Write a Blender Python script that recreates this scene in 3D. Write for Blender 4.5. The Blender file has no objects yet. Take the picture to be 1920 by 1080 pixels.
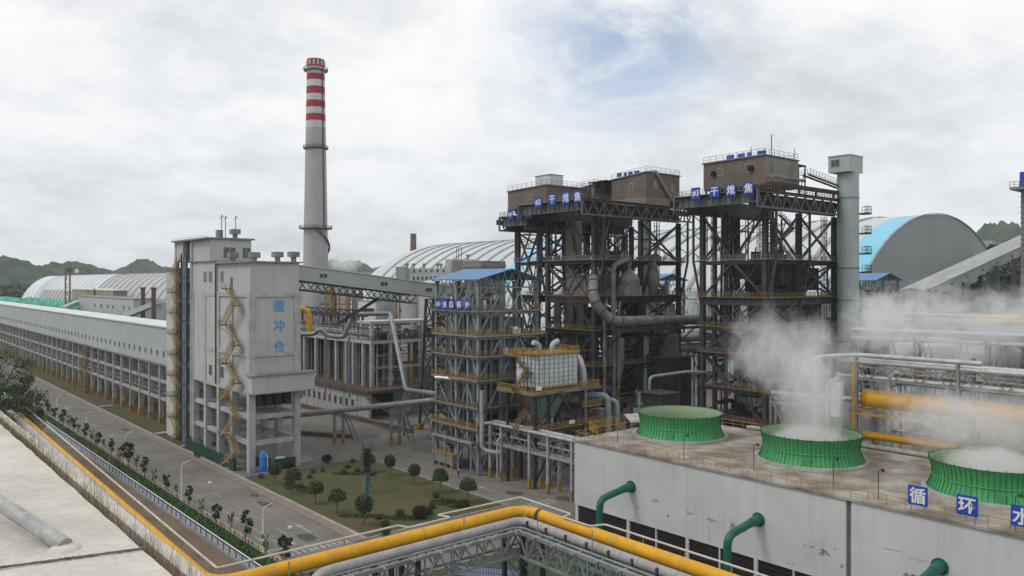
import bpy, bmesh, math, random
from mathutils import Vector, Matrix, noise as mnoise
random.seed(7)
S = bpy.context.scene
COL = S.collection
R = math.radians

# ---------------------------------------------------------------- camera, sky, sun, exposure
CAMZ = 38.0
FPX = 1493.0
cd = bpy.data.cameras.new('camera')
cam = bpy.data.objects.new('camera', cd)
COL.objects.link(cam)
cam.location = (0, 0, CAMZ)
YAW = math.atan2(.645, .764)            # the plant's grid: +X = right-hand streets, +Y = along the main road
cam.rotation_euler = (R(90), 0, -YAW)
cd.sensor_width = 36
cd.lens = 36 * FPX / 1920
cd.shift_y = -12 / 1920
cd.clip_start = .3
cd.clip_end = 20000
S.camera = cam

SUN_AZ = math.atan2(.35, -.94)          # the bright part of the cloud deck: left of the view, a little behind
SUN_EL = R(52)
W = bpy.data.worlds.new('World'); S.world = W; W.use_nodes = True
nt = W.node_tree; N = nt.nodes; L = nt.links
for n in list(N): N.remove(n)
out = N.new('ShaderNodeOutputWorld'); bgs = N.new('ShaderNodeBackground'); bgc = N.new('ShaderNodeBackground')
mixs = N.new('ShaderNodeMixShader')
sky = N.new('ShaderNodeTexSky'); sky.sky_type = 'NISHITA'; sky.sun_disc = False
sky.sun_elevation = SUN_EL; sky.sun_rotation = math.pi / 2 - SUN_AZ
sky.altitude = 600; sky.air_density = 1.0; sky.dust_density = 1.5
bgs.inputs['Strength'].default_value = .15
L.new(sky.outputs[0], bgs.inputs['Color'])
tc = N.new('ShaderNodeTexCoord')
sep = N.new('ShaderNodeSeparateXYZ'); L.new(tc.outputs['Generated'], sep.inputs[0])
def wmath(op, a, b=None, c=None, clamp=False):
    m = N.new('ShaderNodeMath'); m.operation = op; m.use_clamp = clamp
    for i, x in enumerate((a, b, c)):
        if x is None: continue
        if isinstance(x, (int, float)): m.inputs[i].default_value = x
        else: L.new(x, m.inputs[i])
    return m.outputs[0]
zc = wmath('MAXIMUM', wmath('ADD', sep.outputs[2], .34), .12)       # flattened cloud deck
px_ = wmath('DIVIDE', sep.outputs[0], zc); py_ = wmath('DIVIDE', sep.outputs[1], zc)
comb = N.new('ShaderNodeCombineXYZ'); L.new(px_, comb.inputs[0]); L.new(py_, comb.inputs[1])
def wnoise(scale, detail, rough, off, dist=0.0):
    mp = N.new('ShaderNodeMapping'); mp.inputs['Location'].default_value = off; L.new(comb.outputs[0], mp.inputs[0])
    t = N.new('ShaderNodeTexNoise'); t.inputs['Scale'].default_value = scale; t.inputs['Detail'].default_value = detail
    t.inputs['Roughness'].default_value = rough; t.inputs['Distortion'].default_value = dist
    L.new(mp.outputs[0], t.inputs['Vector']); return t.outputs['Fac']
n1 = wnoise(1.15, 7, .55, (3.1, 1.7, 0), .3)
n2 = wnoise(3.9, 8, .6, (9.2, 4.4, 0), .2)
shade = wmath('ADD', wmath('MULTIPLY', n1, .58), wmath('MULTIPLY', n2, .42))
rc = N.new('ShaderNodeValToRGB'); L.new(shade, rc.inputs[0])
e = rc.color_ramp.elements
e[0].position = .36; e[0].color = (.63, .655, .68, 1)
e[1].position = .60; e[1].color = (1.0, 1.0, 1.0, 1)
m_ = e.new(.47); m_.color = (.85, .862, .872, 1)
m_ = e.new(.53); m_.color = (.95, .955, .96, 1)
L.new(rc.outputs[0], bgc.inputs['Color']); bgc.inputs['Strength'].default_value = 1.04
# the one gap of blue in the deck
def dirdot(px, py):
    x = (px - 960) / FPX; z = (528 - py) / FPX
    v = Vector((.764 * x + .645, -.645 * x + .764, z)).normalized()
    d = N.new('ShaderNodeVectorMath'); d.operation = 'DOT_PRODUCT'
    nn = N.new('ShaderNodeVectorMath'); nn.operation = 'NORMALIZE'; L.new(tc.outputs['Generated'], nn.inputs[0])
    L.new(nn.outputs[0], d.inputs[0]); d.inputs[1].default_value = v
    return d.outputs['Value']
def gap(px, py, rad, amt):
    d = dirdot(px, py); c1 = math.cos(rad)
    t = wmath('DIVIDE', wmath('SUBTRACT', d, c1), 1 - c1, clamp=True)
    return wmath('MULTIPLY', wmath('POWER', t, 1.5), amt)
g = wmath('ADD', gap(1120, 95, .17, .95), gap(1250, 55, .15, .85))
n3 = wnoise(3.4, 7, .62, (1.3, 8.1, 0), .5)
gm = wmath('MULTIPLY', g, wmath('DIVIDE', wmath('SUBTRACT', n3, .36), .2, clamp=True))
blue = wmath('MULTIPLY', gm, .50, clamp=True)
L.new(wmath('SUBTRACT', 1.0, blue), mixs.inputs[0]); L.new(bgs.outputs[0], mixs.inputs[1]); L.new(bgc.outputs[0], mixs.inputs[2])
L.new(mixs.outputs[0], out.inputs['Surface'])

sd = bpy.data.lights.new('sun', 'SUN'); sd.energy = 1.3; sd.angle = R(18); sd.color = (1, .97, .92)
sun = bpy.data.objects.new('sun', sd); COL.objects.link(sun)
sdir = Vector((math.cos(SUN_AZ) * math.cos(SUN_EL), math.sin(SUN_AZ) * math.cos(SUN_EL), math.sin(SUN_EL)))
sun.rotation_euler = sdir.to_track_quat('Z', 'Y').to_euler()
sun.location = sdir * 300

S.view_settings.view_transform = 'Standard'
try: S.view_settings.look = 'None'
except Exception: pass
S.view_settings.exposure = .04
S.view_settings.gamma = 1
S.render.engine = 'CYCLES'
S.cycles.use_denoising = True
S.cycles.max_bounces = 6; S.cycles.diffuse_bounces = 3; S.cycles.glossy_bounces = 2
S.cycles.volume_bounces = 4; S.cycles.transparent_max_bounces = 12
S.cycles.volume_step_rate = 1.0; S.cycles.volume_max_steps = 256

# ---------------------------------------------------------------- helpers
def P(px, d):
    """ground position of a sight line at forward distance d"""
    x = (px - 960) / FPX * d
    return (.764 * x + .645 * d, -.645 * x + .764 * d)
def PX(px, d, z=0): u, v = P(px, d); return (u, v, z)
def Zy(py, d): return CAMZ - (py - 528) / FPX * d
def VU(px, u):
    t = (px - 960) / FPX; d = u / (.764 * t + .645); return (-.645 * t + .764) * d
def UV(px, v):
    t = (px - 960) / FPX; d = v / (-.645 * t + .764); return (.764 * t + .645) * d
def G(px, py, z=0.0):
    d = (CAMZ - z) * FPX / (py - 528); return P(px, d)

class MB:
    def __init__(s): s.v = []; s.f = []
    def box(s, x0, x1, y0, y1, z0, z1):
        if x0 > x1: x0, x1 = x1, x0
        if y0 > y1: y0, y1 = y1, y0
        if z0 > z1: z0, z1 = z1, z0
        n = len(s.v)
        s.v += [(x0, y0, z0), (x1, y0, z0), (x1, y1, z0), (x0, y1, z0), (x0, y0, z1), (x1, y0, z1), (x1, y1, z1), (x0, y1, z1)]
        s.f += [(n, n+3, n+2, n+1), (n+4, n+5, n+6, n+7), (n, n+1, n+5, n+4), (n+1, n+2, n+6, n+5), (n+2, n+3, n+7, n+6), (n+3, n, n+4, n+7)]
        return s
    def beam(s, a, b, w, h=None):
        h = h or w; a = Vector(a); b = Vector(b); d = b - a
        if d.length < 1e-6: return s
        d.normalize(); up = Vector((0, 0, 1)) if abs(d.z) < .97 else Vector((0, 1, 0))
        r = d.cross(up).normalized(); q = r.cross(d).normalized()
        n = len(s.v)
        for p in (a, b):
            for i, j in ((-1, -1), (1, -1), (1, 1), (-1, 1)):
                s.v.append(tuple(p + r * (w * .5 * i) + q * (h * .5 * j)))
        s.f += [(n, n+1, n+2, n+3), (n+7, n+6, n+5, n+4)] + [(n+i, n+4+i, n+4+(i+1) % 4, n+(i+1) % 4) for i in range(4)]
        return s
    def hcol(s, x, y, z0, z1, w, axis='x'):      # H section column
        t = w * .16
        if axis == 'x':
            s.box(x-w/2, x-w/2+t, y-w/2, y+w/2, z0, z1); s.box(x+w/2-t, x+w/2, y-w/2, y+w/2, z0, z1)
            s.box(x-w/2+t, x+w/2-t, y-t/2, y+t/2, z0, z1)
        else:
            s.box(x-w/2, x+w/2, y-w/2, y-w/2+t, z0, z1); s.box(x-w/2, x+w/2, y+w/2-t, y+w/2, z0, z1)
            s.box(x-t/2, x+t/2, y-w/2+t, y+w/2-t, z0, z1)
        return s
    def ring(s, c, r, n, ax=None):
        k = len(s.v); c = Vector(c)
        X, Y = ax or (Vector((1, 0, 0)), Vector((0, 1, 0)))
        for i in range(n):
            t = 2 * math.pi * i / n; s.v.append(tuple(c + X * (r * math.cos(t)) + Y * (r * math.sin(t))))
        return k
    def lathe(s, c, prof, n=24, cap=True, cap0=True):
        """prof: [(radius, z)] around a vertical axis through c=(x,y)"""
        ks = [s.ring((c[0], c[1], z), r, n) for r, z in prof]
        for a, b in zip(ks, ks[1:]):
            for i in range(n): s.f.append((a+i, a+(i+1) % n, b+(i+1) % n, b+i))
        if cap: s.f.append(tuple(ks[-1]+i for i in range(n)))
        if cap0: s.f.append(tuple(ks[0]+n-1-i for i in range(n)))
        return s
    def tube(s, pts, r, n=10, cap=True):
        pts = [Vector(p) for p in pts]
        rs = r if isinstance(r, (list, tuple)) else [r] * len(pts)
        d0 = (pts[1] - pts[0]).normalized()
        up = Vector((0, 0, 1)) if abs(d0.z) < .9 else Vector((1, 0, 0))
        X = d0.cross(up).normalized(); ks = []
        for i, p in enumerate(pts):
            a = (pts[i] - pts[i-1]).normalized() if i else None
            b = (pts[i+1] - pts[i]).normalized() if i < len(pts)-1 else None
            t = ((a or b) + (b or a)).normalized()
            X = (X - t * X.dot(t)).normalized(); Y = t.cross(X)
            ks.append(s.ring(p, rs[i], n, (X, Y)))
        for a, b in zip(ks, ks[1:]):
            for i in range(n): s.f.append((a+i, a+(i+1) % n, b+(i+1) % n, b+i))
        if cap:
            s.f.append(tuple(ks[0]+n-1-i for i in range(n))); s.f.append(tuple(ks[-1]+i for i in range(n)))
        return s
    def poly(s, pts):
        n = len(s.v); s.v += [tuple(p) for p in pts]; s.f.append(tuple(range(n, n+len(pts)))); return s
    def prism(s, pts, vec):                    # closed polygon swept by vec
        n = len(s.v); k = len(pts); vec = Vector(vec)
        s.v += [tuple(p) for p in pts] + [tuple(Vector(p)+vec) for p in pts]
        s.f.append(tuple(n+k-1-i for i in range(k))); s.f.append(tuple(n+k+i for i in range(k)))
        for i in range(k): s.f.append((n+i, n+(i+1) % k, n+k+(i+1) % k, n+k+i))
        return s
    def rail(s, path, h=1.1, sp=1.5, t=.06, mids=1, toe=True):
        path = [Vector(p) for p in path]
        for a, b in zip(path, path[1:]):
            Ln = (b-a).length
            if Ln < .05: continue
            k = max(1, int(round(Ln / sp)))
            for i in range(k+1):
                p = a.lerp(b, i / k); s.box(p.x-t/2, p.x+t/2, p.y-t/2, p.y+t/2, p.z, p.z+h)
            up = Vector((0, 0, 1))
            s.beam(a+up*h, b+up*h, t, t)
            for j in range(mids): s.beam(a+up*h*(j+1)/(mids+1), b+up*h*(j+1)/(mids+1), t*.8, t*.8)
            if toe: s.beam(a+up*.08, b+up*.08, t*.5, .15)
        return s
    def flight(s, a, b, w=.9, side=(0, 1, 0), rail=True, t=.07):
        """stair flight from a up to b; side = unit vector across"""
        a = Vector(a); b = Vector(b); sd = Vector(side)
        for k in (-.5, .5):
            s.beam(a+sd*w*k, b+sd*w*k, .08, .28)
            if rail:
                u = Vector((0, 0, 1.0)); s.beam(a+sd*w*k+u, b+sd*w*k+u, t, t); s.beam(a+sd*w*k+u*.5, b+sd*w*k+u*.5, t*.8, t*.8)
                for i in range(4):
                    p = a.lerp(b, i/3)+sd*w*k; s.beam(p, p+u, t, t)
        n = max(3, int(abs(b.z-a.z)/.3))
        for i in range(n):
            p = a.lerp(b, (i+.5)/n); q = sd*w*.5; dd = (b-a); dd.z = 0; dd.normalize(); dd *= .13
            s.poly([p-q-dd, p+q-dd, p+q+dd, p-q+dd])
        return s
    def build(s, name, mat, parent=None, label=None, smooth=False, **kw):
        me = bpy.data.meshes.new(name)
        off = Vector(parent['_o']) if parent is not None else Vector((0, 0, 0))
        vs = [tuple(Vector(p) - off) for p in s.v] if parent is not None else s.v
        me.from_pydata(vs, [], s.f); me.materials.append(mat)
        if smooth:
            me.polygons.foreach_set('use_smooth', [True]*len(me.polygons))
            try: me.set_sharp_from_angle(angle=R(42))
            except Exception: pass
        me.update()
        o = bpy.data.objects.new(name, me); COL.objects.link(o)
        if parent is not None:
            o.parent = parent; o['_o'] = tuple(off)
        if label: o['label'] = label
        for k, v in kw.items(): o[k] = v
        return o

def thing(name, label, cat, loc, group=None):
    o = bpy.data.objects.new(name, None); COL.objects.link(o); o.location = loc; o['_o'] = tuple(loc)
    o.empty_display_size = .5
    o['label'] = label; o['category'] = cat
    if group: o['group'] = group
    return o
def tag(o, label, cat, group=None, kind=None):
    if label: o['label'] = label
    if cat: o['category'] = cat
    if group: o['group'] = group
    if kind: o['kind'] = kind
    return o
def struct(o, label=None, cat=None):
    o['kind'] = 'structure'
    if label: o['label'] = label; o['category'] = cat or o.name.replace('_', ' ')
    return o
def copy_tree(o, parent=None):
    c = o.copy(); COL.objects.link(c)
    if parent is not None: c.parent = parent
    for ch in [x for x in o.children]: copy_tree(ch, c)
    return c
def fillet(pts, rad, n=5):
    pts = [Vector(p) for p in pts]; o = [pts[0]]
    for a, b, c in zip(pts, pts[1:], pts[2:]):
        r1 = min(rad, (b-a).length*.48, (c-b).length*.48)
        p = b+(a-b).normalized()*r1; q = b+(c-b).normalized()*r1
        for i in range(n+1):
            t = i/n; o.append(p*(1-t)**2 + b*2*t*(1-t) + q*t*t)
    o.append(pts[-1]); return o

# ---------------------------------------------------------------- materials
def mat(name, c1, c2=None, sc=.3, rough=.8, metal=0.0, streak=0.0, fine=.12, bump=0.0, lo=.4, hi=.62, spec=.3, dirt=None, det=5, smap=(1, 1, .06)):
    m = bpy.data.materials.new(name); m.use_nodes = True
    t = m.node_tree; n = t.nodes; l = t.links; b = n['Principled BSDF']
    b.inputs['Roughness'].default_value = rough; b.inputs['Metallic'].default_value = metal
    try: b.inputs['Specular IOR Level'].default_value = spec
    except Exception: pass
    c2 = c2 or tuple(x*.8 for x in c1)
    geo = n.new('ShaderNodeNewGeometry')
    def nz(scale, det=det, mapsc=(1, 1, 1), r=.6):
        mp = n.new('ShaderNodeMapping'); mp.inputs['Scale'].default_value = mapsc; l.new(geo.outputs['Position'], mp.inputs[0])
        x = n.new('ShaderNodeTexNoise'); x.inputs['Scale'].default_value = scale; x.inputs['Detail'].default_value = det
        x.inputs['Roughness'].default_value = r; l.new(mp.outputs[0], x.inputs['Vector']); return x.outputs['Fac']
    def ramp(f, lo, hi, a, b_):
        r = n.new('ShaderNodeMapRange'); l.new(f, r.inputs['Value']); r.inputs['From Min'].default_value = lo; r.inputs['From Max'].default_value = hi
        r.inputs['To Min'].default_value = a; r.inputs['To Max'].default_value = b_; return r.outputs[0]
    def mix(f, a, b_, mode='MIX'):
        x = n.new('ShaderNodeMix'); x.data_type = 'RGBA'; x.blend_type = mode
        if isinstance(f, float): x.inputs[0].default_value = f
        else: l.new(f, x.inputs[0])
        for i, c in ((6, a), (7, b_)):
            if isinstance(c, tuple): x.inputs[i].default_value = (*c, 1)
            else: l.new(c, x.inputs[i])
        return x.outputs[2]
    c = mix(ramp(nz(sc), lo, hi, 0, 1), c1, c2)
    if streak:
        c = mix(ramp(nz(1.1, 4, smap), .5, .75, 0, streak), c, dirt or tuple(x*.35 for x in c1))
    if fine:
        f = ramp(nz(6.0, 3), .3, .7, 1-fine, 1+fine)
        x = n.new('ShaderNodeVectorMath'); x.operation = 'SCALE'; l.new(c, x.inputs[0]); l.new(f, x.inputs['Scale']); c = x.outputs[0]
    l.new(c, b.inputs['Base Color'])
    if bump:
        bp = n.new('ShaderNodeBump'); bp.inputs['Strength'].default_value = bump; bp.inputs['Distance'].default_value = .1
        l.new(nz(4.0, 5), bp.inputs['Height']); l.new(bp.outputs[0], b.inputs['Normal'])
    return m
def leafmat(name, c1, c2, trans=.25):
    m = mat(name, c1, c2, sc=.9, rough=.7, fine=.25, lo=.35, hi=.65)
    return m
def wavebands(m, scale, dirn, amt, dark=.6, phase=0.0, sharp=.86):
    """thin regular panel joints across a sheet-metal surface"""
    t = m.node_tree; n = t.nodes; l = t.links; b = n['Principled BSDF']
    src = b.inputs['Base Color'].links[0].from_socket
    geo = n.new('ShaderNodeNewGeometry'); sp = n.new('ShaderNodeSeparateXYZ'); l.new(geo.outputs['Position'], sp.inputs[0])
    a = n.new('ShaderNodeMath'); a.operation = 'MULTIPLY'; a.inputs[1].default_value = scale
    if dirn == 'xy':
        s_ = n.new('ShaderNodeMath'); s_.operation = 'ADD'; l.new(sp.outputs[0], s_.inputs[0]); l.new(sp.outputs[1], s_.inputs[1]); l.new(s_.outputs[0], a.inputs[0])
    else: l.new(sp.outputs['XYZ'.index(dirn.upper())], a.inputs[0])
    fr = n.new('ShaderNodeMath'); fr.operation = 'FRACT'; l.new(a.outputs[0], fr.inputs[0])
    gt = n.new('ShaderNodeMath'); gt.operation = 'GREATER_THAN'; gt.inputs[1].default_value = sharp; l.new(fr.outputs[0], gt.inputs[0])
    mu = n.new('ShaderNodeMath'); mu.operation = 'MULTIPLY'; mu.inputs[1].default_value = amt; l.new(gt.outputs[0], mu.inputs[0])
    x = n.new('ShaderNodeMix'); x.data_type = 'RGBA'; l.new(mu.outputs[0], x.inputs[0]); l.new(src, x.inputs[6]); x.inputs[7].default_value = (dark*.2, dark*.2, dark*.2, 1)
    l.new(x.outputs[2], b.inputs['Base Color'])
    return m

M = {}
M['wall'] = wavebands(mat('pale_painted_wall', (.46, .475, .47), (.40, .41, .405), sc=.12, streak=.28, dirt=(.20, .19, .17), fine=.05, lo=.35, hi=.7), .5, 'z', .10, 1.0, sharp=.93)
M['wallbeam'] = mat('painted_concrete_frame', (.43, .44, .435), (.34, .345, .335), sc=.5, streak=.35, fine=.06)
M['gallery'] = wavebands(mat('gallery_sheet', (.385, .42, .415), (.35, .38, .375), sc=.08, streak=.14, fine=.03), .166, 'y', .2, 1.0, sharp=.97)
M['gallery_roof'] = mat('gallery_roof_sheet', (.58, .60, .62), (.52, .54, .56), sc=.1, fine=.03, rough=.5)
M['conc'] = mat('concrete', (.36, .35, .33), (.25, .24, .22), sc=.35, streak=.3, fine=.1)
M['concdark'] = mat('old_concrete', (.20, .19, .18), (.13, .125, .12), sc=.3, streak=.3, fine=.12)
M['yellowfoot'] = mat('yellow_ochre_paint', (.36, .20, .03), (.22, .13, .04), sc=1.2, fine=.15)
M['yellow'] = mat('yellow_pipe_paint', (.66, .335, .008), (.54, .27, .010), sc=.55, rough=.5, streak=.25, dirt=(.30, .18, .05), fine=.08, lo=.35, hi=.65, det=9)
M['yellowold'] = mat('touched_up_yellow', (.56, .33, .05), (.42, .25, .05), sc=1.5, rough=.6, fine=.12)
M['yrail'] = mat('yellow_railing_paint', (.27, .17, .06), (.15, .10, .05), sc=1.5, fine=.2)
M['yrail2'] = mat('bright_yellow_railing_paint', (.40, .25, .055), (.26, .16, .045), sc=1.5, fine=.1)
M['rust'] = mat('rusty_steel', (.12, .080, .055), (.075, .055, .042), sc=1.2, fine=.2)
M['dsteel'] = mat('dark_blue_grey_steel', (.050, .054, .064), (.030, .030, .033), sc=.5, rough=.65, streak=.3, dirt=(.05, .035, .025), fine=.12)
M['incl'] = mat('weathered_grey_roof', (.34, .35, .35), (.28, .29, .29), sc=.3, streak=.2, fine=.04)
M['oldpipe'] = mat('weathered_galvanised_pipe', (.40, .40, .395), (.27, .265, .26), sc=2.2, rough=.6, metal=.1, streak=.2, fine=.15, det=9)
M['ystair'] = mat('ochre_stair_paint', (.42, .29, .10), (.25, .18, .085), sc=1.5, fine=.15)
M['msteel'] = mat('mid_blue_grey_steel', (.125, .135, .145), (.08, .085, .09), sc=.6, rough=.6, streak=.3, dirt=(.06, .045, .035), fine=.1)
M['npipe'] = mat('dull_grey_pipe', (.33, .325, .315), (.26, .255, .25), sc=.5, rough=.5, streak=.15, fine=.07)
M['dsteel2'] = mat('dark_brown_steel', (.045, .038, .036), (.028, .024, .024), sc=.5, rough=.7, fine=.15)
M['bsteel'] = mat('blue_grey_painted_steel', (.25, .30, .32), (.17, .205, .22), sc=.6, rough=.6, streak=.3, dirt=(.10, .075, .05), fine=.08)
M['gsteel'] = mat('grey_painted_steel', (.23, .245, .25), (.16, .165, .17), sc=.7, rough=.55, streak=.25, fine=.08)
M['wpipe'] = mat('white_pipe_cladding', (.42, .42, .41), (.32, .32, .31), sc=.7, rough=.4, metal=.15, streak=.2, fine=.06)
M['gpipe'] = mat('grey_insulated_pipe', (.26, .28, .29), (.20, .21, .215), sc=.5, rough=.45, metal=.3, fine=.08)
M['silver'] = mat('aluminium_cladding', (.50, .50, .51), (.36, .36, .37), sc=.9, rough=.35, metal=.7, fine=.08)
M['duct'] = mat('stained_duct', (.22, .205, .175), (.12, .115, .105), sc=.45, rough=.6, streak=.4, dirt=(.09, .06, .04), fine=.12)
M['bluesign'] = mat('blue_sign_enamel', (.018, .065, .42), (.018, .06, .36), sc=1.5, rough=.45, fine=.05)
M['white'] = mat('white_paint', (.72, .72, .71), (.64, .64, .63), sc=1.5, rough=.6, fine=.04)
M['letterblue'] = mat('sky_blue_lettering', (.055, .29, .58), (.08, .33, .58), sc=1.0, fine=.08)
M['blueroof'] = wavebands(mat('blue_roof_sheet', (.075, .20, .40), (.065, .17, .34), sc=.3, rough=.5, streak=.12, fine=.05), 1.0, 'y', .2, 1.0, sharp=.88)
M['bluetank'] = mat('blue_tank_paint', (.02, .21, .62), (.02, .18, .52), sc=1.0, rough=.4, fine=.04)
M['bluefence'] = mat('blue_fence_paint', (.06, .11, .42), (.05, .09, .32), sc=1.0, fine=.1)
M['palefence'] = mat('pale_blue_panel', (.38, .42, .47), (.32, .36, .40), sc=.8, fine=.06)
M['glass'] = mat('dark_window_glass', (.035, .04, .045), (.06, .065, .07), sc=.8, rough=.15, spec=.6, fine=0)
M['winframe'] = mat('window_frame_paint', (.42, .42, .41), fine=.05)
M['brown'] = wavebands(mat('brown_dusty_sheet', (.165, .128, .10), (.125, .098, .078), sc=.25, streak=.35, dirt=(.08, .045, .03), fine=.08), 1.2, 'xy', .25, .5, sharp=.85)
M['dustgrey'] = wavebands(mat('grey_dusty_sheet', (.23, .215, .19), (.18, .165, .145), sc=.25, streak=.3, dirt=(.10, .075, .055), fine=.08), 1.2, 'xy', .2, .6, sharp=.85)
M['shaft'] = mat('pale_green_grey_cladding', (.36, .42, .42), (.32, .375, .375), sc=.2, rough=.5, streak=.15, fine=.03)
M['bagbox'] = mat('pale_blue_grey_cladding', (.54, .60, .62), (.44, .49, .50), sc=.5, rough=.5, streak=.3, dirt=(.2, .15, .1), fine=.06)
M['dome'] = mat('dome_sheet', (.50, .52, .53), (.46, .48, .49), sc=.03, rough=.5, fine=.02)
M['domeb'] = mat('beige_grey_dome_sheet', (.40, .40, .385), (.36, .36, .345), sc=.03, rough=.6, fine=.02)
M['domew'] = mat('white_dome_sheet', (.56, .59, .62), (.52, .55, .59), sc=.03, rough=.5, fine=.02)
M['domeend'] = wavebands(mat('dome_end_cladding', (.27, .29, .295), (.24, .26, .265), sc=.05, rough=.7, fine=.03), .25, 'x', .12, 1.0, sharp=.9)
M['domeblue'] = mat('cyan_blue_dome_sheet', (.22, .53, .68), (.19, .49, .64), sc=.05, rough=.5, fine=.02)
M['rib'] = mat('dome_rib', (.30, .31, .315), (.24, .25, .255), sc=.2, fine=.03)
M['chimwhite'] = mat('chimney_white', (.56, .555, .55), (.48, .475, .47), sc=.15, streak=.15, dirt=(.3, .25, .22), fine=.03)
M['chimgrey'] = mat('chimney_grey_concrete', (.37, .37, .375), (.32, .32, .325), sc=.1, streak=.25, dirt=(.22, .2, .19), fine=.04)
M['chimred'] = mat('chimney_red', (.33, .035, .045), (.28, .04, .045), sc=.3, streak=.15, fine=.05)
M['brick'] = mat('old_brick', (.14, .09, .075), (.10, .07, .06), sc=.4, fine=.1)
M['coolwall'] = wavebands(mat('cooling_wall_plaster', (.55, .56, .555), (.44, .45, .445), sc=.16, streak=.34, dirt=(.27, .27, .262), fine=.05, lo=.3, hi=.7, det=9), .39, 'y', .06, 1.0, sharp=.985)
M['coolroof'] = mat('stained_roof_deck', (.34, .315, .28), (.16, .13, .10), sc=.22, rough=.9, fine=.15, lo=.38, hi=.6, det=8)
M['green'] = mat('green_fibreglass', (.055, .31, .10), (.045, .245, .085), sc=.6, rough=.5, streak=.4, dirt=(.10, .27, .15), smap=(1, 1, .25), fine=.08, lo=.35, hi=.65, det=9)
M['greenrib'] = mat('dark_green_rib', (.02, .15, .05), fine=.05)
M['greenin'] = mat('faded_green_inside', (.20, .30, .19), (.24, .30, .16), sc=.5, rough=.6, fine=.08)
M['tealpipe'] = mat('dark_teal_pipe', (.012, .115, .085), (.012, .09, .07), sc=.8, rough=.35, fine=.06)
M['black'] = mat('black_opening', (.010, .010, .010), (.014, .014, .014), sc=1, fine=0, rough=.9)
M['louver'] = mat('dark_louver', (.030, .024, .022), (.02, .016, .015), sc=1, fine=.1, rough=.8)
M['asphalt'] = mat('worn_asphalt', (.178, .165, .149), (.135, .125, .113), sc=.09, rough=.9, fine=.12, det=9, streak=.35, smap=(1.1, .035, 1), dirt=(.10, .094, .087))
M['yard'] = mat('concrete_yard', (.19, .176, .158), (.128, .119, .107), sc=.07, rough=.9, fine=.14, det=9, streak=.4, smap=(.25, .25, 1), dirt=(.09, .084, .076))
M['mark'] = mat('worn_road_paint', (.36, .35, .33), (.22, .21, .2), sc=1.5, fine=.2)
M['brickpave'] = mat('red_brick_paving', (.22, .175, .155), (.18, .15, .135), sc=.6, fine=.2)
M['kerb'] = mat('kerb_stone', (.30, .285, .26), (.22, .21, .19), sc=.6, fine=.1)
M['kerbo'] = mat('kerb_orange', (.34, .155, .07), (.25, .13, .07), sc=1, fine=.15)
M['lawn'] = mat('dry_lawn', (.058, .068, .024), (.092, .068, .030), sc=.11, rough=.95, fine=.3, bump=.5, lo=.42, hi=.62, det=9)
M['lawng'] = mat('green_ground_cover', (.036, .060, .018), (.048, .070, .022), sc=.4, rough=.95, fine=.35, bump=.5)
M['dirt'] = mat('brown_earth', (.155, .115, .075), (.115, .085, .055), sc=.15, rough=.95, fine=.2, det=8)
M['field'] = mat('far_ground', (.07, .085, .05), (.10, .095, .07), sc=.01, rough=.95, fine=.1)
M['hedge'] = leafmat('hedge_leaves', (.035, .085, .018), (.05, .11, .025))
M['leafdark'] = leafmat('dark_leaves', (.040, .066, .028), (.062, .090, .038))
M['leafmid'] = leafmat('mid_green_leaves', (.048, .078, .030), (.072, .102, .040))
M['leaflight'] = leafmat('light_green_leaves', (.15, .20, .06), (.11, .155, .05))
M['leafred'] = leafmat('dark_red_leaves', (.045, .02, .018), (.035, .022, .016))
M['leafbrown'] = leafmat('brownish_leaves', (.05, .045, .025), (.04, .032, .02))
M['bark'] = mat('bark', (.10, .08, .06), (.07, .055, .04), sc=2, fine=.2)
M['bluewrap'] = mat('blue_trunk_wrap', (.03, .13, .19), (.03, .10, .15), sc=2, fine=.1)
M['wood'] = mat('timber_prop', (.20, .15, .10), fine=.1)
M['tarp'] = mat('green_tarpaulin', (.08, .42, .31), (.035, .22, .16), sc=.3, rough=.6, fine=.1, det=8, lo=.42, hi=.58)
M['beige'] = mat('beige_sheet', (.30, .27, .18), (.26, .24, .165), sc=.1, fine=.04)
M['nearroof'] = mat('near_roof_concrete', (.55, .515, .465), (.40, .37, .325), sc=.5, rough=.9, streak=.35, dirt=(.36, .33, .28), fine=.09, bump=.3, det=10, lo=.35, hi=.68)
M['roofcrack'] = mat('roof_joint_sealant', (.13, .11, .09), (.2, .17, .14), sc=3, fine=.2)
M['ivory'] = mat('ivory_handrail', (.52, .50, .45), (.42, .40, .36), sc=.8, rough=.5, fine=.06)
M['drygrass'] = mat('dry_grass', (.30, .235, .14), (.15, .12, .075), sc=3, rough=.9, fine=.2)
M['skin'] = mat('skin', (.35, .2, .14), fine=0)
M['overall'] = mat('blue_workwear', (.02, .05, .22), (.02, .04, .16), sc=3, fine=.05)
M['trousers'] = mat('dark_trousers', (.02, .025, .05), fine=0)
M['hill'] = mat('wooded_hill', (.022, .042, .018), (.055, .085, .030), sc=.035, rough=1, fine=.0, det=12, lo=.35, hi=.65)
M['greennet'] = mat('dark_green_screen', (.012, .065, .04), (.012, .05, .03), sc=1, fine=.1)
for nm, c in (('redflag', (.55, .05, .04)), ('yellowflag', (.6, .45, .06)), ('whiteflag', (.6, .6, .58)), ('tealflag', (.05, .35, .35)), ('pinkflag', (.5, .22, .16))):
    M[nm] = mat(nm, c, fine=.05)

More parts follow.
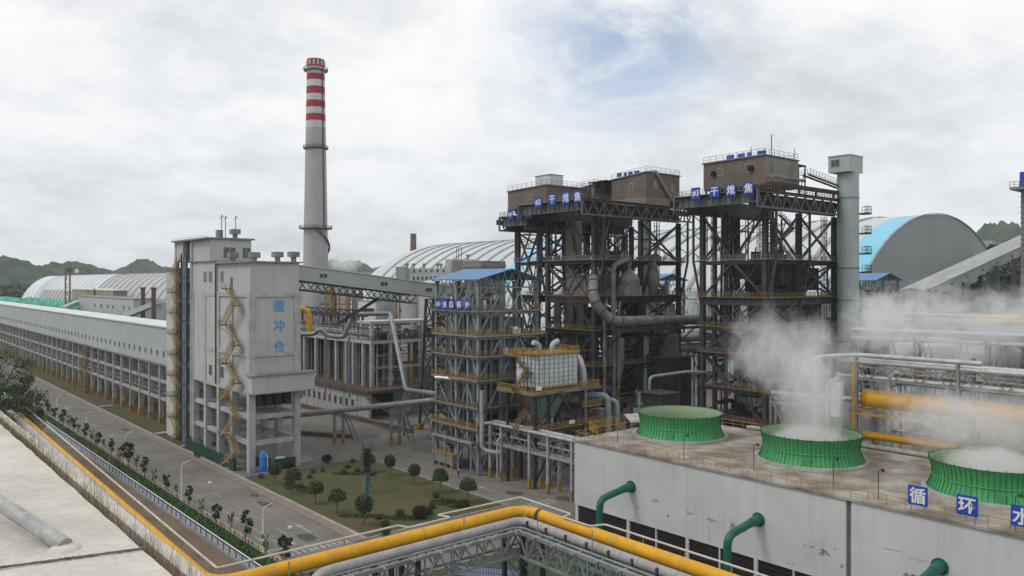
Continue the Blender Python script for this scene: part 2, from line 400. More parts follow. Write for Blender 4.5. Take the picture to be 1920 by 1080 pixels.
# ================================================================ SETTING
def sheet(name, x0, x1, y0, y1, z, m):
    mb = MB(); mb.poly([(x0, y0, z), (x1, y0, z), (x1, y1, z), (x0, y1, z)]); return struct(mb.build(name, M[m]))
sheet('ground', -9000, 9000, -3000, 14000, 0, 'field')
sheet('yard', -40, 420, -60, 800, .012, 'yard')
sheet('road', 45.4, 57.3, 60, 900, .024, 'asphalt')
sheet('road', 87, 94.3, 103, 151, .024, 'asphalt')
sheet('road', 45.4, 160, 88, 102.9, .028, 'asphalt')
sheet('earth', -30, 40.8, 20, 420, .020, 'dirt')
sheet('earth', 42.0, 45.2, 90, 500, .024, 'dirt')
sheet('pavement', 57.6, 59.0, 103.5, 420, .11, 'brickpave')
# kerbs: real steps with orange and dark blocks
mk = MB(); mo = MB()
v = 103.5; i = 0
while v < 330:
    (mo if i % 2 else mk).box(57.3, 57.6, v, v+.9, 0, .13); v += .9; i += 1
v = 103; i = 0
while v < 150:
    (mo if i % 2 else mk).box(94.3, 94.6, v, v+.9, 0, .13); v += .9; i += 1
struct(mk.build('kerb', M['concdark'])); struct(mo.build('kerb', M['kerbo']))
mb = MB(); mb.box(59.0, 59.75, 103.5, 420, 0, .16); mb.box(45.1, 45.4, 100, 500, 0, .14)
mb.box(86.0, 86.4, 104, 150.8, 0, .16); mb.box(59.75, 86, 103.6, 104.0, 0, .16)
struct(mb.build('kerb', M['kerb']))
# lawn plot with slightly uneven ground
def lawn_mesh(x0, x1, y0, y1, z, m, nm='lawn', amp=.12, st=1.2):
    mb = MB(); nx = int((x1-x0)/st); ny = int((y1-y0)/st)
    for j in range(ny+1):
        for i in range(nx+1):
            x = x0+(x1-x0)*i/nx; y = y0+(y1-y0)*j/ny
            mb.v.append((x, y, z+amp*(mnoise.noise((x*.15, y*.15, 0)))+.03*mnoise.noise((x, y, 3))))
    for j in range(ny):
        for i in range(nx):
            a = j*(nx+1)+i; mb.f.append((a, a+1, a+nx+2, a+nx+1))
    return struct(mb.build(nm, M[m], smooth=True))
lawn_mesh(59.75, 86.0, 104.0, 150.5, .20, 'lawn')
lawn_mesh(59.9, 63.2, 186, 420, .2, 'lawn'); lawn_mesh(63.2, 76, 213, 420, .22, 'lawn')
lawn_mesh(56, 92, 60, 86, .20, 'lawng')
sheet('path', 59.6, 63.6, 206, 209, .42, 'kerb'); sheet('path', 59.6, 63.6, 262, 264.5, .42, 'kerb'); sheet('path', 59.6, 70, 187, 189, .42, 'kerb')
# painted markings
mb = MB()
for v in range(104, 420, 9): mb.poly([(51.3, v, .036), (51.45, v, .036), (51.45, v+4, .036), (51.3, v+4, .036)])
mb.poly([(48.55, 108, .036), (48.7, 108, .036), (48.7, 150, .036), (48.55, 150, .036)])
mb.poly([(45.8, 107.6, .036), (48.7, 107.6, .036), (48.7, 107.95, .036), (45.8, 107.95, .036)])
mb.poly([(54.3, 108, .036), (54.4, 108, .036), (54.4, 135, .036), (54.3, 135, .036)])
def arrow(x, y, s, d):
    mb.poly([(x-.12, y, .037), (x+.12, y, .037), (x+.12, y+3.4*d, .037), (x-.12, y+3.4*d, .037)])
    mb.poly([(x-.5, y+3.4*d, .037), (x+.5, y+3.4*d, .037), (x, y+5.2*d, .037)])
arrow(47.2, 115.5, 1, -1); arrow(50.3, 113, 1, -1); arrow(54.6, 112, 1, 1); arrow(90.5, 112, 1, 1)
for k in range(12): mb.poly([(46+k*.95, 104.0, .036), (46.45+k*.95, 104.0, .036), (46.45+k*.95, 106.2, .036), (46+k*.95, 106.2, .036)])
for k in range(9): mb.poly([(86.6+k*.95, 99.4, .04), (87.05+k*.95, 99.4, .04), (87.05+k*.95, 102.4, .04), (86.6+k*.95, 102.4, .04)])
for v in (119, 136): mb.poly([(87.1, v-15, .036), (87.25, v-15, .036), (87.25, v, .036), (87.1, v, .036)])
struct(mb.build('road_markings', M['mark']))
# tar repairs and damp patches on the carriageways
def patch(x, y, rx, ry, m, z=.034, nm='tar_patch'):
    mb = MB(); n = 22; pts = []
    for i in range(n):
        t = 2*math.pi*i/n; r = 1+.35*mnoise.noise((math.cos(t)*1.4+x, math.sin(t)*1.4+y, 5))
        pts.append((x+rx*r*math.cos(t), y+ry*r*math.sin(t), z))
    mb.poly(pts); return struct(mb.build(nm, M[m]))
M['tar'] = mat('dark_tar_patch', (.055, .05, .045), (.09, .085, .08), sc=.8, fine=.2)
M['damp'] = mat('damp_concrete', (.085, .08, .075), (.13, .125, .115), sc=.35, rough=.5, fine=.2, det=9)
for x, y, rx, ry in ((55.5, 131, .9, 2.2), (56.3, 137.5, .7, 1.3), (53.0, 110, 1.3, 2.0), (55.9, 220, .9, 2.6), (92.5, 109, 1.4, 1.6), (97, 100.5, 1.5, 1.8)): patch(x, y, rx, ry, 'tar')
for x, y, rx, ry in ((103, 150, 4, 7), (92, 158, 3, 3), (112, 160, 5, 4), (84, 166, 2, 5), (98, 172, 4, 3), (110, 178, 3, 6), (76, 182, 3, 2)): patch(x, y, rx, ry, 'damp', .018, 'damp_patch')

# hills: real terrain kilometres away
def hill(name, cx, cy, rx, ry, h, seed, rot=0, st=26):
    mb = MB(); nx = max(10, int(2*rx/st)); ny = max(10, int(2*ry/st)); c, s = math.cos(rot), math.sin(rot)
    for j in range(ny+1):
        for i in range(nx+1):
            a = -1+2*i/nx; b = -1+2*j/ny; r = math.sqrt(a*a+b*b)
            f = max(0, 1-r*r)**1.2
            w = mnoise.fractal((a*2+seed, b*2, seed), .9, 2.2, 5)
            fz = mnoise.noise((i*.9, j*.9, seed))+.6*mnoise.noise((i*2.1, j*2.1, seed+3))
            z = h*f*(1+.38*w)+(5.5*fz if f > .02 else 0)-2
            x = a*rx; y = b*ry
            mb.v.append((cx+x*c-y*s, cy+x*s+y*c, z))
    for j in range(ny):
        for i in range(nx):
            a = j*(nx+1)+i; mb.f.append((a, a+1, a+nx+2, a+nx+1))
    return struct(mb.build(name, M['hill']))
def hillpx(px, d, wpx, toppx, seed, depth=.35):
    x, y = P(px, d); h = Zy(toppx, d)*.80
    r = wpx/FPX*d
    hill('hill', x, y, r, d*depth*.7, h, seed, rot=-YAW, st=max(9, r/48))
hillpx(20, 1300, 115, 476, 1.3); hillpx(120, 1500, 90, 486, 2.6); hillpx(-60, 1000, 100, 496, 7.1)
hillpx(255, 1900, 75, 488, 4.2); hillpx(180, 2600, 160, 497, 5.2); hillpx(430, 2300, 170, 500, 6.4)
hillpx(650, 1900, 90, 479, 8.8); hillpx(720, 2600, 130, 482, 3.3); hillpx(810, 3300, 120, 470, 9.1); hillpx(560, 3000, 120, 497, 10.2)
hillpx(1890, 1500, 70, 408, 11.7); hillpx(1895, 700, 60, 452, 12.9); hillpx(2080, 1300, 160, 425, 3.9); hillpx(1000, 3600, 300, 496, 8.1); hillpx(1990, 620, 90, 470, 15.3)

# ================================================================ BUILDING PARTS
def window(parent, x, y, z, w, h, face, name='window', mullion=True):
    """face: '-x' or '-y' outward"""
    f = MB(); g = MB(); t = .08
    if face == '-x':
        f.box(x-.07, x, y-w/2-t, y+w/2+t, z-t, z); f.box(x-.07, x, y-w/2-t, y+w/2+t, z+h, z+h+t)
        f.box(x-.07, x, y-w/2-t, y-w/2, z, z+h); f.box(x-.07, x, y+w/2, y+w/2+t, z, z+h)
        if mullion: f.box(x-.07, x, y-.04, y+.04, z, z+h)
        g.box(x-.03, x+.0, y-w/2, y+w/2, z, z+h)
    else:
        f.box(x-w/2-t, x+w/2+t, y-.07, y, z-t, z); f.box(x-w/2-t, x+w/2+t, y-.07, y, z+h, z+h+t)
        f.box(x-w/2-t, x-w/2, y-.07, y, z, z+h); f.box(x+w/2, x+w/2+t, y-.07, y, z, z+h)
        if mullion: f.box(x-.04, x+.04, y-.07, y, z, z+h)
        g.box(x-w/2, x+w/2, y-.03, y+.0, z, z+h)
    o = f.build(name, M['winframe'], parent); g.build('pane', M['glass'], o); return o

def text_mesh(body, size, extrude=.02, bold=.0):
    c = bpy.data.curves.new('lettering', 'FONT'); c.body = body; c.size = size; c.extrude = extrude; c.offset = bold
    c.align_x = 'CENTER'; c.align_y = 'CENTER'; c.resolution_u = 3
    o = bpy.data.objects.new('lettering', c); COL.objects.link(o); bpy.context.view_layer.update()
    me = bpy.data.meshes.new_from_object(o.evaluated_get(bpy.context.evaluated_depsgraph_get()))
    bpy.data.objects.remove(o); bpy.data.curves.remove(c)
    xs = [v.co.x for v in me.vertices]; ys = [v.co.y for v in me.vertices]
    cx = (min(xs)+max(xs))/2; cy = (min(ys)+max(ys))/2
    for v in me.vertices: v.co.x -= cx; v.co.y -= cy
    return me
def put_text(body, size, loc, face, m, parent, name='lettering', bold=.0, extrude=.02):
    me = text_mesh(body, size, extrude, bold); me.materials.clear(); me.materials.append(M[m])
    o = bpy.data.objects.new(name, me); COL.objects.link(o)
    rot = Matrix.Rotation(R(90), 4, 'X')
    if face == '-x': rot = Matrix.Rotation(R(-90), 4, 'Z') @ rot
    off = Vector(parent['_o']) if parent is not None else Vector((0, 0, 0))
    o.parent = parent; o.matrix_local = Matrix.Translation(Vector(loc)-off) @ rot
    if parent is not None: o['_o'] = tuple(off)
    return o
def sign_board(char, x, y, z, w, h, face, label, group, legs=0, stand=.5):
    t = thing('sign_board', label, 'sign', (x, y, z), group)
    b = MB()
    if face == '-x': b.box(x-.06, x+.02, y-w/2, y+w/2, z, z+h)
    else: b.box(x-w/2, x+w/2, y-.06, y+.02, z, z+h)
    b.build('panel', M['bluesign'], t)
    p = (x-.09, y, z+h/2) if face == '-x' else (x, y-.09, z+h/2)
    sz = min(w, h)*(.86 if len(char) == 1 else .74)
    put_text(char, sz, p, face, 'white', t, name='character', bold=.02*sz)
    if legs:
        l = MB()
        for s in (-.35, .35):
            if face == '-x': l.box(x+.02, x+.08, y+s*w-.03, y+s*w+.03, z-stand, z+h*.8)
            else: l.box(x+s*w-.03, x+s*w+.03, y+.02, y+.08, z-stand, z+h*.8)
        l.build('bracket', M['gsteel'], t)
    return t

# ================================================================ BUFFER SILO BUILDING (text face towards -y)
BU0, BU1, BV0, BV1, BT = 62.0, 72.9, 154.2, 172.0, 42.1
t = thing('silo_building', 'tall pale concrete silo building with blue lettering and zigzag yellow stairs beside the lawn', 'building', (67, 163, 0))
w = MB(); w.box(BU0+.25, BU1-.25, BV0+.25, BV1, 15.6, BT-.3); w.build('wall', M['wall'], t)
# lower penthouse block and upper block with stair tower
w = MB(); w.box(BU0+.1, BU1, BV1, 187.5, 15.6, 42.4); w.build('wall', M['wall'], t)
w = MB(); w.box(62.15, 71.5, 176.5, 187.4, 42.4, 47.4); w.build('penthouse_wall', M['wall'], t)
r = MB(); r.box(61.5, 73.3, 153.8, 172.2, BT-.3, BT); r.box(61.7, 73.3, 172.2, 188.0, 42.4, 42.62); r.box(61.0, 72.1, 175.9, 199.6, 47.4, 47.75)
r.build('roof', M['gsteel'], t)
# concrete frame proud of the walls
for (x0, x1, y0, y1, z0, z1) in ((62, 63.3, 154.2, 155.5, 0, 35.8), (71.6, 72.9, 154.2, 155.5, 0, 35.8)):
    MB().box(x0, x1, y0, y1, z0, z1).build('pillar', M['wallbeam'], t)
for y in (163.0, 170.6, 178.6, 186.6):
    MB().box(61.95, 63.3, y, y+1.3, 0, 35.8).build('pillar', M['wallbeam'], t)
    MB().box(71.6, 72.9, y, y+1.3, 0, 15.6).build('pillar', M['wallbeam'], t)
for z in (34.9, 22.9, 15.4):
    MB().box(63.3, 71.6, 154.17, 155.2, z, z+.8).build('beam', M['wallbeam'], t)
    for ya, yb in ((155.5, 163.0), (164.3, 170.6), (171.9, 178.6)):
        MB().box(61.97, 62.8, ya, yb, z, z+.8).build('beam', M['wallbeam'], t)
for z in (10.4, 5.2):
    for ya, yb in ((155.5, 163.0), (164.3, 170.6), (171.9, 178.6), (179.9, 186.6)):
        MB().box(62.3, 63.1, ya, yb, z, z+.9).build('beam', M['wallbeam'], t)
        MB().box(71.8, 72.6, ya, yb, z, z+.9).build('beam', M['wallbeam'], t)
    for y in (154.5, 163.3, 170.9, 178.9):
        MB().box(63.3, 71.6, y, y+.8, z, z+.9).build('beam', M['wallbeam'], t)
    if z > 8: MB().box(63.1, 71.8, 155.4, 186.5, z+.55, z+.8).build('floor_slab', M['conc'], t)
# projecting discharge box
b = MB(); b.box(61.6, 74.9, 151.9, 154.15, 15.9, 19.3); b.build('projecting_box', M['wall'], t)
b = MB(); b.box(61.3, 75.3, 151.5, 154.15, 19.3, 19.6); b.box(61.5, 75.1, 151.8, 152.1, 15.7, 15.9); b.build('box_roof', M['gsteel'], t)
b = MB()
for k in range(4):
    hx = 64.5+k*2.1; b.box(hx, hx+1.4, 157, 161, 12.5, 15.5)
b.build('hopper', M['dsteel'], t)
for ch, z in (('缓', 33.1), ('冲', 29.0), ('仓', 24.9)):
    put_text(ch, 2.6, (68.3, 154.4, z), '-y', 'letterblue', t, bold=.012, extrude=.06)
for y in (168.2, 164.9, 161.6):
    pass
for y, z in ((179.3, 38.0), (175.9, 38.0), (169.4, 38.0), (179.3, 17.6), (175.9, 17.6), (169.4, 17.6)):
    window(t, 62.08 if y > 172 else 62.23, y, z, 1.7, 2.2, '-x')
for x, y in ((62.15, 180.2),): pass
window(t, 66.5, 176.45, 43.4, 2.6, 2.2, '-y'); window(t, 70.3, 176.45, 43.4, 1.6, 2.2, '-y')
MB().box(62.1, 62.2, 163.6, 164.5, 36.6, 39.0).build('door', M['glass'], t)
for x, y, z in ((64.0, 168.0, 42.1), (66.9, 163.6, 42.1), (68.0, 166.5, 42.1), (70.0, 159.0, 42.1), (72.0, 155.6, 42.1), (68.5, 178.5, 47.75)):
    b = MB(); b.lathe((x, y), [(.55, z), (.55, z+.9), (.8, z+1.0)], 12); b.box(x-.95, x+.95, y-.95, y+.95, z+1.0, z+2.1); b.build('roof_vent', M['gsteel'], t)
b = MB()
for x, y in ((66.0, 180.0), (67.6, 182.0), (69.4, 180.5)): b.beam((x, y, 47.7), (x, y, 53.0), .12); b.beam((x-.5, y, 52.2), (x+.5, y, 52.8), .1); b.beam((x, y, 52.4), (x+.4, y+.4, 53.2), .1)
b.build('antenna', M['dsteel'], t)
MB().box(66.3, 67.5, 183.2, 184.6, 47.75, 49.9).build('roof_unit', M['gsteel'], t)
b = MB(); b.rail([(61.4, 176.2, 47.75), (61.4, 199, 47.75)], .4, 4, .06, 0, False); b.build('roof_edge_rail', M['gsteel'], t)
# stair zigzag on the long face
st = MB(); y_a, y_b = 164.6, 158.4; z = 36.6; k = 0
x = 61.0
stairp = MB()
stairp.box(60.4, 62, 163.2, 165.2, z-.12, z); st.rail([(60.4, 163.2, z), (60.4, 165.2, z)], 1.0, 1, .07)
lv = [36.6, 33.2, 29.0, 25.2, 21.0, 17.6, 13.6, 10.2, 6.2, 3.0, .1]
for a, b_ in zip(lv, lv[1:]):
    ya, yb = ((164.2, 158.8) if k % 2 == 0 else (158.8, 164.2))
    xx = 61.4 if k % 2 == 0 else 60.5
    st.flight((xx, yb, b_), (xx, ya, a), .85, (1, 0, 0))
    if b_ > 1:
        ye = yb-1.4 if yb < 161 else yb+1.4
        MB().box(60.0, 61.95, yb, ye, b_-.12, b_).build('landing', M['dsteel'], t)
        st.rail([(60.0, yb, b_), (60.0, ye, b_), (61.9, ye, b_)], 1.0, .9, .07)
        st.beam((60.1, ye, b_-.1), (62, ye, b_-1.8), .1)
    k += 1
so = st.build('staircase', M['ystair'], t); stairp.build('landing', M['dsteel'], so)
# open stair and lift tower at the far end of the building
for x, y in ((62.2, 187.9), (62.2, 193.6), (62.2, 199.0), (66.8, 199.0), (71.0, 199.0)):
    MB().box(x-.45, x+.45, y-.45, y+.45, 0, 47.4).build('pillar', M['wallbeam'], t)
for z in (8.0, 13.0, 18.0, 23.0, 28.0, 33.0, 38.0, 42.6):
    MB().box(61.7, 71.2, 187.5, 199.4, z, z+.3).build('floor_slab', M['conc'], t)
MB().box(66.8, 71.3, 188, 198.5, 0, 47.4).build('wall', M['wall'], t)
MB().box(61.9, 66.8, 194.5, 199.2, 43.0, 47.4).build('penthouse_wall', M['wall'], t)
MB().box(62.0, 66.8, 199.4, 206.5, .1, 41.0).build('wall', M['wall'], t)
MB().box(61.6, 67.1, 199.2, 207.0, 41.0, 41.3).build('roof', M['gsteel'], t)
st = MB(); lp = MB(); k = 0; zz_ = [42.9]
while zz_[-1] > 2.6: zz_.append(zz_[-1]-2.5)
zz_[-1] = .1
for a, b_ in zip(zz_, zz_[1:]):
    ya, yb = ((195.2, 198.8) if k % 2 == 0 else (198.8, 195.2)); xx = 60.9 if k % 2 else 61.3
    st.flight((xx, yb, b_), (xx, ya, a), .7, (1, 0, 0))
    if b_ > 1:
        ye = yb+1.6 if yb > 197 else yb-1.6
        MB().box(60.3, 61.7, yb, ye, b_-.1, b_).build('landing', M['concdark'], t); st.rail([(60.3, yb, b_), (60.3, ye, b_), (61.6, ye, b_)], 1.0, .9, .07)
    k += 1
for z in (8.3, 13.3, 18.3, 23.3, 28.3, 33.3, 38.3): st.rail([(61.75, 188.4, z), (61.75, 193, z)], 1.05, 1.0, .07)
so = st.build('staircase', M['ystair'], t)
b = MB()
for i, y in enumerate((189.2, 189.8, 190.6, 191.4, 192.0)): b.tube([(61.3, y, .2), (61.3, y, 44.0-i*.4), (62.4, y, 44.4-i*.4)], .13, 8)
b.build('riser_pipe', M['bsteel'], t)
b = MB()
for y in (188.7, 192.6): b.hcol(61.2, y, 0, 44.5, .3)
for z in range(4, 44, 5): b.beam((61.2, 188.7, z), (61.2, 192.6, z), .16)
b.build('pipe_frame', M['dsteel'], t)
b = MB(); b.tube([(61.85, 172.4, 16), (61.85, 172.4, 42.2)], .1, 8); b.tube([(61.85, 172.0, 16), (61.85, 172.0, 42.2)], .1, 8); b.build('drain_pipe', M['dsteel'], t)
MB().box(60.9, 61.0, 158.5, 160.2, .1, 3.0).build('notice_panel', M['greennet'], t)
# hazard striped corner post foot
b = MB(); b.box(61.6, 62.75, 187.3, 188.4, .1, 2.4); b.build('hazard_foot', M['yellowfoot'], t)
b = MB()
for k in range(4): b.prism([(61.57, 187.3, .2+k*.6), (61.57, 188.4, .5+k*.6), (61.57, 188.4, .8+k*.6), (61.57, 187.3, .5+k*.6)], (.02, 0, 0))
b.build('hazard_stripe', M['black'], t)
# things round its foot
b = MB(); b.box(60.2, 60.3, 163.0, 187, .1, 2.4); b.box(60.2, 60.3, 157.6, 160.2, .1, 2.2)
for k in range(12): b.box(60.12, 60.2, 163+k*2, 163.08+k*2, .1, 2.5)
tag(b.build('screen_fence', M['greennet']), 'dark green mesh screen fence along the foot of the silo building', 'fence')
b = MB(); b.box(66.8, 71.4, 153.3, 153.4, .1, 2.2)
tag(b.build('screen_fence', M['greennet']), 'short dark green screen fence between the front legs of the silo building', 'fence')
def bollard(x, y, od):
    b = MB(); b.lathe((x, y), [(.14, .02), (.14, 1.0), (.10, 1.15)], 10); return tag(b.build('bollard', M['black']), '%s of four black bollards beside the silo building, counted from the stairs' % od, 'bollard', 'black bollards in a row')
for k in range(4): bollard(58.9+.05*k, 176.6-k*.9, ('first', 'second', 'third', 'fourth')[k])
tk = thing('water_tank', 'upright blue cylindrical tank behind pale fence at the foot of the silo building', 'tank', (63.9, 151.9, 0))
b = MB(); b.lathe((63.9, 151.9), [(.2, .05), (.62, .3), (.68, .6), (.68, 4.0), (.5, 4.4), (.15, 4.55)], 20); b.build('vessel', M['bluetank'], tk, smooth=True)
b = MB(); b.tube([(64.5, 151.2, .3), (64.5, 151.1, 3.4), (64.1, 151.5, 4.3)], .09, 8); b.build('pipe', M['white'], tk)
b = MB(); b.lathe((63.9, 151.9), [(.72, 1.2), (.72, 1.3)], 20); b.lathe((63.9, 151.9), [(.72, 3.0), (.72, 3.1)], 20); b.build('band', M['bluefence'], tk)
fe = thing('tank_fence', 'low blue picket fence around the blue tank', 'fence', (63.5, 151.5, 0))
b = MB(); pth = [(62.0, 153.2, .1), (61.0, 150.6, .1), (66.0, 149.6, .1), (67.0, 152.8, .1)]
b.rail(pth, 1.5, .22, .05, 1); b.build('pickets', M['bluefence'], fe)
b = MB()
for a, c in zip(pth, pth[1:]):
    a = Vector(a); c = Vector(c); b.beam(a+Vector((0, 0, .45)), c+Vector((0, 0, .45)), .03, .6)
b.build('panel', M['palefence'], fe)
# ground floor machinery of the silo building
for (x, y, w_, h_, mm, lb) in ((67, 158, 1.6, 1.8, 'rust', 'rust coloured feeder machine standing under the silo building'), (69.6, 157, 1.5, 1.5, 'white', 'pale round drum standing under the silo building'),
                           (65.2, 160, 2.0, 1.9, 'dsteel', 'dark feeder machine under the silo building behind the blue tank')):
    b = MB()
    if mm == 'white': b.tube([(x-.9, y, 1.0), (x-.6, y, 1.0), (x+.9, y, 1.0)], [.5, .8, .8], 16); b.box(x-.7, x+.7, y-.6, y+.6, .05, .4)
    else: b.box(x-w_/2, x+w_/2, y-1, y+1, .1, h_*.6); b.prism([(x-w_/2, y-1, h_*.6), (x+w_/2, y-1, h_*.6), (x+w_*.3, y-1, h_), (x-w_*.3, y-1, h_)], (0, 2, 0)); b.tube([(x-w_/2-.3, y, .5), (x+w_/2+.3, y, .5)], .25, 10)
    tag(b.build('feeder_machine', M[mm]), lb, 'machine')
ra = MB(); ra.rail([(73.6, 155.5, 1.0), (76.2, 153.4, .2)], 1.2, .4, .07, 1); ra.box(73.2, 76.2, 155.0, 157.5, .05, .5); ra.prism([(73.2, 157.5, .5), (76, 157.5, .05), (76, 160, .05), (73.2, 160, .5)], (0, 0, .4))
tag(ra.build('ramp', M['conc']), 'concrete loading ramp with railing beside the silo building', 'ramp')

# ================================================================ LONG GALLERY ON COLUMNS
t = thing('conveyor_gallery', 'very long pale conveyor gallery on rows of concrete columns along the main road', 'gallery', (68.5, 330, 0))
GV0, GV1 = 207.0, 660.0
b = MB(); b.prism([(64.8, GV0, 16.2), (72.8, GV0, 16.2), (72.8, GV0, 26.0), (64.8, GV0, 26.0)], (0, GV1-GV0, 0)); b.build('wall', M['gallery'], t)
b = MB(); b.prism([(64.4, GV0-.3, 26.0), (64.4, GV0-.3, 26.35), (68.8, GV0-.3, 27.2), (73.2, GV0-.3, 26.35), (73.2, GV0-.3, 26.0)], (0, GV1-GV0+.6, 0)); b.build('roof', M['gallery_roof'], t)
b = MB(); b.box(64.65, 64.8, GV0, GV1, 15.9, 16.4); b.build('bottom_edge', M['gsteel'], t)
y = 213.0; n = 0
while y < GV1 and n < 88:
    o = MB(); o.box(64.9, 66.0, y-.45, y+.45, 2.0, 15.9); o = o.build('column', M['conc'], t)
    MB().box(64.85, 66.05, y-.5, y+.5, 0, 2.0).build('foot_paint', M['yellowfoot'], o)
    o = MB(); o.box(71.4, 72.4, y-.45, y+.45, 2.0, 15.9); o = o.build('column', M['conc'], t)
    MB().box(71.35, 72.45, y-.5, y+.5, 0, 2.0).build('foot_paint', M['yellowfoot'], o)
    y += 9.4; n += 2
b = MB(); y = 213.0
while y < GV1-9:
    for z in (6.6, 11.2):
        for x in (65.4, 71.9): b.box(x-.3, x+.3, y+.45, y+8.95, z, z+.8)
        b.box(66.0, 71.4, y-.3, y+.3, z, z+.8)
    y += 9.4
b.build('tie_beams', M['conc'], t, kind='stuff')
y = 218; n = 0
while y < 640 and n < 95:
    fr = MB(); fr.box(64.72, 64.8, y-.75, y+.75, 18.3, 19.9); fr = fr.build('window', M['winframe'], t)
    MB().box(64.68, 64.72, y-.6, y+.6, 18.4, 19.8).build('pane', M['glass'], fr); y += 5.4; n += 1
b = MB()   # service stair part way along
k = 0; zs = [16, 13.2, 10.4, 7.6, 4.8, 2.0, .2]
for a, c in zip(zs, zs[1:]):
    ya, yb = ((300, 304.5) if k % 2 == 0 else (304.5, 300)); b.flight((63.6+.5*(k % 2), yb, c), (63.6+.5*(k % 2), ya, a), .9, (1, 0, 0)); b.rail([(63.2, min(ya, yb)-1.2, c), (63.2, max(ya, yb)+1.2, c)], 1, 1.2, .07); k += 1
b.build('service_stair', M['yrail'], t)
b = MB()
for k in range(5): b.tube([(68+k*.7, GV0, 15.0-.3*(k % 2)), (68+k*.7, GV1, 15.0-.3*(k % 2))], .18, 6)
b.tube([(67, GV0, 7.8), (67, GV1, 7.8)], .4, 8); b.tube([(69.5, GV0, 7.7), (69.5, GV1, 7.7)], .3, 8)
b.build('pipes_underneath', M['gsteel'], t)

lw = thing('added_dark_block', 'long dark block added behind the columns of the long gallery to darken the view beneath', 'shed', (84, 440, 0))  # added dark block: darkens the view beneath the gallery, carries the tarpaulin heap
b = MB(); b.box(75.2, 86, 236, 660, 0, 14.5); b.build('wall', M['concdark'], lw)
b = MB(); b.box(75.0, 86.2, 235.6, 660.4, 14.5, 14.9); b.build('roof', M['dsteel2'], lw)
# ================================================================ SLOPING GALLERY TO THE RIGHT OF THE SILO
t = thing('sloping_gallery', 'pale enclosed conveyor bridge sloping down from the silo building to the right', 'gallery', (100, 168.5, 0))
V0, V1 = 167.0, 170.6
def slz(u): return 42.3 + (36.2-42.3)*(u-73)/(125-73)
Ue = 134
b = MB(); n0 = [(72.9, V0, slz(72.9)-3.3), (72.9, V1, slz(72.9)-3.3), (72.9, V1, slz(72.9)), (72.9, V0, slz(72.9))]
b.prism(n0, (Ue-72.9, 0, slz(Ue)-slz(72.9))); b.build('enclosure', M['gallery'], t)
b = MB(); b.prism([(72.9, V0-.25, slz(72.9)), (72.9, V1+.25, slz(72.9)), (72.9, V1+.25, slz(72.9)+.15), (72.9, V0-.25, slz(72.9)+.15)], (Ue-72.9, 0, slz(Ue)-slz(72.9))); b.build('roof', M['gallery_roof'], t)
for u in (76.5, 84.5, 100.5, 113.5, 124.5):
    z = slz(u)-2.1; f = MB(); f.box(u-1.0, u+1.0, V0-.06, V0, z, z+1.0); f = f.build('window', M['winframe'], t)
    MB().box(u-.9, u-.08, V0-.1, V0-.06, z+.08, z+.92).box(u+.08, u+.9, V0-.1, V0-.06, z+.08, z+.92).build('pane', M['glass'], f)
b = MB()
for yv in (V0+.2, V1-.2):
    zt = lambda u: slz(u)-3.4
    zb = lambda u: slz(u)-5.4
    b.beam((73, yv, zt(73)), (110, yv, zt(110)), .35); b.beam((73, yv, zb(73)), (110, yv, zb(110)), .3)
    u = 73; k = 0
    while u < 109.5:
        b.beam((u, yv, zt(u)), (u+1.8, yv, zb(u+1.8)), .18); b.beam((u+1.8, yv, zb(u+1.8)), (u+3.7, yv, zt(u+3.7)), .18); u += 3.7
b.build('truss', M['dsteel'], t)
def lattice_tower(nm, parent, x, y, w0, w1, z1, m, levels, bw=.3, dw=.9, feet=True):
    tw = MB(); 
    def c(i, z):
        f = z/z1; w = w0+(w1-w0)*f; dd = dw*2*(1-f)+dw*f
        sx, sy = ((-1, -1), (1, -1), (1, 1), (-1, 1))[i]; return Vector((x+sx*w/2, y+sy*dd, z))
    for i in range(4): tw.beam(c(i, 0), c(i, z1), bw*1.5)
    for k in range(levels):
        za = z1*k/levels; zb_ = z1*(k+1)/levels
        for i in range(4):
            j = (i+1) % 4
            tw.beam(c(i, za), c(j, zb_), bw*.6); tw.beam(c(j, za), c(i, zb_), bw*.6); tw.beam(c(i, zb_), c(j, zb_), bw*.7)
    o = tw.build(nm, M[m], parent)
    if feet:
        ft = MB()
        for i in range(4): p = c(i, 0); ft.box(p.x-.8, p.x+.8, p.y-.8, p.y+.8, 0, 1.4)
        ft.build('footing', M['yellowfoot'], o)
    return o
lattice_tower('support_tower', t, 118.5, 168.8, 9.0, 7.0, slz(118)-3.5, 'dsteel', 5, .36, 1.6)
MB().beam((100, 168.8, slz(100)-5.2), (93.0, 175, 28), .9, .7).build('chute', M['dsteel'], t)

# ================================================================ CHIMNEY
cx, cy = P(592, 330)
t = thing('chimney', 'very tall grey chimney with red and white bands at its top', 'chimney', (cx, cy, 0))
def zc_(py): return 38+.221*(528-py)
def rr(z): return 5.9-(5.9-3.55)*min(1, z/128)
b = MB(); zs = [0, 20, 40, 60, 80, zc_(241)]; b.lathe((cx, cy), [(rr(z)+(.6*(1-z/20) if z < 20 else 0), z) for z in zs], 40); b.build('shaft', M['chimgrey'], t, smooth=True)
bands = [(241, 228, 'w'), (228, 215, 'r'), (215, 203, 'w'), (203, 190, 'r'), (190, 178, 'w'), (178, 164, 'r'), (164, 152, 'w'), (152, 140, 'r'), (140, 127, 'w'), (127, 112.5, 'r')]
for a, c, k in bands:
    z0, z1 = zc_(a), zc_(c); b = MB(); b.lathe((cx, cy), [(rr(z0), z0), (rr(z1), z1)], 40, cap=(c < 113)); b.build('red_band' if k == 'r' else 'white_band', M['chimred' if k == 'r' else 'chimwhite'], t, smooth=True)
b = MB()
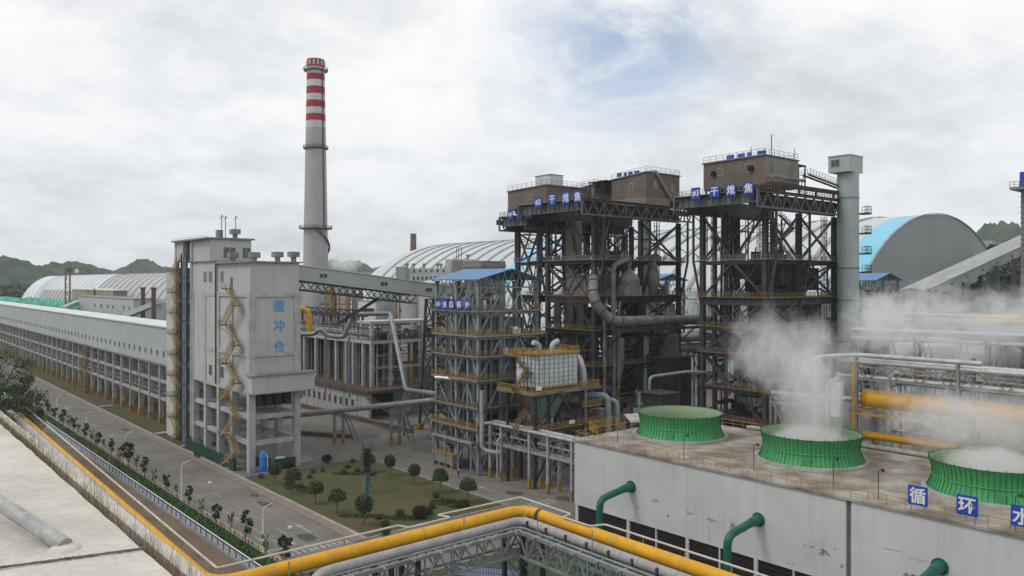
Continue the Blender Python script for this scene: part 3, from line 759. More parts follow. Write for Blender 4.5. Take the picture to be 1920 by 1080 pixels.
for k in range(14):
    a = 2*math.pi*k/14; b.box(cx+math.cos(a)*3.6-.25, cx+math.cos(a)*3.6+.25, cy+math.sin(a)*3.6-.25, cy+math.sin(a)*3.6+.25, zc_(124), zc_(115))
b.build('vent_slots', M['chimwhite'], t)
def ringplat(z, r0, r1, nm='gallery_ring'):
    b = MB(); n = 28; b.lathe((cx, cy), [(r0, z-.5), (r1, z-.12), (r1, z)], n, cap=True, cap0=False)
    b.build(nm, M['rust'] if z < 110 else M['gsteel'], t)
    b = MB(); b.rail([(cx+r1*math.cos(2*math.pi*i/n), cy+r1*math.sin(2*math.pi*i/n), z) for i in range(n+1)], 1.15, 1.4, .12, 1); b.build('railing', M['rust'], t)
ringplat(zc_(133), 3.5, 4.9); ringplat(zc_(279), 3.9, 5.0); ringplat(zc_(429), 4.4, 6.6)
b = MB(); prev = None
for i in range(13):
    a = R(-125+i*11); z = zc_(427)-i*.9; r_ = 5.5; p = Vector((cx+r_*math.cos(a), cy+r_*math.sin(a), z))
    if prev: b.beam(prev, p, .8, .25); b.beam(prev+Vector((0, 0, 1.1)), p+Vector((0, 0, 1.1)), .12); b.beam(p, p+Vector((0, 0, 1.1)), .1)
    prev = p
b.build('spiral_stair', M['rust'], t)
b = MB(); a = R(-75)
for z0, z1 in ((zc_(429), zc_(279)), (zc_(279), zc_(133))):
    for k in (-.02, .09):
        b.beam((cx+(rr(z0)+.25)*math.cos(a+k), cy+(rr(z0)+.25)*math.sin(a+k), z0), (cx+(rr(z1)+.25)*math.cos(a+k), cy+(rr(z1)+.25)*math.sin(a+k), z1), .16)
    zz1 = z0
    while zz1 < z1: b.beam((cx+(rr(zz1)+.25)*math.cos(a-.02), cy+(rr(zz1)+.25)*math.sin(a-.02), zz1), (cx+(rr(zz1)+.25)*math.cos(a+.09), cy+(rr(zz1)+.25)*math.sin(a+.09), zz1), .14); zz1 += .8
b.build('ladder', M['rust'], t)
x, y = P(775, 620)
b = MB(); b.lathe((x, y), [(3.4, 0), (2.3, Zy(448, 620)), (2.4, Zy(446, 620)), (2.2, Zy(438, 620))], 20)
tag(b.build('brick_chimney', M['brick'], smooth=True), 'small slim brown brick chimney on the skyline beside the great dome', 'chimney')

# ================================================================ DOMES
def dome(t, uc, a, b_, v0, v1, m, seg=48, st=10, shellname='shell'):
    mb = MB(); n = max(1, int((v1-v0)/st))
    for j in range(n+1):
        v = v0+(v1-v0)*j/n
        for i in range(seg+1):
            th = math.pi*i/seg; mb.v.append((uc-a*math.cos(th), v, b_*math.sin(th)))
    for j in range(n):
        for i in range(seg):
            k = j*(seg+1)+i; mb.f.append((k, k+1, k+seg+2, k+seg+1))
    return mb.build(shellname, m, t, smooth=True)
def ribs(t, uc, a, b_, vs, m, w=1.0, h=.35, seg=48, nm='rib'):
    for v in vs:
        mb = MB()
        for i in range(seg):
            t0 = math.pi*i/seg; t1 = math.pi*(i+1)/seg
            mb.beam((uc-(a+h)*math.cos(t0), v, (b_+h)*math.sin(t0)), (uc-(a+h)*math.cos(t1), v, (b_+h)*math.sin(t1)), w, h)
        mb.build(nm, m, t)
def endcap(t, uc, a, b_, v, L_, m, seg=40, nm='rounded_end'):
    mb = MB(); nr = 10
    for j in range(nr+1):
        ph = math.pi/2*j/nr; c = math.cos(ph); s = math.sin(ph)
        for i in range(seg+1):
            th = math.pi*i/seg; mb.v.append((uc-a*c*math.cos(th), v+L_*s, b_*c*math.sin(th)))
    for j in range(nr):
        for i in range(seg):
            k = j*(seg+1)+i; mb.f.append((k, k+1, k+seg+2, k+seg+1))
    return mb.build(nm, m, t, smooth=True)
UC, DA, DB = 355, 84, 66.2
t = thing('storage_dome', 'huge pale arched storage hall with a cyan band, behind the dark steel towers', 'storage hall', (UC, 320, 0))
dome(t, UC, DA, DB, 151, 338, M['dome']); dome(t, UC, DA, DB, 353, 490, M['dome'])
dome(t, UC, DA, DB, 140, 151, M['domeblue'], shellname='blue_band'); dome(t, UC, DA, DB, 338, 353, M['domeblue'], shellname='blue_band')
endcap(t, UC, DA, DB, 490, 70, M['dome'])
mb = MB(); seg = 60
mb.poly([(UC-DA*math.cos(math.pi*i/seg), 140, DB*math.sin(math.pi*i/seg)) for i in range(seg+1)]); mb.build('end_wall', M['domeend'], t)
ribs(t, UC, DA, DB, [164+13*k for k in range(14)]+[366+13*k for k in range(10)], M['rib'], 2.0)
ribs(t, UC, DA, DB, [139.9], M['rib'], .8, nm='edge_trim')
lo = MB(); x, y = P(1862, 420); lo.prism([(x-30, y-10, 0), (x+25, y-10, 0), (x+25, y-10, Zy(470, 400)), (x-30, y-10, Zy(452, 400))], (0, 60, 0))
tag(lo.build('low_hall', M['domeend']), 'pale sloping roofed hall just right of the great dome', 'building')
UL, LA, LB = 110, 23, 41.8
t = thing('storage_dome', 'long low arched storage hall with white end, far left beyond the gallery', 'storage hall', (UL, 480, 0))
mb = MB(); mb.poly([(UL-LA*math.cos(math.pi*i/40), 292, LB*math.sin(math.pi*i/40)) for i in range(41)]); mb.build('end_wall', M['domeend'], t)
dome(t, UL, LA, LB, 292, 560, M['domeb']); dome(t, UL, LA, LB, 560, 612, M['domew'], shellname='white_shell'); endcap(t, UL, LA, LB, 612, 40, M['domew'])
mb = MB(); seg = 20
for j in range(16):
    va, vb = 430+j*8.1, 430+(j+1)*8.1
    for i in range(seg):
        ta = R(52)+R(76)*i/seg; tb_ = R(52)+R(76)*(i+1)/seg
        mb.poly([(UL-(LA+.15)*math.cos(ta), va, (LB+.15)*math.sin(ta)), (UL-(LA+.15)*math.cos(tb_), va, (LB+.15)*math.sin(tb_)), (UL-(LA+.15)*math.cos(tb_), vb, (LB+.15)*math.sin(tb_)), (UL-(LA+.15)*math.cos(ta), vb, (LB+.15)*math.sin(ta))])
mb.build('white_ridge_sheeting', M['domew'], t)
ribs(t, UL, LA, LB, [297.5+9.5*k for k in range(30)], M['rib'], .32, .2, 30)
b = MB(); a1 = PX(215, 1000); a2 = PX(740, 800); b.beam(Vector(a1)+Vector((0, 0, 22)), Vector(a2)+Vector((0, 0, 24)), 40, 47)
tag(b.build('distant_roof', M['bsteel']), 'long low grey blue roof behind the left storage hall', 'building')

# ================================================================ DARK STEEL TOWERS
def xbrace(t, a, b_, c, d, w, m='dsteel', nm='brace'):
    """X between corners a-c and b-d"""
    q = MB(); q.beam(a, c, w); q.beam(b_, d, w*.96); q.build(nm, M[m], t)
def steel_tower(name, label, us, vs, zs, ztop, front, colw, seed, m='dsteel', over=3.0, sign_z=None, vback=None):
    rnd = random.Random(seed)
    t = thing(name, label, 'steel tower', (us[0], vs[0], 0))
    for u in us:
        for v in vs:
            c = MB(); c.hcol(u, v, .1, ztop-3.4, colw); c.build('column', M[m], t)
            MB().box(u-.9, u+.9, v-.9, v+.9, 0, .8).build('footing', M['concdark'], t)
    lv = zs+[ztop-3.4]
    for k, z in enumerate(zs):
        h = 1.6 if k == len(zs)-2 else .8
        for v in vs: MB().box(us[0]+colw/2, us[-1]-colw/2, v-.22, v+.22, z-h, z).build('girder', M[m], t)
        for u in us: MB().box(u-.22, u+.22, vs[0]+colw/2, vs[-1]-colw/2, z-h, z).build('girder', M[m], t)
    zz = [0.5]+zs+[ztop-3.4]
    for k in range(len(zz)-1):
        z0, z1 = zz[k]+.1, zz[k+1]-.4
        u, v = us[0], vs[0]
        # front face (-x): chevrons and crosses in alternation
        vm = (vs[0]+vs[-1])/2; q = MB()
        if k % 2 == 0: q.beam((u, vs[0], z1), (u, vm, z0), .42); q.beam((u, vs[-1], z1), (u, vm, z0), .42)
        else: q.beam((u, vs[0], z0), (u, vm, z1), .42); q.beam((u, vs[-1], z0), (u, vm, z1), .42)
        q.build('brace', M[m], t)
        for i in range(len(us)-1):
            if (k+i) % 3 != 2: xbrace(t, (us[i], v, z0), (us[i+1], v, z0), (us[i+1], v, z1), (us[i], v, z1), .42, m)
            if (k+i) % 2 == 0: xbrace(t, (us[i], vs[-1], z0), (us[i+1], vs[-1], z0), (us[i+1], vs[-1], z1), (us[i], vs[-1], z1), .38, m)
        if k % 2: xbrace(t, (us[-1], vs[0], z0), (us[-1], vs[-1], z0), (us[-1], vs[-1], z1), (us[-1], vs[0], z1), .38, m)
    # decks with railings
    for k, z in enumerate(zs):
        x0, x1 = us[0]-.8, us[-1]+.8; y0, y1 = vs[0]-1.3, vs[-1]+1.0
        d = MB()
        if k % 2 == 0: d.box(x0, x1, y0, (y0+y1)/2, z+.002, z+.1); d.box(x0, us[1], (y0+y1)/2, y1, z+.002, z+.1)
        else: d.box(x0, x1, y0, vs[0]+3.5, z+.002, z+.1); d.box(us[1], x1, vs[0]+3.5, y1, z+.002, z+.1)
        d.build('deck', M['dsteel2'], t)
        r = MB(); r.rail([(x0, y1, z+.1), (x0, y0, z+.1), (x1, y0, z+.1), (x1, y1, z+.1)], 1.1, .95, .075, 2)
        r.build('railing', M['yrail' if k < len(zs)-1 else 'gsteel'], t)
    # outriggers that carry the crane runway beyond each side
    for (vv, vo) in ((vs[0], vs[0]-over), (vs[-1], vs[-1]+over)):
        for u in us:
            q = MB(); zb = zs[-1]; q.beam((u, vo, ztop-3.4), (u, vo, zb), .42); q.beam((u, vo, zb), (u, vv, zs[-2]-3.5 if len(zs) > 2 else zb-9), .42)
            q.beam((u, vo, zb), (u, vv, zb), .26)
            n = 5; dz = (ztop-3.4-zb)/n
            for i in range(n):
                za = zb+dz*i
                if i % 2: q.beam((u, vo, za), (u, vv, za+dz), .16)
                else: q.beam((u, vv, za), (u, vo, za+dz), .16)
            q.build('outrigger', M[m], t)
    # runway: lattice girders either side, plate girder across the front
    x0, x1 = us[0]-front, us[-1]+2.0
    for vo in (vs[0]-over, vs[-1]+over):
        q = MB(); zt, zb = ztop, ztop-3.2
        q.beam((x0, vo, zt), (x1, vo, zt), .45); q.beam((x0, vo, zb), (x1, vo, zb), .4)
        x = x0; k = 0; st = 1.85
        while x < x1-.3:
            q.beam((x, vo, zb if k % 2 else zt), (min(x+st, x1), vo, zt if k % 2 else zb), .26)
            if k % 4 == 0: q.beam((x, vo, zb), (x, vo, zt), .26)
            x += st; k += 1
        q.beam((x0, vo, zb), (x0, vo, zt), .35)
        q.build('lattice_girder', M['msteel'], t)
        q = MB()
        q.box(x0, x1, vo+.9, vo+1.2 if vo < vs[0] else vo+1.3, ztop-1.7, ztop-.4); q.build('runway_beam', M['dsteel2'], t)
        q = MB(); q.rail([(x0, vo-.5, ztop+.25), (x1, vo-.5, ztop+.25)], 1.15, 1.1, .075, 1); q.build('railing', M['yrail'], t)
    q = MB(); q.box(x0+.1, x1, vs[0]-over-.8, vs[0]-over+1.4, ztop+.23, ztop+.3); q.box(x0+.1, us[0]+3.0, vs[0]-over+1.4, vs[-1]+over+.8, ztop+.1, ztop+.22); q.box(us[0]+3, x1, vs[-1]+over-1.4, vs[-1]+over+.8, ztop+.23, ztop+.3); q.build('top_deck', M['dsteel2'], t)
    q = MB(); q.box(x0+1.0, x0+1.3, vs[0]-over+.3, vs[-1]+over-.3, ztop-2.1, ztop)
    y = vs[0]-over+.3
    while y < vs[-1]+over: q.box(x0+.8, x0+1.0, y, y+.12, ztop-2.1, ztop); y += 1.6
    q.box(x0+.8, x0+1.6, vs[0]-over+.3, vs[-1]+over-.3, ztop-2.25, ztop-2.1); q.build('plate_girder', M['msteel'], t)
    for v in vs: 
        q = MB(); q.box(x0+1.3, us[-1], v-.3, v+.3, ztop-3.3, ztop); q.build('plate_girder', M[m], t)
    q = MB(); q.rail([(x0, vs[-1]+over, ztop+.25), (x0, vs[0]-over, ztop+.25)], 1.15, 1.1, .075, 1); q.build('railing', M['gsteel'], t)
    return t
def clutter(t, us, vs, z0, z1, n, seed, mats=('gsteel', 'bsteel', 'dsteel2', 'duct', 'rust')):
    rnd = random.Random(seed)
    for i in range(n):
        x = rnd.uniform(us[0]+1, us[-1]-1); y = rnd.uniform(vs[0]+1, vs[-1]-1); r = rnd.choice((.12, .18, .25, .35, .5))
        za = rnd.uniform(z0, z0+(z1-z0)*.6); zb = za+rnd.uniform(3, 12); b = MB()
        if rnd.random() < .55:
            pts = [(x, y, za), (x, y, min(zb, z1)), (x+rnd.uniform(-4, 4), y, min(zb, z1))] if rnd.random() < .5 else [(x, y, za), (x, y, min(zb, z1)), (x, y+rnd.uniform(-4, 4), min(zb, z1))]
        elif rnd.random() < .5: pts = [(us[0]+.5, y, za), (x, y, za), (x, y, za-rnd.uniform(1, 4))]
        else: pts = [(x, vs[0]-.5, za), (x, y, za), (x, y, za+rnd.uniform(1, 4))]
        b.tube(fillet(pts, r*3, 4), r, 8); b.build('pipe', M[rnd.choice(mats)], t, smooth=True)
def framing(t, us, vs, zs, n, seed):
    rnd = random.Random(seed)
    for i in range(n):
        k = rnd.randrange(len(zs)-1); z0, z1 = zs[k]+.2, zs[k+1]-.3; b = MB(); w_ = rnd.choice((.14, .2, .26, .32)); r_ = rnd.random()
        x = rnd.uniform(us[0]+.4, us[-1]-.4); y = rnd.choice((vs[0]+.3, vs[0]+.3, (vs[0]+vs[-1])/2, vs[-1]-.4, rnd.uniform(vs[0], vs[-1])))
        if r_ < .35: b.beam((x, y, z0), (x, y, z1), w_)
        elif r_ < .6: zz_ = rnd.uniform(z0, z1); x2 = min(us[-1], x+rnd.uniform(4, 12)); b.beam((x, y, zz_), (x2, y, zz_), w_)
        elif r_ < .8: x2 = x+rnd.choice((-1, 1))*rnd.uniform(2.5, 6); b.beam((x, y, z0), (min(max(x2, us[0]), us[-1]), y, z1), w_)
        else: b.beam((us[0]+.3, rnd.uniform(vs[0], vs[-1]), z0), (us[0]+.3, rnd.uniform(vs[0], vs[-1]), z1), w_)
        b.build('secondary_member', M[rnd.choice(('dsteel', 'dsteel2', 'msteel', 'dsteel', 'rust'))], t)
def laced(t, x, y, z0, z1, w=.9, m='dsteel2'):
    b = MB()
    for sx in (-.5, .5):
        for sy in (-.5, .5): b.beam((x+sx*w, y+sy*w, z0), (x+sx*w, y+sy*w, z1), .13)
    z = z0; k = 0
    while z < z1-w: b.beam((x-.5*w if k % 2 else x+.5*w, y-.5*w, z), (x+.5*w if k % 2 else x-.5*w, y-.5*w, z+w), .09); b.beam((x-.5*w, y-.5*w if k % 2 else y+.5*w, z), (x-.5*w, y+.5*w if k % 2 else y-.5*w, z+w), .09); z += w; k += 1
    b.build('laced_post', M[m], t)
def boxes(t, us, vs, zs, n, seed):
    rnd = random.Random(seed)
    for i in range(n):
        x = rnd.uniform(us[0]+.5, us[-1]-2.5); y = rnd.uniform(vs[0], vs[-1]-2); z = rnd.choice(zs)+.12
        w_, d_, h_ = rnd.uniform(.5, 2.4), rnd.uniform(.5, 2.0), rnd.uniform(.6, 2.4); b = MB()
        b.box(x, x+w_, y, y+d_, z, z+h_)
        b.tube([(x+w_/2, y+d_/2, z+h_), (x+w_/2, y+d_/2, z+h_+rnd.uniform(.3, 1.2))], .15, 8)
        if rnd.random() < .5: b.box(x-.12, x, y+.1, y+d_-.1, z+.2, z+h_*.8)
        b.build('equipment_box', M[rnd.choice(('gsteel', 'dsteel2', 'duct', 'rust', 'dustgrey', 'bsteel'))], t)
def zigzag(t, x, y0, y1, zs, m='yrail', axis='y', w=.8):
    st = MB(); k = 0
    for a, c in zip(zs, zs[1:]):
        ya, yb = (y0, y1) if k % 2 == 0 else (y1, y0)
        if axis == 'y': st.flight((x, ya, a), (x, yb, c), w, (1, 0, 0), t=.08); st.box(x-w, x+w, yb-.6, yb+.6, c-.08, c)
        else: st.flight((ya, x, a), (yb, x, c), w, (0, 1, 0), t=.08); st.box(yb-.6, yb+.6, x-w, x+w, c-.08, c)
        k += 1
    return st.build('staircase', M[m], t)

# --- tower two
U2 = [135, 151.4, 166.2]; V2 = [130, 146]
T2 = steel_tower('steel_tower', 'dark steel coke cooling tower carrying the #2 signs, in the middle of the picture', U2, V2, [9.0, 18.0, 26.4, 34.4, 43.0], 56.5, 7.2, 1.0, 1)
clutter(T2, (135, 166), (130, 146), 2, 40, 78, 5); boxes(T2, (135, 166), (129, 146), [9, 18, 26.4, 34.4, 43], 60, 6)
zigzag(T2, 136.6, 140.5, 144.5, [0, 3, 6, 9, 12, 15, 18, 20.8, 23.6, 26.4, 29, 31.7, 34.4], 'dustgrey')
b = MB(); b.lathe((158, 138), [(1.2, 2), (5.2, 9), (5.6, 12), (5.6, 24), (4.4, 28), (2.2, 33)], 24); b.build('furnace_vessel', M['dsteel2'], T2, smooth=True)
b = MB(); b.lathe((143.5, 131.6), [(.6, 10), (2.3, 17), (2.5, 18.3), (2.5, 24.5)], 20); b.build('dust_hopper', M['bsteel'], T2, smooth=True)
b = MB(); b.box(139, 149, 136, 144, 26.5, 31.5); b.build('casing', M['dsteel2'], T2)
b = MB(); b.box(137, 146, 133, 141, 34.5, 39.4)
for k in range(7): b.box(137+k*1.4, 137.25+k*1.4, 132.8, 133, 35.2, 39.4)
b.box(136.6, 146.5, 132.4, 141.3, 39.4, 39.8); b.build('boiler_hood', M['dustgrey'], T2)
b = MB(); b.lathe((146.5, 129.5), [(2.6, 34.5), (2.6, 37.2), (2.7, 38.6), (1.2, 40.4), (.5, 41.2), (.5, 43.8)], 20); b.build('settling_hood', M['duct'], T2, smooth=True)
b = MB(); b.box(143.7, 149.3, 127.8, 131.8, 34.5, 37.0); b.build('hood_box', M['bsteel'], T2)
b = MB(); b.lathe((155.5, 129.5), [(.5, 34.5), (1.5, 37), (1.7, 40), (.8, 42.5), (.4, 43.5)], 14); b.build('cyclone', M['duct'], T2, smooth=True)
for x, y in ((154.5, 131.5),):
    b = MB(); b.tube([(x, y, 8), (x, y, 54)], 1.15, 16); b.build('lift_shaft', M['shaft'], T2, smooth=True)
b = MB(); b.box(138.2, 141.0, 140, 143, 9, 53); b.build('lift_shaft', M['dustgrey'], T2)
b = MB(); b.tube(fillet([(139.6, 128.3, 26.5), (139.6, 128.3, 41.8), (146.5, 129.3, 43.6), (146.5, 129.5, 42)], 1.5), .62, 12); b.build('pipe', M['duct'], T2, smooth=True)
for k, (x, y) in enumerate(((140.6, 129), (142.2, 129), (136.9, 128.6))):
    b = MB(); b.tube(fillet([(x, y, 6+k*2), (x, y, 31), (x+2.4, y+1.5, 34)], 1.5), .42, 10); b.build('pipe', M['duct'], T2, smooth=True)
for k in range(9):
    x = 152.8+k*1.1; b = MB(); b.beam((x, 146.5, 35), (x-.6*((k % 3)-1), 146.5, 53.2), .24); b.build('hanger', M['dsteel2'], T2)
for k in range(8):
    x = 160.0+k*.55; b = MB(); b.beam((x+1.2*((k % 3)-1)*.4, 138, 35), (x, 138, 53.2), .2); b.build('hanger', M['dsteel2'], T2)
for y in (133.5, 137, 141.5):
    b = MB(); b.box(134.9, 135.3, y, y+2.2, 26.8, 33.2); b.build('wall_panel', M['dsteel2'], T2)
b = MB(); b.box(152, 164, 131, 144.5, 9.1, 17); b.build('casing', M['dsteel2'], T2)
b = MB(); b.box(137, 150, 133, 145, .2, 8); b.build('casing', M['concdark'], T2)
b = MB(); b.box(160, 165.6, 129.2, 135, 18.1, 24.6)
for k in range(5): b.box(160+k*1.2, 160.1+k*1.2, 129.1, 129.2, 18.1, 24.6)
b.build('equipment_cabin', M['dustgrey'], T2)
for x in range(10): b = MB(); b.beam((136+x*3, 129.6, 43.3), (136+x*3, 129.6, 45.3), .1); b.build('stanchion', M['dsteel2'], T2)

framing(T2, (135, 166), (130, 146), [0, 9, 18, 26.4, 34.4, 43, 53], 95, 71)
for x in (140.5, 146.2, 156.5, 161.5): laced(T2, x, 145.5, 34.5, 53.2)
for x in (144, 158.8): laced(T2, x, 131, 9.2, 53.2)
# big stained duct from tower two towards tower three
du = thing('gas_duct', 'big stained grey beige duct bending in front of the middle steel tower', 'duct', (135, 125, 0))
pts = fillet([(137.2, 132.5, 38.4), (133.6, 129.0, 39.0), (131.2, 126.9, 33.8), (134.5, 124.6, 28.9), (171.5, 122.3, 28.4), (177.5, 121.4, 22), (181, 119.5, 12)], 4.5, 8)
b = MB(); b.tube(pts, 1.18, 20); b.build('pipe_run', M['duct'], du, smooth=True)
for k in range(3, len(pts)-3, 4):
    p = Vector(pts[k]); q = (Vector(pts[k+1])-p).normalized(); b = MB(); b.tube([p-q*.12, p+q*.12], 1.32, 20); b.build('flange', M['dsteel'], du, smooth=True)
for x in (140, 149, 158, 167):
    b = MB(); b.beam((x, 124.2, 27.2), (x, 130, 27.2), .35); b.beam((x, 124.2, 27.2), (x, 130, 22.5), .25); b.build('bracket', M['dsteel'], du)
b = MB(); b.box(135, 171, 122.4, 123.0, 26.3, 26.9); b.build('support_beam', M['dsteel'], du)

# sheds on top of tower two
def shed(label, x0, x1, y0, y1, z0, z1, m, rail=True, wins=(), slope=.5, seed=0, roofm='gsteel'):
    t = thing('machine_shed', label, 'shed', (x0, y0, z0))
    b = MB(); b.prism([(x0, y0, z0+.01), (x0, y1, z0+.01), (x0, y1, z1), (x0, y0, z1+slope)], (x1-x0, 0, 0)); b.build('wall', M[m], t)
    b = MB(); b.prism([(x0-.35, y0-.35, z1+slope+.01), (x0-.35, y1+.35, z1+.01), (x0-.35, y1+.35, z1+.2), (x0-.35, y0-.35, z1+slope+.2)], (x1-x0+.7, 0, 0)); b.build('roof', M[roofm], t)
    if rail: b = MB(); b.rail([(x0, y1, z1+.2), (x0, y0, z1+slope+.2), (x1, y0, z1+slope+.2), (x1, y1, z1+.2)], 1.3, 1.8, .07, 1); b.build('railing', M['gsteel'], t)
    b = MB(); b.box(x0-.02, x1, y0-.02, y0, z0, z0+.02)
    for (f, p, z, w_, h_) in wins:
        if f == '-x': window(t, x0-.01, p, z, w_, h_, '-x')
        else: window(t, p, y0-.01, z, w_, h_, '-y')
    return t
s2 = shed('brown dusty crane shed with sloping duct, on top of the #2 tower', 153, 166.2, 129.6, 141.2, 57.0, 64.2, 'brown', wins=(('-x', 134.5, 61.2, 1.0, 1.7), ('-x', 138.6, 60.2, .9, 1.4), ('-y', 156.5, 61.5, 1.0, 1.7), ('-y', 163.4, 61.0, 1.0, 1.7)), slope=1.0)
b = MB(); b.beam((156.6, 129.3, 65.2), (163.4, 129.3, 58.2), .6, .9); b.build('sloping_duct', M['dustgrey'], s2)
b = MB(); b.box(152.6, 166.4, 129.3, 141.4, 57.0, 59.0); b.build('base_band', M['dustgrey'], s2)
b = MB(); b.lathe((156, 131.5), [(1, 64.6), (1, 65.9)], 12); b.box(157.5, 159.2, 131, 133, 64.9, 66.2); b.build('roof_unit', M['dustgrey'], s2)
b = MB(); b.box(151.0, 166, 141.3, 147.8, 64.0, 64.25)
for y in (142.5, 145, 147.5): b.beam((151.4, y, 57.1), (151.4, y, 64.0), .24)
b.beam((151.4, 141.3, 60.5), (151.4, 147.6, 60.5), .2); b.beam((151.4, 147.6, 57.4), (151.4, 142.5, 63.8), .16); b.box(155, 164, 141.6, 146.4, 57.1, 62.4); b.build('open_bay', M['dsteel2'], s2)
b = MB()
for k, y in enumerate((133.0, 135.2, 137.2, 139.0)): b.box(153.6, 153.75, y-.6, y+(.9 if k != 2 else .3), 65.0, 66.0)
b.build('roof_letter_boards', M['bluesign'], s2)
shed('low rust brown shed behind the #2 sign boards on the tower top', 136.5, 151, 148.2, 163.4, 57.0, 61.9, 'brown', wins=(('-x', 154.5, 59.4, 1.2, 1.2),))
b = MB(); b.box(146, 152, 151, 158.5, 56.9, 63.2)
for z in (58.5, 60.5): b.box(145.9, 146, 151, 158.5, z, z+.1)
g_ = thing('plant_room', 'pale blue grey box cabin with rust specks on top of the left steel tower', 'cabin', (149, 154, 61.9))
b = MB(); b.box(146, 150.6, 156.8, 163, 61.95, 66.8); b.build('wall', M['bagbox'], g_)
b = MB(); b.box(145.8, 150.8, 156.6, 163.2, 66.8, 66.95); b.build('roof', M['gsteel'], g_)
shed('long grey brown shed behind the pale cabin', 152, 166, 146.5, 152, 57.0, 63.0, 'dustgrey')

# --- tower three
U3 = [150, 163.4, 179.0]; V3 = [94.4, 110.4]
T3 = steel_tower('steel_tower', 'dark steel coke cooling tower carrying the #3 signs, right of the middle one', U3, V3, [7.5, 14.5, 22.0, 27.8, 34.4, 42.6], 56.6, 7.0, 1.05, 2, over=2.6)
clutter(T3, (152, 178), (95, 110), 2, 36, 64, 15); boxes(T3, (150, 178), (94, 109), [7.5, 14.5, 22, 27.8, 34.4, 42.6], 44, 16)
b = MB(); b.lathe((165, 102.5), [(2, 22), (5.0, 28), (5.2, 33.5)], 28); b.build('furnace_vessel', M['dsteel2'], T3, smooth=True)
for (xa, xb, ya, yb, za, zb2) in ((157.5, 173, 97, 108, 38.6, 42.2), (160, 170, 98, 106, 34.5, 38.5), (158.6, 163, 96.2, 99, 37.2, 41.6), (168, 175, 96, 101, 36.0, 41.0), (162, 164, 95.8, 97, 34.5, 37)):
    b = MB(); b.box(xa, xb, ya, yb, za, zb2); b.box(xa-.15, xb+.15, ya-.15, yb+.15, zb2, zb2+.15)
    for q_ in range(int((xb-xa)/1.5)): b.box(xa+.3+q_*1.5, xa+.42+q_*1.5, ya-.12, ya, za, zb2)
    b.build('dust_hood', M['dsteel2'], T3)
b = MB(); b.lathe((160.5, 102.5), [(4.6, .3), (4.9, 11.6), (5.2, 12.0)], 28); b.build('furnace_base', M['dsteel2'], T3, smooth=True)
for z0, z1 in ((10.5, 12.2), (13.6, 15.6)):
    b = MB(); b.lathe((160.5, 102.5), [(5.25, z0), (5.25, z1)], 28); b.build('cladding_ring', M['dustgrey'], T3, smooth=True)
    b = MB()
    for k in range(28):
        a = 2*math.pi*k/28; b.box(160.5+5.3*math.cos(a)-.09, 160.5+5.3*math.cos(a)+.09, 102.5+5.3*math.sin(a)-.09, 102.5+5.3*math.sin(a)+.09, z0-.1, z1+.2)
    b.build('ring_posts', M['dsteel'], T3)
b = MB(); b.lathe((160.5, 102.5), [(5.3, 12.2), (5.5, 12.6), (5.3, 13.6)], 28); b.lathe((160.5, 102.5), [(5.6, 15.6), (4.2, 20), (4.2, 21.5)], 28); b.build('furnace_shell', M['dsteel'], T3, smooth=True)
b = MB(); b.box(166, 177, 96.5, 109, 22.1, 33.6); b.build('casing', M['dsteel2'], T3)
b = MB(); b.box(152, 160, 104, 109.5, 22.2, 26); b.build('casing', M['dsteel2'], T3)
b = MB(); b.box(168, 177, 96, 108, .2, 13.8); b.build('casing', M['dsteel2'], T3)
for k in range(10):
    x = 155.5+k*.65; b = MB(); b.beam((x+.5*((k % 3)-1), 109, 28), (x, 109, 53.2), .2 if k % 3 else .42); b.build('hanger', M['dsteel2'], T3)
for y, w_ in ((107.6, .8), (104.6, .5)):
    b = MB(); b.hcol(150.6, y, .3, 53.3, w_); b.build('column', M['dsteel2'], T3)
zigzag(T3, 164.6, 96.5, 100, [22, 25, 27.8, 31, 34.4, 38.5, 42.6, 47, 50, 53.3], 'dustgrey')
s3 = shed('brown dusty crane shed with grey end wall, on top of the #3 tower', 150.0, 163.4, 94.6, 110.2, 58.9, 64.6, 'brown', wins=(('-x', 105.7, 61.6, 1.2, 1.6), ('-x', 98.9, 61.8, 1.1, 1.6), ('-y', 152.5, 61.6, 1.1, 1.8), ('-y', 160.3, 61.2, 1.1, 1.8)), slope=.25)
b = MB(); b.box(150.05, 163.45, 94.52, 94.6, 58.9, 64.7); b.build('end_wall', M['dustgrey'], s3)
b = MB(); b.box(149.3, 150, 106.9, 107.8, 61.7, 62.7); b.box(149.3, 150, 97.2, 98.3, 61.9, 62.9); b.build('fan_hood', M['black'], s3)
b = MB(); b.box(163.4, 168.5, 95.5, 101, 64.2, 64.5)
for x in (165.5, 168.3):
    for y in (95.7, 100.8): b.beam((x, y, 57.2), (x, y, 64.2), .25)
b.beam((163.4, 95.6, 61), (168.5, 95.6, 61), .2); b.beam((165.5, 95.6, 57.2), (168.3, 95.6, 64), .16); b.build('open_bay', M['dsteel2'], s3)
b = MB()
for k, (y, w_) in enumerate(((104.5, 1.9), (101.7, 1.8), (99.6, 1.1), (96.6, 2.1))): b.box(152, 152.15, y-w_/2, y+w_/2, 65.3, 66.3)
b.build('roof_letter_boards', M['bluesign'], s3)
b = MB(); b.beam((155, 96, 64.8), (155, 96, 70.0), .14); b.beam((158, 103, 64.8), (158, 103, 68.6), .1); b.beam((166, 97, 64.5), (166, 97, 68.2), .1); b.build('antenna', M['dsteel'], s3)
b = MB()
for x in (150.4, 156.5, 162.8, 170, 178):
    for y in (94.0, 109.8): b.beam((x, y, 57), (x, y, 58.9), .35)
b.box(149, 181, 91.6, 93.8, 58.3, 58.9); b.box(150, 163, 93.8, 110, 58.5, 58.88)
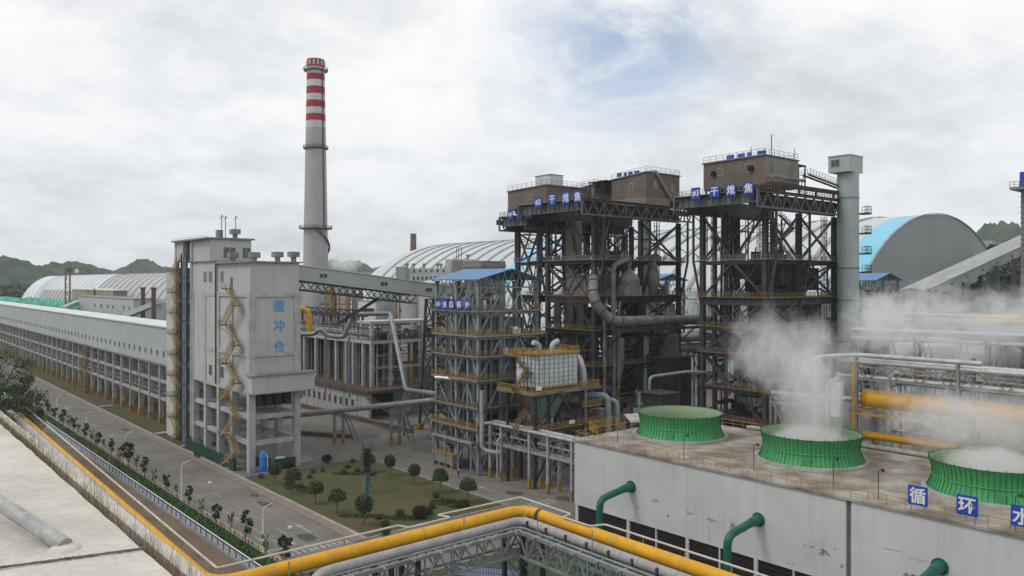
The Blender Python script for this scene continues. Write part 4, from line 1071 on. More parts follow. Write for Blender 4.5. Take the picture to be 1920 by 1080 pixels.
b.beam((163.4, 92, 61.6), (181, 92, 59.6), .35); b.beam((163.4, 93.4, 61.6), (181, 93.4, 59.6), .35); b.build('shed_support', M['dsteel2'], s3)
b = MB(); b.rail([(149, 91.6, 58.9), (163.4, 91.6, 61.8), (181, 91.6, 59.8)], 1.1, 1.3, .07, 1); b.rail([(163.6, 94.2, 57), (181, 94.2, 57)], 1.1, 1.3, .07, 2); b.build('railing', M['gsteel'], s3)
b = MB(); b.tube([(150.5, 93, 60.3), (163, 93, 60.3)], .35, 10); b.build('cable_drum', M['dustgrey'], s3)
# --- tower one, mostly hidden behind the middle tower
U1 = [135, 152, 167]; V1 = [149.5, 157.2]
T1 = steel_tower('steel_tower', 'left most dark steel tower with the #1 signs, half hidden behind the middle tower', U1, V1, [12, 24, 34.4, 43.0], 54.3, 5.5, .8, 3, over=1.2)
clutter(T1, (136, 166), (149, 158), 6, 40, 20, 25, ('gsteel', 'dsteel2', 'rust', 'bsteel')); boxes(T1, (135, 166), (149, 157), [24, 34.4, 43], 14, 26)
b = MB(); b.rail([(133.6, 151, 46.5), (133.6, 154, 46.5)], 1.1, .8, .08); b.rail([(133.6, 151, 50), (133.6, 154, 50)], 1.1, .8, .08); b.box(133.5, 136, 151, 154, 46.3, 46.5); b.box(133.5, 136, 151, 154, 49.8, 50); b.build('side_platform', M['yrail'], T1)

for (ch, y), od in zip((('#2', 141.3), ('干', 136.4), ('熄', 131.8), ('焦', 128.0)), ('leftmost', 'second', 'third', 'last')):
    sign_board(ch, 127.5, y, 56.0-.3*(ch == '#2'), 2.4, 2.5, '-x', '%s of four blue boards on the middle tower top, reading %s' % (od, ch), 'blue boards of the #2 tower', legs=1)
for (ch, y), od in zip((('#3', 106.9), ('干', 102.0), ('熄', 97.9), ('焦', 93.7)), ('leftmost', 'second', 'third', 'last')):
    sign_board(ch, 142.7, y, 56.0, 2.35, 2.5, '-x', '%s of four blue boards on the right hand tower top, reading %s' % (od, ch), 'blue boards of the #3 tower', legs=1)
for (ch, y), od in zip((('1#', 153.5), ('干', 150.0), ('熄', 146.4)), ('leftmost', 'middle', 'last')):
    sign_board(ch, 129.0, y, 53.7, 2.0, 2.5, '-x', '%s of three blue boards on the lower left tower top, reading %s' % (od, ch), 'blue boards of the #1 tower', legs=1)

framing(T3, (150, 178), (95, 110), [0, 7.5, 14.5, 22, 27.8, 34.4, 42.6, 53], 90, 72)
for x in (153.4, 158.6, 172.0): laced(T3, x, 109.8, 28, 53.2)
for x in (164.8, 176.0): laced(T3, x, 95.3, .2, 53.2)
framing(T1, (135, 166), (150, 157), [12, 24, 34.4, 43, 52], 40, 73)
# pale cylindrical lift shaft
x, y = P(1590, 184)
t = thing('lift_tower', 'pale grey green cylindrical shaft with box head, right of the #3 tower', 'tower', (x, y, 0))
zt = Zy(325, 184)
b = MB(); b.lathe((x, y), [(2.38, 0), (2.38, zt)], 32); b.build('shaft', M['shaft'], t, smooth=True)
for py in (372, 503, 563, 640): z = Zy(py, 184); b = MB(); b.lathe((x, y), [(2.46, z-.2), (2.46, z+.2)], 32); b.build('seam_band', M['gsteel'], t, smooth=True)
b = MB(); b.box(x-3.6, x+2.6, y-2.2, y+2.9, zt, Zy(295, 184)); b.build('head_box', M['shaft'], t)
b = MB(); b.box(x-3.8, x+2.8, y-2.4, y+3.1, Zy(295, 184), Zy(295, 184)+.2); b.build('head_roof', M['gallery_roof'], t)
window(t, x-3.62, y+1.2, Zy(314, 184), 1.9, 1.5, '-x')
for py in (400, 437, 475, 510):
    z = Zy(py, 184); b = MB(); b.box(x+1.2, x+4.4, y-3.4, y-1.2, z-.25, z); b.rail([(x+1.2, y-3.4, z), (x+4.4, y-3.4, z), (x+4.4, y-1.2, z)], 1.6, .9, .09, 1); b.build('side_platform', M['dsteel2'], t)

# ================================================================ BLUE ROOFED BOILER FRAMES
def boiler(name, label, ox, oy, full=True, oz=0):
    t = thing(name, label, 'boiler frame', (ox, oy, 0))
    us = [ox, ox+5.6, ox+15.3]; vs = [oy, oy+7.2, oy+14.2]
    zt = 38.2
    for u in us:
        for v in vs:
            c = MB(); c.hcol(u, v, .1, zt, .62); c.build('column', M['bsteel'], t)
    c = MB(); c.hcol(ox-.1, oy+3.2, 4, 34, .5); c.build('column', M['bsteel'], t)
    lv = [5.6, 9.0, 13.2, 18.5, 23.2, 27.2, 32.1]
    for k, z in enumerate(lv):
        for v in vs: MB().box(us[0]+.31, us[-1]-.31, v-.15, v+.15, z-.7, z-.05).build('girder', M['bsteel'], t)
        for u in us: MB().box(u-.15, u+.15, vs[0]+.31, vs[-1]-.31, z-.7, z-.05).build('girder', M['bsteel'], t)
        d = MB(); d.box(ox-.9, ox+3, vs[0]-.9, vs[-1]+.7, z, z+.08); d.box(ox+3, us[-1]+.8, vs[0]-.9, vs[0]+2.2, z, z+.08); d.build('deck', M['dsteel2'], t)
        d = MB(); d.box(ox-1.0, ox-.9, vs[0]-1, vs[-1]+.7, z-.12, z+.12); d.box(ox-.9, us[-1]+.8, vs[0]-1.0, vs[0]-.9, z-.12, z+.12); d.build('deck_edge', M['gsteel'], t)
        r = MB(); r.rail([(ox-.85, vs[-1]+.7, z+.08), (ox-.85, vs[0]-.85, z+.08), (us[-1]+.8, vs[0]-.85, z+.08), (us[-1]+.8, vs[0]+2.2, z+.08)], 1.1, .75, .075, 2); r.build('railing', M['yrail2' if k in (1, 3, 5) else 'yrail'], t)
    zz = [.3]+lv+[36.4]
    for k in range(len(zz)-1):
        a, b_ = zz[k]+.1, zz[k+1]-.5
        if k % 2 == 1: continue
        q = MB(); h2 = zz[min(k+2, len(zz)-1)]-.5; ym = (vs[0]+vs[1])/2
        q.beam((ox, vs[0], a), (ox, ym, h2), .32); q.beam((ox, vs[1], a), (ox, ym, h2), .32); q.build('brace', M['bsteel'], t)
        q = MB(); q.beam((ox, vs[1], a), (ox, vs[2], h2), .28); q.build('brace', M['bsteel'], t)
        q = MB(); q.beam((us[0], vs[0], a), (us[1], vs[0], h2), .3); q.build('brace', M['bsteel'], t)
        q = MB(); xm = (us[1]+us[2])/2; q.beam((us[1], vs[0], a), (xm, vs[0], h2), .3); q.beam((us[2], vs[0], a), (xm, vs[0], h2), .3); q.build('brace', M['bsteel'], t)
    # gable roof, ridge along y
    x0, x1, y0, y1 = ox-1.2, us[-1]+1.2, vs[0]-1.2, vs[-1]+1.0; xm = (x0+x1)/2; zr = zt+2.3
    b = MB(); b.prism([(x0, y0, zt+.1), (xm, y0, zr), (xm, y0, zr+.15), (x0, y0, zt+.25)], (0, y1-y0, 0)); b.build('roof_slope', M['blueroof'], t)
    b = MB(); b.prism([(xm, y0, zr), (x1, y0, zt+.1), (x1, y0, zt+.25), (xm, y0, zr+.15)], (0, y1-y0, 0)); b.build('roof_slope', M['blueroof'], t)
    for v in (vs[0], vs[1], vs[2]):
        q = MB(); n = 8; q.beam((ox, v, zt-1.4), (us[-1], v, zt-1.4), .2); q.beam((x0, v, zt), (xm, v, zr-.15), .22); q.beam((xm, v, zr-.15), (x1, v, zt), .22)
        for i in range(n):
            xa = ox+15.3*i/n; xb = ox+15.3*(i+.5)/n; xc = ox+15.3*(i+1)/n
            top = lambda x: zt-.1+2.1*(1-abs(x-xm)/((x1-x0)/2))
            q.beam((xa, v, zt-1.4), (xb, v, top(xb)), .13); q.beam((xb, v, top(xb)), (xc, v, zt-1.4), .13)
        for u in us:
            for sgn in (-1, 1):
                if us[0] <= u+sgn*2 <= us[-1]: q.beam((u, v, zt-4.2), (u+sgn*2.2, v, zt-1.4), .2)
        q.build('roof_truss', M['bsteel'], t)
    q = MB()
    for u in us:
        for a, b_ in zip(vs, vs[1:]):
            q.beam((u, a, zt-4), (u, a+2.2, zt-1.4), .2); q.beam((u, b_, zt-4), (u, b_-2.2, zt-1.4), .2); q.beam((u, a, zt-1.3), (u, b_, zt-1.3), .2)
    q.build('knee_braces', M['bsteel'], t)
    # boiler block, drum, risers
    b = MB(); b.box(ox+4.6, ox+14.6, oy+3.2, oy+13.4, 11.0, 30.5); b.build('boiler_casing', M['gsteel'], t)
    b = MB(); b.prism([(ox+4.6, oy+3.2, 11), (ox+14.6, oy+3.2, 11), (ox+11.6, oy+3.2, 7.0), (ox+7.6, oy+3.2, 7.0)], (0, 10, 0)); b.build('boiler_hopper', M['dsteel2'], t)
    b = MB()
    for z in range(12, 30, 2): b.box(ox+4.5, ox+14.7, oy+3.1, oy+13.5, z, z+.15)
    for x in range(5): b.box(ox+5+x*2.2, ox+5.2+x*2.2, oy+3.05, oy+3.2, 11, 30.4)
    b.build('buckstays', M['dsteel'], t)
    b = MB(); b.tube([(ox+5.6, oy+.5, 34.5), (ox+5.6, oy+1.0, 34.5), (ox+5.6, oy+9.6, 34.5), (ox+5.6, oy+10.1, 34.5)], [.5, 1.1, 1.1, .5], 20); b.build('steam_drum', M['silver'], t, smooth=True)
    b = MB(); b.lathe((ox+2.4, oy+1.2), [(.5, 32.2), (.5, 34.3)], 12); b.build('small_vessel', M['silver'], t, smooth=True)
    rnd = random.Random(int(ox))
    for k in range(26):
        r_ = rnd.choice((.12, .16, .22, .3)); x = ox+rnd.uniform(.7, 4.2); y = oy+rnd.uniform(.6, 13); za = rnd.choice((2, 5, 9, 13)); zb = rnd.choice((27, 31, 33, 35))
        b = MB(); b.tube(fillet([(x, y, za), (x, y, zb), (x+rnd.uniform(1, 3), y, zb+.5)], r_*4, 4), r_, 8); b.build('riser_pipe', M[rnd.choice(('wpipe', 'gpipe', 'silver', 'gsteel'))], t, smooth=True)
    for k in range(12):
        r_ = rnd.choice((.12, .2, .3)); x = ox+rnd.uniform(6, 15); y = oy-.2+rnd.uniform(0, 1.6); za = rnd.choice((2, 9, 13)); b = MB()
        b.tube([(x, y, za), (x, y, za+rnd.uniform(6, 20))], r_, 8); b.build('riser_pipe', M[rnd.choice(('wpipe', 'gpipe', 'gsteel'))], t, smooth=True)
    for k in range(22):
        x = ox+rnd.uniform(0, 3); y = oy+rnd.uniform(0, 12.5); z = rnd.choice(lv)+.1; w_ = rnd.uniform(.5, 1.4); b = MB(); b.box(x, x+w_, y, y+w_*rnd.uniform(.6, 1.6), z, z+rnd.uniform(.5, 1.6)); b.tube([(x+w_/2, y+.3, z+.3), (x+w_/2, y+.3, z+2.2)], .1, 6); b.build('equipment_box', M[rnd.choice(('gsteel', 'wpipe', 'rust', 'bsteel', 'dustgrey'))], t)
    for k in range(8):
        x = ox+rnd.uniform(5, 13.5); y = oy-.5; z = rnd.choice(lv)+.1; w_ = rnd.uniform(.5, 1.2); b = MB(); b.box(x, x+w_, y, y+w_, z, z+rnd.uniform(.6, 1.7)); b.box(x+.1, x+w_-.1, y-.05, y, z+.2, z+.5); b.build('equipment_box', M[rnd.choice(('gsteel', 'white', 'rust'))], t)
    zigzag(t, oy+13.4, ox-.2, ox+3.6, [0, 2.9, 5.6, 9.0, 11.2, 13.2, 16, 18.5, 20.8, 23.2, 25.2, 27.2, 29.7, 32.1], 'yrail', 'x')
    b = MB(); b.box(ox-1.5, ox-.7, oy+.5, oy+14, 6.1, 6.5)
    for y in (.7, 5, 9.5, 13.6): b.beam((ox-1.3, oy+y, .1), (ox-1.3, oy+y, 6.1), .25)
    b.build('canopy_beam', M['bsteel'], t)
    b = MB(); b.box(ox-1.2, ox+1.2, oy+7.0, oy+14.2, .9, 2.8); b.build('pale_panel', M['dustgrey'], t)
    b = MB(); b.box(ox-1.3, ox+1.3, oy+6.9, oy+14.3, 2.8, 3.0)
    for y in (7.4, 9.6, 11.8, 13.8): b.box(ox-1.25, ox-.6, oy+y-.3, oy+y+.3, 0, .9)
    b.build('pale_panel_trim', M['yellowfoot'], t)
    return t
BX, BY = 95.6, 123.4
boiler('boiler_frame', 'blue roofed open steel boiler frame with yellow railings and the #2 boiler signs', BX, BY)
for (ch, y), od in zip((('#2', 135.6), ('余', 133.2), ('热', 130.9), ('锅', 128.4), ('炉', 125.6)), ('leftmost', 'second', 'third', 'fourth', 'last')):
    sign_board(ch, BX-1.05, y, 32.3, 1.7, 2.2, '-x', '%s of five blue boards under the blue roof, reading %s' % (od, ch), 'blue boards of the boiler frame', legs=1, stand=.1)
x, y = P(1248, 268); boiler('boiler_frame', 'blue roofed boiler frame seen through the gap between the two dark towers', x-8, y-2)
x, y = P(1632, 240); boiler('boiler_frame', 'blue roofed boiler frame behind the pale cylindrical shaft and the steam', x-6, y-4)
t = thing('platform_cabin', 'dusty grey box room rising above the left blue roof', 'cabin', (104, 141, 0))
x, y = P(902, 184)
b = MB(); b.box(x-3, x+4, y-4, y+2.5, 0, Zy(489, 180)); b.build('wall', M['dustgrey'], t)
b = MB(); b.box(x-3.15, x+4.15, y-4.15, y+2.65, Zy(500, 180), Zy(496, 180)); b.build('band', M['gsteel'], t)

# ---- filter house (pale gridded box on a yellow-railed deck)
t = thing('filter_house', 'pale blue boxy dust filter with dark grid ribs on a yellow railed deck', 'filter house', (104, 112, 0))
FX0, FX1, FY0, FY1 = 99.4, 109.4, 109.9, 116.4
b = MB(); b.box(FX0, FX1, FY0, FY1, 18.1, 24.2); b.build('casing', M['bagbox'], t)
b = MB()
for i in range(9): x = FX0+(FX1-FX0)*i/8; b.box(x-.025, x+.025, FY0-.1, FY0, 18.1, 24.25)
for i in range(7): y = FY0+(FY1-FY0)*i/6; b.box(FX0-.14, FX0, y-.025, y+.025, 18.1, 24.25)
for i in range(8):
    z = 18.2+.86*i; b.box(FX0-.08, FX1+.08, FY0-.08, FY0-.02, z, z+.05); b.box(FX0-.08, FX0-.02, FY0, FY1, z, z+.05)
b.build('grid_rib', M['msteel'], t)
b = MB(); b.box(FX0-.5, FX1+.4, FY0-.5, FY1+.4, 24.25, 24.4); b.build('top_deck', M['yellowfoot'], t)
b = MB(); b.rail([(FX0-.5, FY1, 24.4), (FX0-.5, FY0-.4, 24.4), (FX1+.4, FY0-.4, 24.4), (FX1+.4, FY1, 24.4)], 1.1, .7, .075, 2); b.rail([(FX0-3.2, FY1, 24.3), (FX0-3.2, FY0+1, 24.3), (FX0-.5, FY0+1, 24.3)], 1.1, .7, .075, 2); b.build('railing', M['yrail2'], t)
for x, s in ((101.0, -1), (104.2, 1)):
    b = MB(); b.tube(fillet([(x, 111.6, 24.4), (x, 111.6, 26.0), (x+s*1.6, 111.6, 26.6)], 1.0), .5, 12); b.build('roof_elbow', M['shaft'], t, smooth=True)
b = MB(); b.box(96.0, 113.6, 107.8, 118.0, 17.5, 17.7); b.build('deck', M['dsteel2'], t)
b = MB(); b.rail([(96.0, 118, 17.7), (96.0, 109.3, 17.7), (97.5, 107.9, 17.7), (113.6, 107.9, 17.7), (113.6, 112, 17.7)], 1.1, .7, .08, 2); b.build('railing', M['yrail2'], t)
b = MB(); b.box(95.9, 113.7, 107.65, 107.8, 17.2, 17.75); b.box(95.85, 96.0, 107.8, 118, 17.2, 17.75); b.build('deck_edge', M['duct'], t)
b = MB(); b.box(97.0, 113.8, 108.4, 110.5, 10.3, 10.45); b.box(108.6, 113.8, 107.6, 112.0, 13.8, 13.95); b.build('lower_deck', M['dsteel2'], t)
b = MB(); b.rail([(97.0, 110.5, 10.45), (97.0, 108.4, 10.45), (113.8, 108.4, 10.45), (113.8, 112, 10.45)], 1.1, .7, .08, 2); b.rail([(108.6, 107.6, 13.95), (113.8, 107.6, 13.95), (113.8, 112, 13.95)], 1.1, .7, .08, 2); b.build('railing', M['yrail2'], t)
b = MB(); b.prism([(99.8, 110.2, 17.4), (107.2, 110.2, 17.4), (105.2, 112, 12.0), (102.6, 112, 12.0)], (0, 5.5, 0)); b.build('hopper', M['bsteel'], t)
for x in (97.2, 100.6, 109.6):
    for y in (108.6, 116.4): b = MB(); b.hcol(x, y, .1, 17.2, .5); b.build('column', M['dsteel'], t)
for xa, xb in ((97.2, 103), (109.6, 103)):
    b = MB(); b.beam((xa, 108.6, 10.2), (xb, 108.6, 17.1), .3); b.beam((xa, 108.6, 1), (xb, 108.6, 9.8), .3); b.build('brace', M['dsteel'], t)
for z in (9.8, 16.9): b = MB(); b.box(97.5, 109.3, 108.5, 108.8, z, z+.35); b.build('girder', M['dsteel'], t)
b = MB(); b.box(96.6, 97.9, 107.5, 107.62, 18.2, 18.9); b.box(105.6, 107.0, 108.25, 108.35, 11.0, 11.7); b.build('label_plate', M['white'], t)
zigzag(t, 112.4, 95.3, 98.8, [10.4, 14, 17.6, 21, 24.3], 'yrail', 'x')
b = MB(); b.tube([(98.0, 114.0, 20.6), (99.4, 114.0, 20.6)], .8, 18); b.build('inlet_duct', M['bagbox'], t, smooth=True)
b = MB(); b.tube(fillet([(109.4, 112.3, 22.9), (110.6, 111.0, 23.4), (111.3, 110.2, 20.5), (111.3, 110.2, 4)], 1.6, 8), .78, 16); b.build('outlet_duct', M['silver'], t, smooth=True)

# low equipment in front of the middle tower: teal-grey elbows, small cabins
pp = thing('process_pipe', 'pair of pale elbows dropping to the yard beside the filter house', 'pipe', (114, 106, 0))
for k in range(2):
    x = 115.5+k*2.6; b = MB(); b.tube(fillet([(x-4, 112, 15.6-k), (x, 107.5, 15.6-k*1.2), (x, 107.5, 5)], 1.4), .62-.1*k, 12); b.build('elbow', M['bsteel'], pp, smooth=True)
pp = thing('process_pipe', 'long thin grey pipe with one drop, low between the two dark towers', 'pipe', PX(1218, 175))
q_ = [(*P(1218, 175), 10), (*P(1218, 175), 17.1), (*P(1290, 178), 17.9), (*P(1345, 183), 17.0)]
b = MB(); b.tube(fillet(q_, 1.2), .33, 10); b.build('pipe_run', M['bsteel'], pp, smooth=True)
for px in (1240, 1275, 1318): x, y = P(px, 177.5); b = MB(); b.hcol(x, y, 0, 17.2, .3); b.build('pipe_post', M['dsteel'], pp)
lo = thing('low_platform', 'low dark steel platform with railings beside the middle tower foot', 'platform', (126, 116, 0))
b = MB(); b.box(114.5, 134, 108.5, 119, 9.6, 9.9)
for x in (115, 121, 127, 133):
    for y in (109, 118.5): b.hcol(x, y, 0, 9.6, .4)
b.build('frame', M['dsteel'], lo)
b = MB(); b.rail([(114.5, 119, 9.9), (114.5, 108.5, 9.9), (134, 108.5, 9.9), (134, 119, 9.9)], 1.1, 1.0, .08, 2); b.build('railing', M['yrail'], lo)
rnd = random.Random(9)
for k in range(16):
    x = rnd.uniform(115.5, 131); y = rnd.uniform(109, 116); z = rnd.choice((.05, 9.95)); w_ = rnd.uniform(.8, 2.4); b = MB(); b.box(x, x+w_, y, y+1.6, z, z+rnd.uniform(1, 3)); b.tube([(x+.3, y+.3, z+1), (x+.3, y+.3, z+5)], .18, 8); b.build('equipment_box', M[rnd.choice(('gsteel', 'dsteel2', 'dustgrey', 'bsteel', 'duct'))], lo)
b = MB(); b.tube([(121, 109.8, 9.9), (121, 109.8, 14.5)], .4, 10); b.build('red_pipe', M['rust'], lo)
tk = thing('low_shelter', 'low shelter with pale slanting roof between filter house and green fan ring', 'shelter', (115, 96, 0))
b = MB(); b.prism([(111, 97.6, 12.0), (119.5, 94.6, 12.0), (120.6, 97.0, 13.1), (112, 100.2, 13.1)], (0, 0, .15)); b.build('roof', M['wpipe'], tk)
b = MB()
for x, y in ((111.2, 97.7), (119.3, 94.8), (120.3, 97.0), (112.2, 100)): b.hcol(x, y, 0, 12.0, .3)
b.build('post', M['gsteel'], tk)
for (px, d, w_, h0, lb) in ((1255, 200, 10, 19, 'grey ribbed cabin low between the two dark towers'), (1235, 172, 6, 14, 'dark small equipment shed at the foot of the middle tower')):
    x, y = P(px, d); t = thing('equipment_cabin', lb, 'cabin', (x, y, 0)); b = MB(); b.box(x-w_/2, x+w_/2, y-3, y+3, 0, h0); b.build('wall', M['dsteel' if d == 200 else 'dsteel2'], t)
    b = MB()
    for k in range(int(w_)): b.box(x-w_/2+k, x-w_/2+k+.1, y-3.1, y-3, 0, h0)
    b.box(x-w_/2-.3, x+w_/2+.3, y-3.3, y+3.3, h0, h0+.2); b.build('rib', M['dsteel'], t)
bp = thing('twin_pipes', 'two big pale grey pipes crossing low behind the #3 tower', 'pipe', (190, 130, 0))
for k, z in enumerate((23.2, 20.4)):
    b = MB(); b.tube([(150, 133+k, z), (215, 128+k, z)], 1.25, 16); b.build('pipe_run', M['gpipe'], bp, smooth=True)
b = MB()
for x in range(155, 215, 12):
    b.hcol(x, 133, 0, 19, .6); b.box(x-.4, x+.4, 130, 135, 18.4, 19)
b.build('pipe_post', M['dsteel'], bp)

# ---- background clutter between and behind the towers: pipe bridges and tanks
def pipe_rack(label, px0, d0, px1, d1, z, npipes, m_frame, pipes, seed, sp=9, zlow=.6, name='pipe_rack'):
    rnd = random.Random(seed); a = Vector(PX(px0, d0)); c = Vector(PX(px1, d1)); dr = (c-a); Ln = dr.length; dr.normalize(); sd = Vector((-dr.y, dr.x, 0))
    t = thing(name, label, 'pipe rack', tuple(a)); n = max(2, int(Ln/sp))
    for i in range(n+1):
        p = a+dr*(Ln*i/n); b = MB()
        for s in (-1.6, 1.6): q = p+sd*s; b.beam(q, q+Vector((0, 0, z+1.5)), .35)
        for zz_ in (z*zlow, z, z+1.5): b.beam(p-sd*2+Vector((0, 0, zz_)), p+sd*2+Vector((0, 0, zz_)), .3)
        b.build('frame', M[m_frame], t)
    b = MB()
    for s in (-1.9, 1.9):
        for zz_ in (z*zlow, z+1.4): b.beam(a+sd*s+Vector((0, 0, zz_)), c+sd*s+Vector((0, 0, zz_)), .22)
        k = int(Ln/3)
        for i in range(k): 
            u0, u1 = (z*zlow, z+1.4) if i % 2 else (z+1.4, z*zlow)
            b.beam(a+dr*(Ln*i/k)+sd*s+Vector((0, 0, u0)), a+dr*(Ln*(i+1)/k)+sd*s+Vector((0, 0, u1)), .14)
    b.build('lattice', M[m_frame], t)
    for i in range(npipes):
        r_ = rnd.choice((.18, .25, .35, .5)); s = rnd.uniform(-1.5, 1.5); zz_ = rnd.choice((z*zlow, z, z+1.5))+r_+.2; b = MB()
        b.tube([a+sd*s+Vector((0, 0, zz_)), c+sd*s+Vector((0, 0, zz_))], r_, 8); b.build('pipe', M[rnd.choice(pipes)], t, smooth=True)
    return t
pipe_rack('grey pipe rack seen behind the gap between the dark towers', 1180, 240, 1560, 225, 16, 7, 'gsteel', ('wpipe', 'gpipe', 'yrail'), 31)
pipe_rack('higher pipe rack far behind the #3 tower', 1280, 300, 1640, 260, 30, 7, 'gsteel', ('wpipe', 'wpipe', 'gpipe'), 32)
pipe_rack('pipe rack with ochre pipe behind the #3 tower foot', 1290, 215, 1480, 205, 22, 5, 'yrail', ('yrail', 'rust', 'gpipe'), 33)
for (px, d, r_, h_, m, lb) in ((1330, 330, 9, 34, 'shaft', 'pale round storage tank behind the #3 tower'), (1400, 320, 8, 30, 'wpipe', 'second pale tank behind the #3 tower foot'),
                              (1215, 300, 7, 33, 'gsteel', 'grey round tank between the dark towers'), (1530, 300, 9, 30, 'wpipe', 'pale tank behind the cylindrical shaft')):
    x, y = P(px, d); t = thing('storage_tank', lb, 'tank', (x, y, 0)); b = MB(); b.lathe((x, y), [(r_, 0), (r_, h_), (r_*.4, h_+2)], 28); b.build('shell', M[m], t, smooth=True)
    b = MB(); b.rail([(x+r_*math.cos(2*math.pi*i/18), y+r_*math.sin(2*math.pi*i/18), h_) for i in range(19)], 1.1, 3, .1); b.build('railing', M['yrail'], t)
x, y = P(985, 250)
t = thing('ribbed_building', 'dark base building filling the space behind the boiler frame', 'building', (x, y, 0)); 
b = MB(); b.box(x-12, x+25, y-8, y+14, 0, 20); b.build('wall', M['dsteel2'], t); b = MB(); b.box(x-12.5, x+25.5, y-8.5, y+14.5, 20, 20.5); b.build('roof', M['dsteel2'], t)

# ================================================================ TRESTLE OF GREY PIPES TOWARDS THE COOLING HOUSE
t = thing('pipe_trestle', 'grey lattice pipe trestle on white legs with ochre feet, from boiler frame to cooling house', 'pipe rack', (97.5, 105, 0))
for y in (121, 117.6, 109.5, 104.5, 98.4, 91.5, 87.6):
    for x in (96.6, 99.4):
        o = MB(); o.box(x-.22, x+.22, y-.22, y+.22, 1.9, 10.2); o = o.build('leg', M['wpipe'], t); MB().box(x-.25, x+.25, y-.25, y+.25, 0, 1.9).build('foot_paint', M['yellowfoot'], o)
    b = MB(); b.beam((96.8, y, 2), (99.2, y, 6), .12); b.beam((99.2, y, 2), (96.8, y, 6), .12); b.box(96.8, 99.2, y-.1, y+.1, 6, 6.25); b.box(96.8, 99.2, y-.1, y+.1, 9.9, 10.1); b.build('cross_frame', M['gsteel'], t)
b = MB()
for x in (96.9, 99.1):
    for z in (7.0, 9.8): b.beam((x, 87, z), (x, 121.4, z), .22)
    k = 0; y = 87
    while y < 120.5:
        za, zb = (7.1, 9.7) if k % 2 else (9.7, 7.1); b.beam((x, y, za), (x, y+1.9, zb), .14); y += 1.9; k += 1
b.build('lattice', M['gsteel'], t)
for i, (x, z, r_) in enumerate(((96.5, 10.55, .32), (97.3, 10.5, .26), (98.2, 10.6, .38), (99.0, 10.5, .26), (96.8, 6.6, .3), (98.6, 6.55, .34), (97.6, 8.4, .2))):
    b = MB(); b.tube(fillet([(x, 86.4, z), (x, 121.8, z), (x-.6, 124.2, z-1.3)], 1.2), r_, 10); b.build('pipe', M['wpipe' if i % 3 != 1 else 'gpipe'], t, smooth=True)
b = MB(); b.tube(fillet([(94.5, 121.0, 17), (94.5, 121.0, 5.6), (96.8, 118.5, 5.0), (99, 116.5, 6.4)], 1.2), .42, 12); b.build('pipe', M['wpipe'], t, smooth=True)
b = MB(); b.tube(fillet([(95.6, 117.6, .6), (95.6, 117.6, 8), (97.6, 117.6, 8.2)], .8), .16, 8); b.build('pipe', M['wpipe'], t, smooth=True)
b = MB(); b.tube([(93.8, 135.5, 18.2), (97.5, 125.5, 18.2)], .5, 12)
tag(b.build('steam_silencer', M['silver'], smooth=True), 'short silver horizontal cylinder projecting at the left side of the boiler frame', 'pipe')

# ================================================================ BIG GREY PIPES LEFT OF THE BOILER
t = thing('yard_pipe', 'big grey straight pipe on short trestles crossing the yard from the silo to the boiler', 'pipe', (88, 165, 0))
a = Vector((72.9, 188.0, 5.2)); c = Vector((109.0, 153.5, 9.4))
a = Vector((*P(565, 186), Zy(777, 186))); c = Vector((*P(820, 184), Zy(750, 184)))
b = MB(); b.tube([a-(c-a)*.25, c], .66, 20); b.build('pipe_run', M['gpipe'], t, smooth=True)
for k in (.12, .4, .7, .95): p = a.lerp(c, k); q = (c-a).normalized(); b = MB(); b.tube([p-q*.1, p+q*.1], .74, 20); b.build('flange', M['gsteel'], t)
for (px, py) in ((636, 832), (742, 818)):
    x, y = G(px, py); k = (px-565)/255; p = a.lerp(c, k); 
    fr = MB()
    for s in (-1.1, 1.1): fr.box(p.x+s-.25, p.x+s+.25, p.y-.25, p.y+.25, 2.0, p.z-.8)
    fr.box(p.x-1.4, p.x+1.4, p.y-.3, p.y+.3, p.z-1.1, p.z-.8); fr.beam((p.x-1.1, p.y, 3.2), (p.x+1.1, p.y, 3.2), .3)
    for s in (-1.1, 1.1): fr.beam((p.x+1.8, p.y+s, p.z-1), (p.x+4.6, p.y+s, .3), .22)
    fr.beam((p.x+2.2, p.y-1.1, p.z-2.2), (p.x+2.2, p.y+1.1, p.z-2.2), .2); fr.beam((p.x+3.2, p.y-1.1, p.z-4.2), (p.x+3.2, p.y+1.1, p.z-4.2), .2)
    fr = fr.build('trestle', M['gsteel'], t)
    for s in (-1.1, 1.1): f2 = MB(); f2.box(p.x+s-.32, p.x+s+.32, p.y-.32, p.y+.32, 0, 2.0); f2.build('foot_paint', M['yellowfoot'], fr)
for (px0, py0, px1, py1, lb) in ((560, 815, 660, 822, 'low brown kerb wall across the yard under the big grey pipe'), (560, 762, 772, 812, 'low brown kerb wall along the foot of the long low building')):
    x0, y0 = G(px0, py0); x1, y1 = G(px1, py1); b = MB(); b.beam((x0, y0, .5), (x1, y1, .5), 1.2, 1.0); b.beam((x0, y0, 1.02), (x1, y1, 1.02), 1.4, .1)
    tag(b.build('low_wall', M['dirt']), lb, 'wall')
t = thing('arched_pipe', 'grey pipe climbing over the frame building in a square arch', 'pipe', (110, 190, 0))
pt = [(540, 212, 626), (588, 212, 627), (596, 212, 619), (604, 212, 619), (612, 212, 629), (644, 212, 633), (662, 212, 589), (732, 214, 588), (761, 196, 731), (822, 186, 739)]
pts = fillet([(*P(px, d), Zy(py, d)) for px, d, py in pt], 1.0, 5)
b = MB(); b.tube(pts, .58, 16); b.build('pipe_run', M['gpipe'], t, smooth=True)
b = MB(); x, y = P(600, 212)
for px in (565, 610, 655): x, y = P(px, 212); b.beam((x, y, 7), (x, y, 23.2), .4)
x, y = P(757, 196); b.beam((x, y, 0), (x, y, 9.5), .5)
